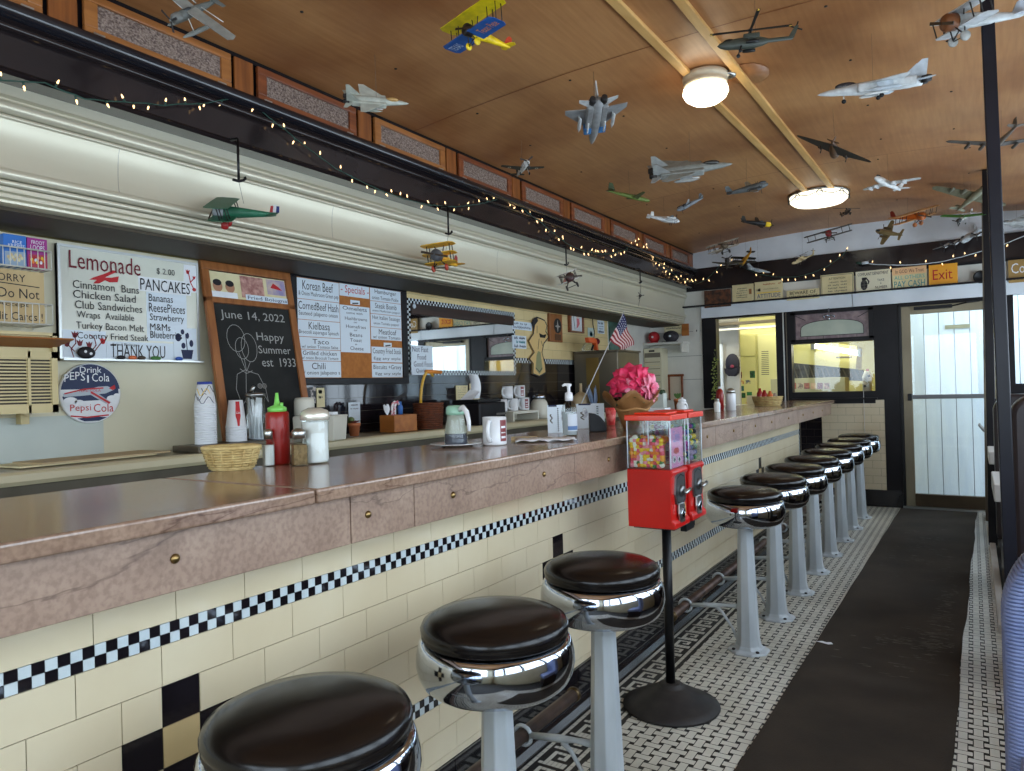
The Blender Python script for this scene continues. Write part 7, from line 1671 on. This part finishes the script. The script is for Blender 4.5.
def jet(pos, L, nose, wing, lab, c1, c2, twin=True, span=.64, swept=False, gear=False, tanks=True, intake=None, canopy=(70,60,40), star=False, **kw):
    t, s = airframe(pos, L, nose, wing, lab, **kw); m1, m2 = cm_(c1), cm_(c2)
    body(t, s, 'fuselage', [(0,-.44),(.055,-.42),(.062,-.2),(.066,.0),(.058,.16),(.046,.26),(.032,.38),(.014,.47),(0,.5)], m1, n=16, sx=1.1, sy=.95)
    for sg in (-1,1):
        b = MB(M_(s)); b.box(sg*.075-.034, sg*.075+.034, -.36, .15, -.045, .035, m1 if not intake else m1); b.build('intake', t, local=True, bevel=.012*s)
        if intake:
            b = MB(M_(s)); b.box(sg*.08-.04, sg*.08+.04, .04, .17, -.05, .04, cm_(intake)); b.build('intake_lip', t, local=True, bevel=.01*s)
        body(t, s, 'exhaust', [(.036,0),(.038,.04),(.03,.085),(.02,.085)], M['iron'], (sg*.06,-.40,0), 14, ax=(0,-1,0))
    h = span/2
    if swept: flat(t, s, 'wing', [(.07,.10),(.14,.02),(h*.8,-.30),(h*.72,-.36),(.07,-.20)], .015, .014, m1)
    else: flat(t, s, 'wing', [(.07,.14),(h,-.17),(h,-.25),(.07,-.24)], .015, .016, m1, dz=.02)
    flat(t, s, 'tailplane', [(.06,-.30),(.20,-.44),(.20,-.49),(.06,-.44)], -.005, .012, m2)
    if twin: flat(t, s, 'fin', [(.02,-.22),(.17,-.40),(.17,-.45),(.02,-.44)], .0, .012, m2, vert=True, x0=.075, tilt=.12)
    else: flat(t, s, 'fin', [(.02,-.18),(.17,-.42),(.17,-.47),(.02,-.46)], .03, .014, m2, mirror=False, vert=True)
    b = MB(M_(s)); b.ball((0,.24,.045), (.028,.10,.035), cm_(canopy,.15), 12, 8); b.build('canopy', t, local=True)
    if tanks:
        for sg in (-1,1):
            body(t, s, 'drop_tank', [(0,-.16),(.018,-.12),(.020,.06),(0,.16)], m2, (sg*h*.55,-.06,-.045), 10)
            b = MB(M_(s)); b.box(sg*h*.55-.005, sg*h*.55+.005, -.14, .0, -.04, .015, m2); b.build('pylon', t, local=True)
            body(t, s, 'missile', [(0,-.12),(.010,-.11),(.010,.08),(0,.11)], cm_((226,226,222)), (sg*.09,.0,-.07), 8)
    if gear:
        for x, y in ((0,.26),(.07,-.06),(-.07,-.06)):
            b = MB(M_(s)); b.tube([(x,y,-.03),(x,y,-.085)], .006, M['alu'], 6); b.lathe([(.02,-.008),(.022,0),(.02,.008)], M['black_metal'], (x,y,-.095), 12, (1,0,0)); b.build('landing_gear', t, local=True)
    if star: roundel(t, s, [(h*.6,-.12,.028,0,1),(-h*.6,-.12,.028,0,1),(h*.6,-.12,.001,0,-1),(-h*.6,-.12,.001,0,-1)], .035)
    return t
def biplane(pos, L, nose, wing, lab, c1, cw, cu=None, span=1.2, tiers=2, cowl=(40,36,34), prop=True, wheel=(50,50,50), tailc=None, gap=.19, chord=.2, text=None, strut=(40,36,34), **kw):
    t, s = airframe(pos, L, nose, wing, lab, **kw); m1 = cm_(c1); mw = cm_(cw); mu = cm_(cu or cw); st = cm_(strut); h = span/2
    body(t, s, 'fuselage', [(.015,-.5),(.03,-.45),(.06,-.15),(.085,.1),(.09,.28),(.08,.34)], m1, n=12, sx=.9, sy=1.05)
    body(t, s, 'engine_cowl', [(.07,.30),(.10,.32),(.105,.44),(.085,.47),(.03,.48),(0,.48)], cm_(cowl), n=18)
    zs = [-.06+gap*k for k in range(tiers)]
    if tiers == 3: zs = [-.10,.05,.20]
    for k, z in enumerate(zs):
        y0 = .10+.05*k; m_ = mu if k == 0 else mw; hh = h*(1 if k else .94)
        flat(t, s, 'wing', [(0,y0+chord),(hh-.05,y0+chord),(hh,y0+chord*.8),(hh,y0+chord*.2),(hh-.05,y0),(0,y0)], z, .020, m_)
    for x in ((.55*h,.85*h) if span > .9 else (.7*h,)):
        for sg in (-1,1):
            b = MB(M_(s)); 
            for y in (.16,.28): b.tube([(sg*x,y,zs[0]),(sg*x,y+.05,zs[-1])], .009, st, 5)
            b.build('strut', t, local=True)
    b = MB(M_(s))
    for sg in (-1,1): b.tube([(sg*.05,.25,.06),(sg*.09,.27,zs[-1])], .009, st, 5)
    b.build('cabane_strut', t, local=True)
    flat(t, s, 'tailplane', [(0,-.36),(.14,-.40),(.18,-.46),(.14,-.52),(0,-.50)], .01, .014, cm_(tailc[0]) if tailc else mw)
    if tailc and len(tailc) == 4:
        for k in range(3): flat(t, s, 'fin_stripe', [(.02,-.40-.05*k),(.14-.02*abs(k-1),-.42-.045*k),(.14-.02*abs(k-1),-.465-.045*k),(.02,-.45-.05*k)], .02, .014, cm_(tailc[k+1]), mirror=False, vert=True)
    else: flat(t, s, 'fin', [(.01,-.36),(.13,-.42),(.17,-.47),(.14,-.53),(.01,-.52)], .02, .014, cm_(tailc[-1]) if tailc else mw, mirror=False, vert=True)
    if prop: blades(t, s, 'propeller', (0,.49,0), 2, .26, cm_((60,44,30)), w=.04)
    for sg in (-1,1):
        b = MB(M_(s)); b.tube([(sg*.05,.24,-.08),(sg*.12,.28,-.19)], .009, st, 5); b.tube([(sg*.05,.36,-.07),(sg*.12,.28,-.19)], .009, st, 5); b.build('gear_strut', t, local=True)
        b = MB(M_(s)); b.lathe([(.058,-.014),(.062,0),(.058,.014)], cm_(wheel), (sg*.125,.28,-.20), 16, (1,0,0)); b.build('wheel', t, local=True)
    b = MB(M_(s)); b.tube([(-.12,.28,-.2),(.12,.28,-.2)], .008, st, 5); b.build('axle', t, local=True)
    if text:
        b = MB(M_(s)); F = Fr((0,0,zs[0]-.0115), (-1,0,0), (0,1,0))
        for tx, x0, x1 in text: b.text(F, tx, x0*h, .10+chord*.3, (x1-x0)*h, chord*.45, cm_((236,150,80)) if x0 > 0 else cm_((200,220,240)), .002)
        b.build('lettering', t, local=True)
    return t
def prop(pos, L, nose, wing, lab, c1, cw, span=1.1, engines=1, cowl=None, high=False, gear=False, tailc=None, swept=0.0, twin=False, chord=.22, prp=True, canopy=(60,66,70), fat=1.0, jetpods=False, taper=.45, floats=False, spots=None, dz=.06, cwu=None, **kw):
    t, s = airframe(pos, L, nose, wing, lab, **kw); m1 = cm_(c1); mw = cm_(cw); h = span/2; mt = cm_(tailc or c1); z = .06*fat if high else -.03*fat
    body(t, s, 'fuselage', [(0,-.5),(.02*fat,-.46),(.05*fat,-.2),(.07*fat,.05),(.075*fat,.25),(.06*fat,.40),(.035*fat,.47),(0,.5)], m1, n=14, sy=1.15)
    c0 = chord; c1_ = chord*taper; y0 = .20
    flat(t, s, 'wing', [(0,y0),(h*.95,y0-(c0-c1_)*.5-swept),(h,y0-(c0-c1_)*.5-swept-c1_*.5),(h*.95,y0-(c0-c1_)*.5-swept-c1_),(0,y0-c0)], z, .022, mw, dz=dz)
    flat(t, s, 'tailplane', [(0,-.36),(.2,-.41-swept*.3),(.2,-.48-swept*.3),(0,-.47)], .03, .014, mt)
    if twin: flat(t, s, 'fin', [(-.04,-.38),(.09,-.41),(.09,-.48),(-.04,-.5)], .03, .014, mt, vert=True, x0=.19)
    else: flat(t, s, 'fin', [(.02,-.33),(.16,-.42-swept*.3),(.16,-.50-swept*.3),(.02,-.49)], .02, .016, mt, mirror=False, vert=True)
    b = MB(M_(s)); b.ball((0,.16 if engines == 1 else .36,.065*fat), (.03*fat,.09,.038*fat), cm_(canopy,.15), 12, 8); b.build('canopy', t, local=True)
    if engines == 1:
        if cowl: body(t, s, 'engine_cowl', [(.076*fat,.30),(.082*fat,.34),(.078*fat,.44),(.045*fat,.475),(0,.475)], cm_(cowl), n=16)
        if prp:
            body(t, s, 'spinner', [(.03,.47),(.02,.52),(0,.54)], cm_(cowl or c1), n=12); blades(t, s, 'propeller', (0,.505,0), 3, .20, cm_((60,60,62)), w=.04)
    else:
        xs = {2:(.34,), 4:(.3,.58)}[engines]
        for x in xs:
            for sg in (-1,1):
                yy = y0-swept*x-(c0-c1_)*.5*x; zz = z+dz*x
                if jetpods:
                    body(t, s, 'engine_pod', [(.02,-.10),(.034,-.04),(.036,.06),(.028,.08),(.0,.07)], cm_(cowl or c1), (sg*x*h,yy-.0,zz-.055), 12)
                    b = MB(M_(s)); b.box(sg*x*h-.006, sg*x*h+.006, yy-.08, yy, zz-.05, zz, m1); b.build('pylon', t, local=True)
                else:
                    body(t, s, 'engine_nacelle', [(.0,-.22),(.03,-.14),(.045,.0),(.045,.07),(.03,.09),(0,.09)], cm_(cowl or c1), (sg*x*h,yy,zz), 12)
                    if prp: blades(t, s, 'propeller', (sg*x*h,yy+.10,zz), 3, .13, cm_((50,50,52)), w=.03, a0=.5+x)
    if gear:
        for sg in (-1,1):
            b = MB(M_(s)); b.tube([(sg*.08,.16,z),(sg*.12,.20,-.19)], .010, M['alu'], 6); b.lathe([(.034,-.012),(.038,0),(.034,.012)], M['black_metal'], (sg*.125,.20,-.20), 12, (1,0,0)); b.build('landing_gear', t, local=True)
    if floats:
        for sg in (-1,1):
            body(t, s, 'float', [(0,-.34),(.03,-.28),(.045,.0),(.042,.2),(.02,.34),(0,.38)], cm_((140,144,138)), (sg*.17,.06,-.24), 12, sy=.85)
            b = MB(M_(s))
            for y in (-.08,.2): b.tube([(sg*.05,y,-.03),(sg*.17,y,-.21)], .010, cm_((222,222,216)), 5); b.tube([(sg*.06,y,z),(sg*h*.55,y-.02,z+.02)], .008, cm_((222,222,216)), 5)
            b.build('float_strut', t, local=True)
    if spots: roundel(t, s, [(sg*h*.62, y0-c0*.5-swept*.6, z+dz*.6-.013, 0, -1) for sg in (-1,1)], .045, spots)
    return t
def heli(pos, L, nose, wing, lab, c1, rot=(24,24,26), nb=4, a0=.25, rr=.52, tips=None, **kw):
    t, s = airframe(pos, L, nose, wing, lab, name='model_helicopter', cat='model helicopter', **kw); m1 = cm_(c1); mr = cm_(rot)
    body(t, s, 'fuselage', [(0,.5),(.03,.46),(.055,.38),(.065,.22),(.07,.05),(.05,-.08),(.025,-.16),(.02,-.46),(0,-.47)][::-1], m1, n=14, sx=.8, sy=1.15)
    b = MB(M_(s)); b.box(-.04,.04,-.05,.16,.05,.115,m1); b.build('engine_housing', t, local=True, bevel=.015*s)
    b = MB(M_(s)); b.ball((0,.34,.03), (.04,.09,.05), cm_((40,44,44),.15), 12, 8); b.build('canopy', t, local=True)
    b = MB(M_(s)); b.tube([(0,.06,.10),(0,.06,.17)], .014, mr, 8); b.lathe([(.03,.155),(.03,.175)], mr, (0,.06,0), 12); b.build('rotor_mast', t, local=True)
    blades(t, s, 'rotor_blade', (0,.06,.165), nb, rr, mr, 'z', a0, .045)
    if tips:
        q = MB(M_(s))
        for k in range(nb):
            a = a0+2*math.pi*k/nb; q.ball((rr*.97*math.cos(a), .06+rr*.97*math.sin(a), .165), (.02,.02,.008), cm_(tips), 8, 6)
        o = q.build('blade_tip', t, local=True); o['kind'] = 'stuff'
    flat(t, s, 'fin', [(0,-.40),(.15,-.50),(.15,-.55),(0,-.48)], .0, .02, m1, mirror=False, vert=True)
    for k in range(4):
        a = .4+k*math.pi/2; b = MB(M_(s)); d = Vector((0,math.cos(a),math.sin(a))); c0 = Vector((.03,-.52,.14)); b.tube([c0, c0+d*.085], .010, mr, 5); b.build('tail_rotor_blade', t, local=True)
    for sg in (-1,1):
        b = MB(M_(s)); b.box(sg*.10-.055, sg*.10+.055, .03, .12, -.02, -.005, m1); b.build('stub_wing', t, local=True)
        body(t, s, 'rocket_pod', [(.02,-.06),(.024,.0),(.02,.10),(0,.11)], mr, (sg*.13,.05,-.045), 10)
        b = MB(M_(s)); b.tube([(sg*.05,.20,-.05),(sg*.075,.22,-.12)], .010, mr, 5); b.lathe([(.024,-.01),(.026,0),(.024,.01)], mr, (sg*.078,.22,-.125), 10, (1,0,0)); b.build('wheel', t, local=True)
    return t
def AT(u, v, z=2.55): return P(u, v, 'z', z)
G = dict()
prop(AT(195,10,2.66), 60, (-.8,-.3,-.55), (.76,-.65), 'grey float plane with white struts at the top left of the ceiling', (112,116,112), (150,152,146), 1.9, floats=True, high=True, prp=True, chord=.2, taper=.9, cowl=(120,122,118))
biplane(AT(487,38,2.56), 58, (-.8,.3,-.5), (.88,.48,-1.1), 'bright yellow biplane with a blue lower wing', (240,206,30), (238,212,24), (24,92,176), 1.55, cowl=(30,26,28), tailc=((240,206,30),(200,70,40)), text=(('Texas Pete',.25,.85),('TEXAS',-.85,-.5)), wheel=(240,206,30), chord=.36, gap=.32, strut=(36,32,30))
jet(AT(376,101,2.60), 66, (1,-.08,.1), (0,.6,.8), 'pale grey twin-tailed jet nearest the transom panels on the left', (196,200,188), (176,180,168), star=True, canopy=(190,150,90))
jet(AT(595,122,2.60), 92, (-.06,-.48,.87), (.98,.13), 'grey and white jet with bright blue intakes seen from behind', (150,152,152), (206,210,210), twin=False, intake=(70,140,206), span=.66)
prop(AT(522,169,2.63), 38, (.28,.38,-.88), (1,-.03), 'dark green fighter with a white nose seen head on near the transoms', (206,208,202), (40,46,40), 1.2, cowl=(226,226,222), gear=True, spots=((200,200,180),(60,60,60)), tailc=(40,46,40))
jet(AT(690,169,2.62), 84, (.98,.12,.15), (0,-.5,-.85), 'long grey swing-wing jet pointing right under the mushroom lamp', (142,146,142), (156,160,158), swept=True, span=.62, canopy=(60,60,56))
prop(AT(629,196,2.64), 46, (.93,-.22,.3), (-.5,-.2,1.4), 'slender olive green plane pointing right above the transoms', (112,132,64), (84,96,48), 1.1, prp=False, fat=.6, chord=.13, tailc=(60,76,40))
prop(AT(690,204,2.64), 30, (-.85,-.42,-.3), (.1,.3), 'small silver plane nose down to the left of the white twin', (132,138,144), (150,156,160), .9, engines=2, cowl=(60,62,66), chord=.16)
prop(AT(664,219,2.64), 33, (.95,-.15,.3), (.15,.2,-.9), 'small white twin-finned plane low over the far transoms', (224,226,224), (150,160,168), .95, engines=4, twin=True, tailc=(234,234,230), chord=.18)
prop(AT(747,189,2.64), 42, (.95,.24,.2), (.1,-.25,-.9), 'dark grey and silver twin-engine plane left of the drum lamp', (92,96,96), (160,166,168), 1.0, engines=2, cowl=(70,72,74), twin=False, chord=.2)
heli(AT(756,42,2.66), 76, (-.97,-.11,-.2), (0,.42,-.9), 'dark olive gunship helicopter beside the mushroom lamp', (66,72,64), tips=(230,190,70), a0=0, rr=.52)
jet(AT(873,87,2.60), 104, (-.97,-.15,-.2), (.05,.16,-1), 'large white twin-tailed jet with wheels down on the right of the ceiling', (214,218,218), (196,206,214), gear=True, span=.6, canopy=(60,60,64))
prop(AT(834,149,2.62), 32, (.15,-.45,.88), (.95,-.33), 'dark brown flying-wing plane with two pusher engines', (96,70,48), (56,52,48), 2.5, engines=2, prp=True, chord=.62, taper=.22, cowl=(70,58,50), fat=2.0, dz=.02)
prop(AT(888,184,2.64), 42, (-.6,.3,-.75), (.95,.22), 'white airliner with four engine pods right of the drum lamp', (226,228,226), (206,208,206), 1.5, engines=4, jetpods=True, swept=.2, chord=.2, cowl=(200,202,202))
biplane(AT(982,19,2.62), 82, (-.85,-.1,-.52), (.8,.55), 'silver biplane with a brown engine ring behind the tall post', (196,200,200), (206,210,212), None, 1.1, cowl=(124,76,44), tailc=((206,212,220),(190,200,212)), wheel=(170,170,165), strut=(60,56,54))
prop(AT(1002,140,2.64), 46, (-.45,-.6,.66), (1,.06), 'thin-winged four-engine bomber crossing behind the tall post', (110,100,90), (74,68,62), 2.5, engines=4, jetpods=True, swept=.12, chord=.16, cowl=(90,84,76), fat=.8)
prop(AT(756,223,2.66), 31, (.95,-.12,.28), (.3,-.5), 'small black fighter with a yellow nose above the white end panel', (30,28,28), (48,44,40), .9, cowl=(240,206,40), tailc=(60,56,50), spots=((220,220,224),(120,130,170)))
biplane(AT(721,249,2.66), 30, (.3,.3,-.9), (.95,.3), 'tan and white biplane in the far left corner of the ceiling', (176,160,136), (196,186,166), None, 1.15, cowl=(120,104,84))
prop(AT(727,264,2.52), 28, (0,.35,-.93), (1,0), 'dark camouflage plane just under the tan and white biplane', (70,62,52), (84,76,62), 1.05, cowl=(60,54,48))
biplane(AT(746,258,2.57), 26, (-.35,-.5,.8), (1,-.05), 'black biplane with a yellow body at the left of the end panel', (226,160,40), (30,28,28), None, 1.0, cowl=(150,120,60), tailc=((30,28,28),(226,160,40)), chord=.16)
jet(AT(758,270,2.47), 26, (.95,-.2,.25), (.2,0,-1), 'small silver jet below the black and yellow biplane', (190,196,198), (150,158,164), twin=False)
biplane(AT(829,236,2.66), 30, (-.05,.2,-.97), (.95,.3), 'dark biplane with a red nose under the drum lamp', (92,70,64), (60,56,54), None, 1.5, cowl=(130,30,34), tailc=((50,46,46),(40,40,40)), chord=.16)
heli(AT(803,259,2.54), 27, (-.75,-.35,-.55), (.5,.1), 'small tan helicopter with raised blades in front of the dark beam', (206,186,140), (70,60,46), nb=3, a0=.9, rr=.5)
heli(AT(846,213,2.72), 26, (.3,.3,-.9), (1,0), 'small black helicopter close under the ceiling by the drum lamp', (50,42,40), nb=2, a0=0, rr=.5)
biplane(AT(908,217,2.68), 37, (.8,.05,-.6), (.95,.33), 'orange biplane with white floats right of the drum lamp', (216,112,40), (226,176,120), None, 1.7, cowl=(190,100,40), tailc=((216,150,90),(150,50,36)), wheel=(226,150,100))
prop(AT(889,233,2.60), 29, (-.85,.15,.5), (.25,.75), 'khaki camouflage bomber tilted against the white end panel', (150,132,92), (132,116,78), .9, engines=2, cowl=(90,78,56), chord=.28, tailc=(140,120,80), fat=1.3)
prop(AT(965,217,2.50), 25, (-.5,-.35,-.8), (1,.05), 'high-wing plane with bright green wings left of the tall post', (206,206,200), (70,170,70), 1.9, high=True, gear=True, cowl=(60,60,60), chord=.28, taper=.9)
prop(AT(971,199,2.70), 40, (.55,.6,-.58), (-.9,.25), 'grey-green four-engine transport jet close to the tall post', (150,150,128), (112,108,86), 2.0, engines=4, jetpods=True, swept=.1, chord=.3, high=True, cowl=(140,140,124))
prop(AT(970,236,2.58), 42, (-.3,-.25,-.9), (.9,.42), 'silver four-propeller bomber low beside the tall post', (196,202,204), (160,168,172), 1.7, engines=4, cowl=(206,210,212), chord=.22)
jet(AT(1017,222,2.64), 38, (-.9,-.1,-.4), (.2,.5), 'pale jet right of the tall post near the end beam', (196,198,196), (180,184,186), twin=False)

# planes on hooks in front of the hood
HG = 'model aircraft hooked on the hood'
def hook(u, v0, v1, lab, x=-1.215):
    a, c = P(u, v0, 'x', x), P(u, v1, 'x', x); t = thing('plane_hook', lab, 'hook', tuple(a), 0, 'black hooks along the hood'); a = Vector((x, a.y, 2.368)); b = MB(); b.tube([a+Vector((-.045,0,0)), a+Vector((0,0,-.004)), a+Vector((0,0,-.01))], .006, M['black_metal'], 8); b.tube([a+Vector((0,0,-.005)), Vector((c.x,a.y,c.z))], .0055, M['black_metal'], 8); b.build('rod', t)
    b = MB(); q = Vector((c.x,a.y,c.z)); b.tube([q+Vector((0,-.028,0)), q, q+Vector((0,.022,.008)), q+Vector((0,.034,.018)), q+Vector((0,.03,.026))], .006, M['black_metal'], 7); b.build('hook_tip', t); return q
def hooked(q, t, z): b = MB(); b.tube([q, Vector((WM[t].translation.x, WM[t].translation.y, z))], .001, M['ink_grey'], 5); b.build('hanging_wire', t)
q = hook(238, 152, 181, 'black hook holding the green biplane'); c = P(244, 213, 'x', -1.215)
t = biplane(c, 62, (-.97,.06,.2), (-.35,-.3), 'green biplane with a red white and blue tail hooked on the hood', (46,110,82), (40,104,74), None, 1.0, cowl=(150,154,156), wheel=(170,40,40), tailc=((40,100,72),(180,50,56),(226,226,226),(40,50,110)), gap=.20, chord=.36, group=HG, thread=False); hooked(q, t, c.z+.04)
q = hook(448, 216, 234, 'black hook holding the yellow triplane'); c = P(446, 260, 'x', -1.215)
t = biplane(c, 56, (-.4,.2,-.88), (.95,.14), 'yellow triplane hooked on the hood above the specials board', (250,190,46), (252,196,50), None, .62, tiers=3, cowl=(90,92,96), wheel=(190,70,50), tailc=((232,170,40),(170,50,50)), group=HG, thread=False, chord=.24); hooked(q, t, c.z+.05)
q = hook(566, 252, 265, 'black hook holding the small red biplane'); c = P(567, 280, 'x', -1.215)
t = biplane(c, 44, (.15,.15,-.97), (.9,.36), 'small red biplane with white wings hooked on the hood', (204,74,66), (244,240,230), None, .5, cowl=(70,40,40), wheel=(70,66,64), group=HG, thread=False); hooked(q, t, c.z+.04)
q = hook(640, 272, 283, 'black hook holding the little brown plane near the far end of the hood'); c = P(640, 296, 'x', -1.215)
t = prop(c, 18, (.05,.05,-1), (.1,.95), 'little brown plane hanging edge-on near the far end of the hood', (92,72,52), (76,60,44), 1.2, cowl=(60,46,36), group=HG, thread=False); hooked(q, t, c.z+.03)
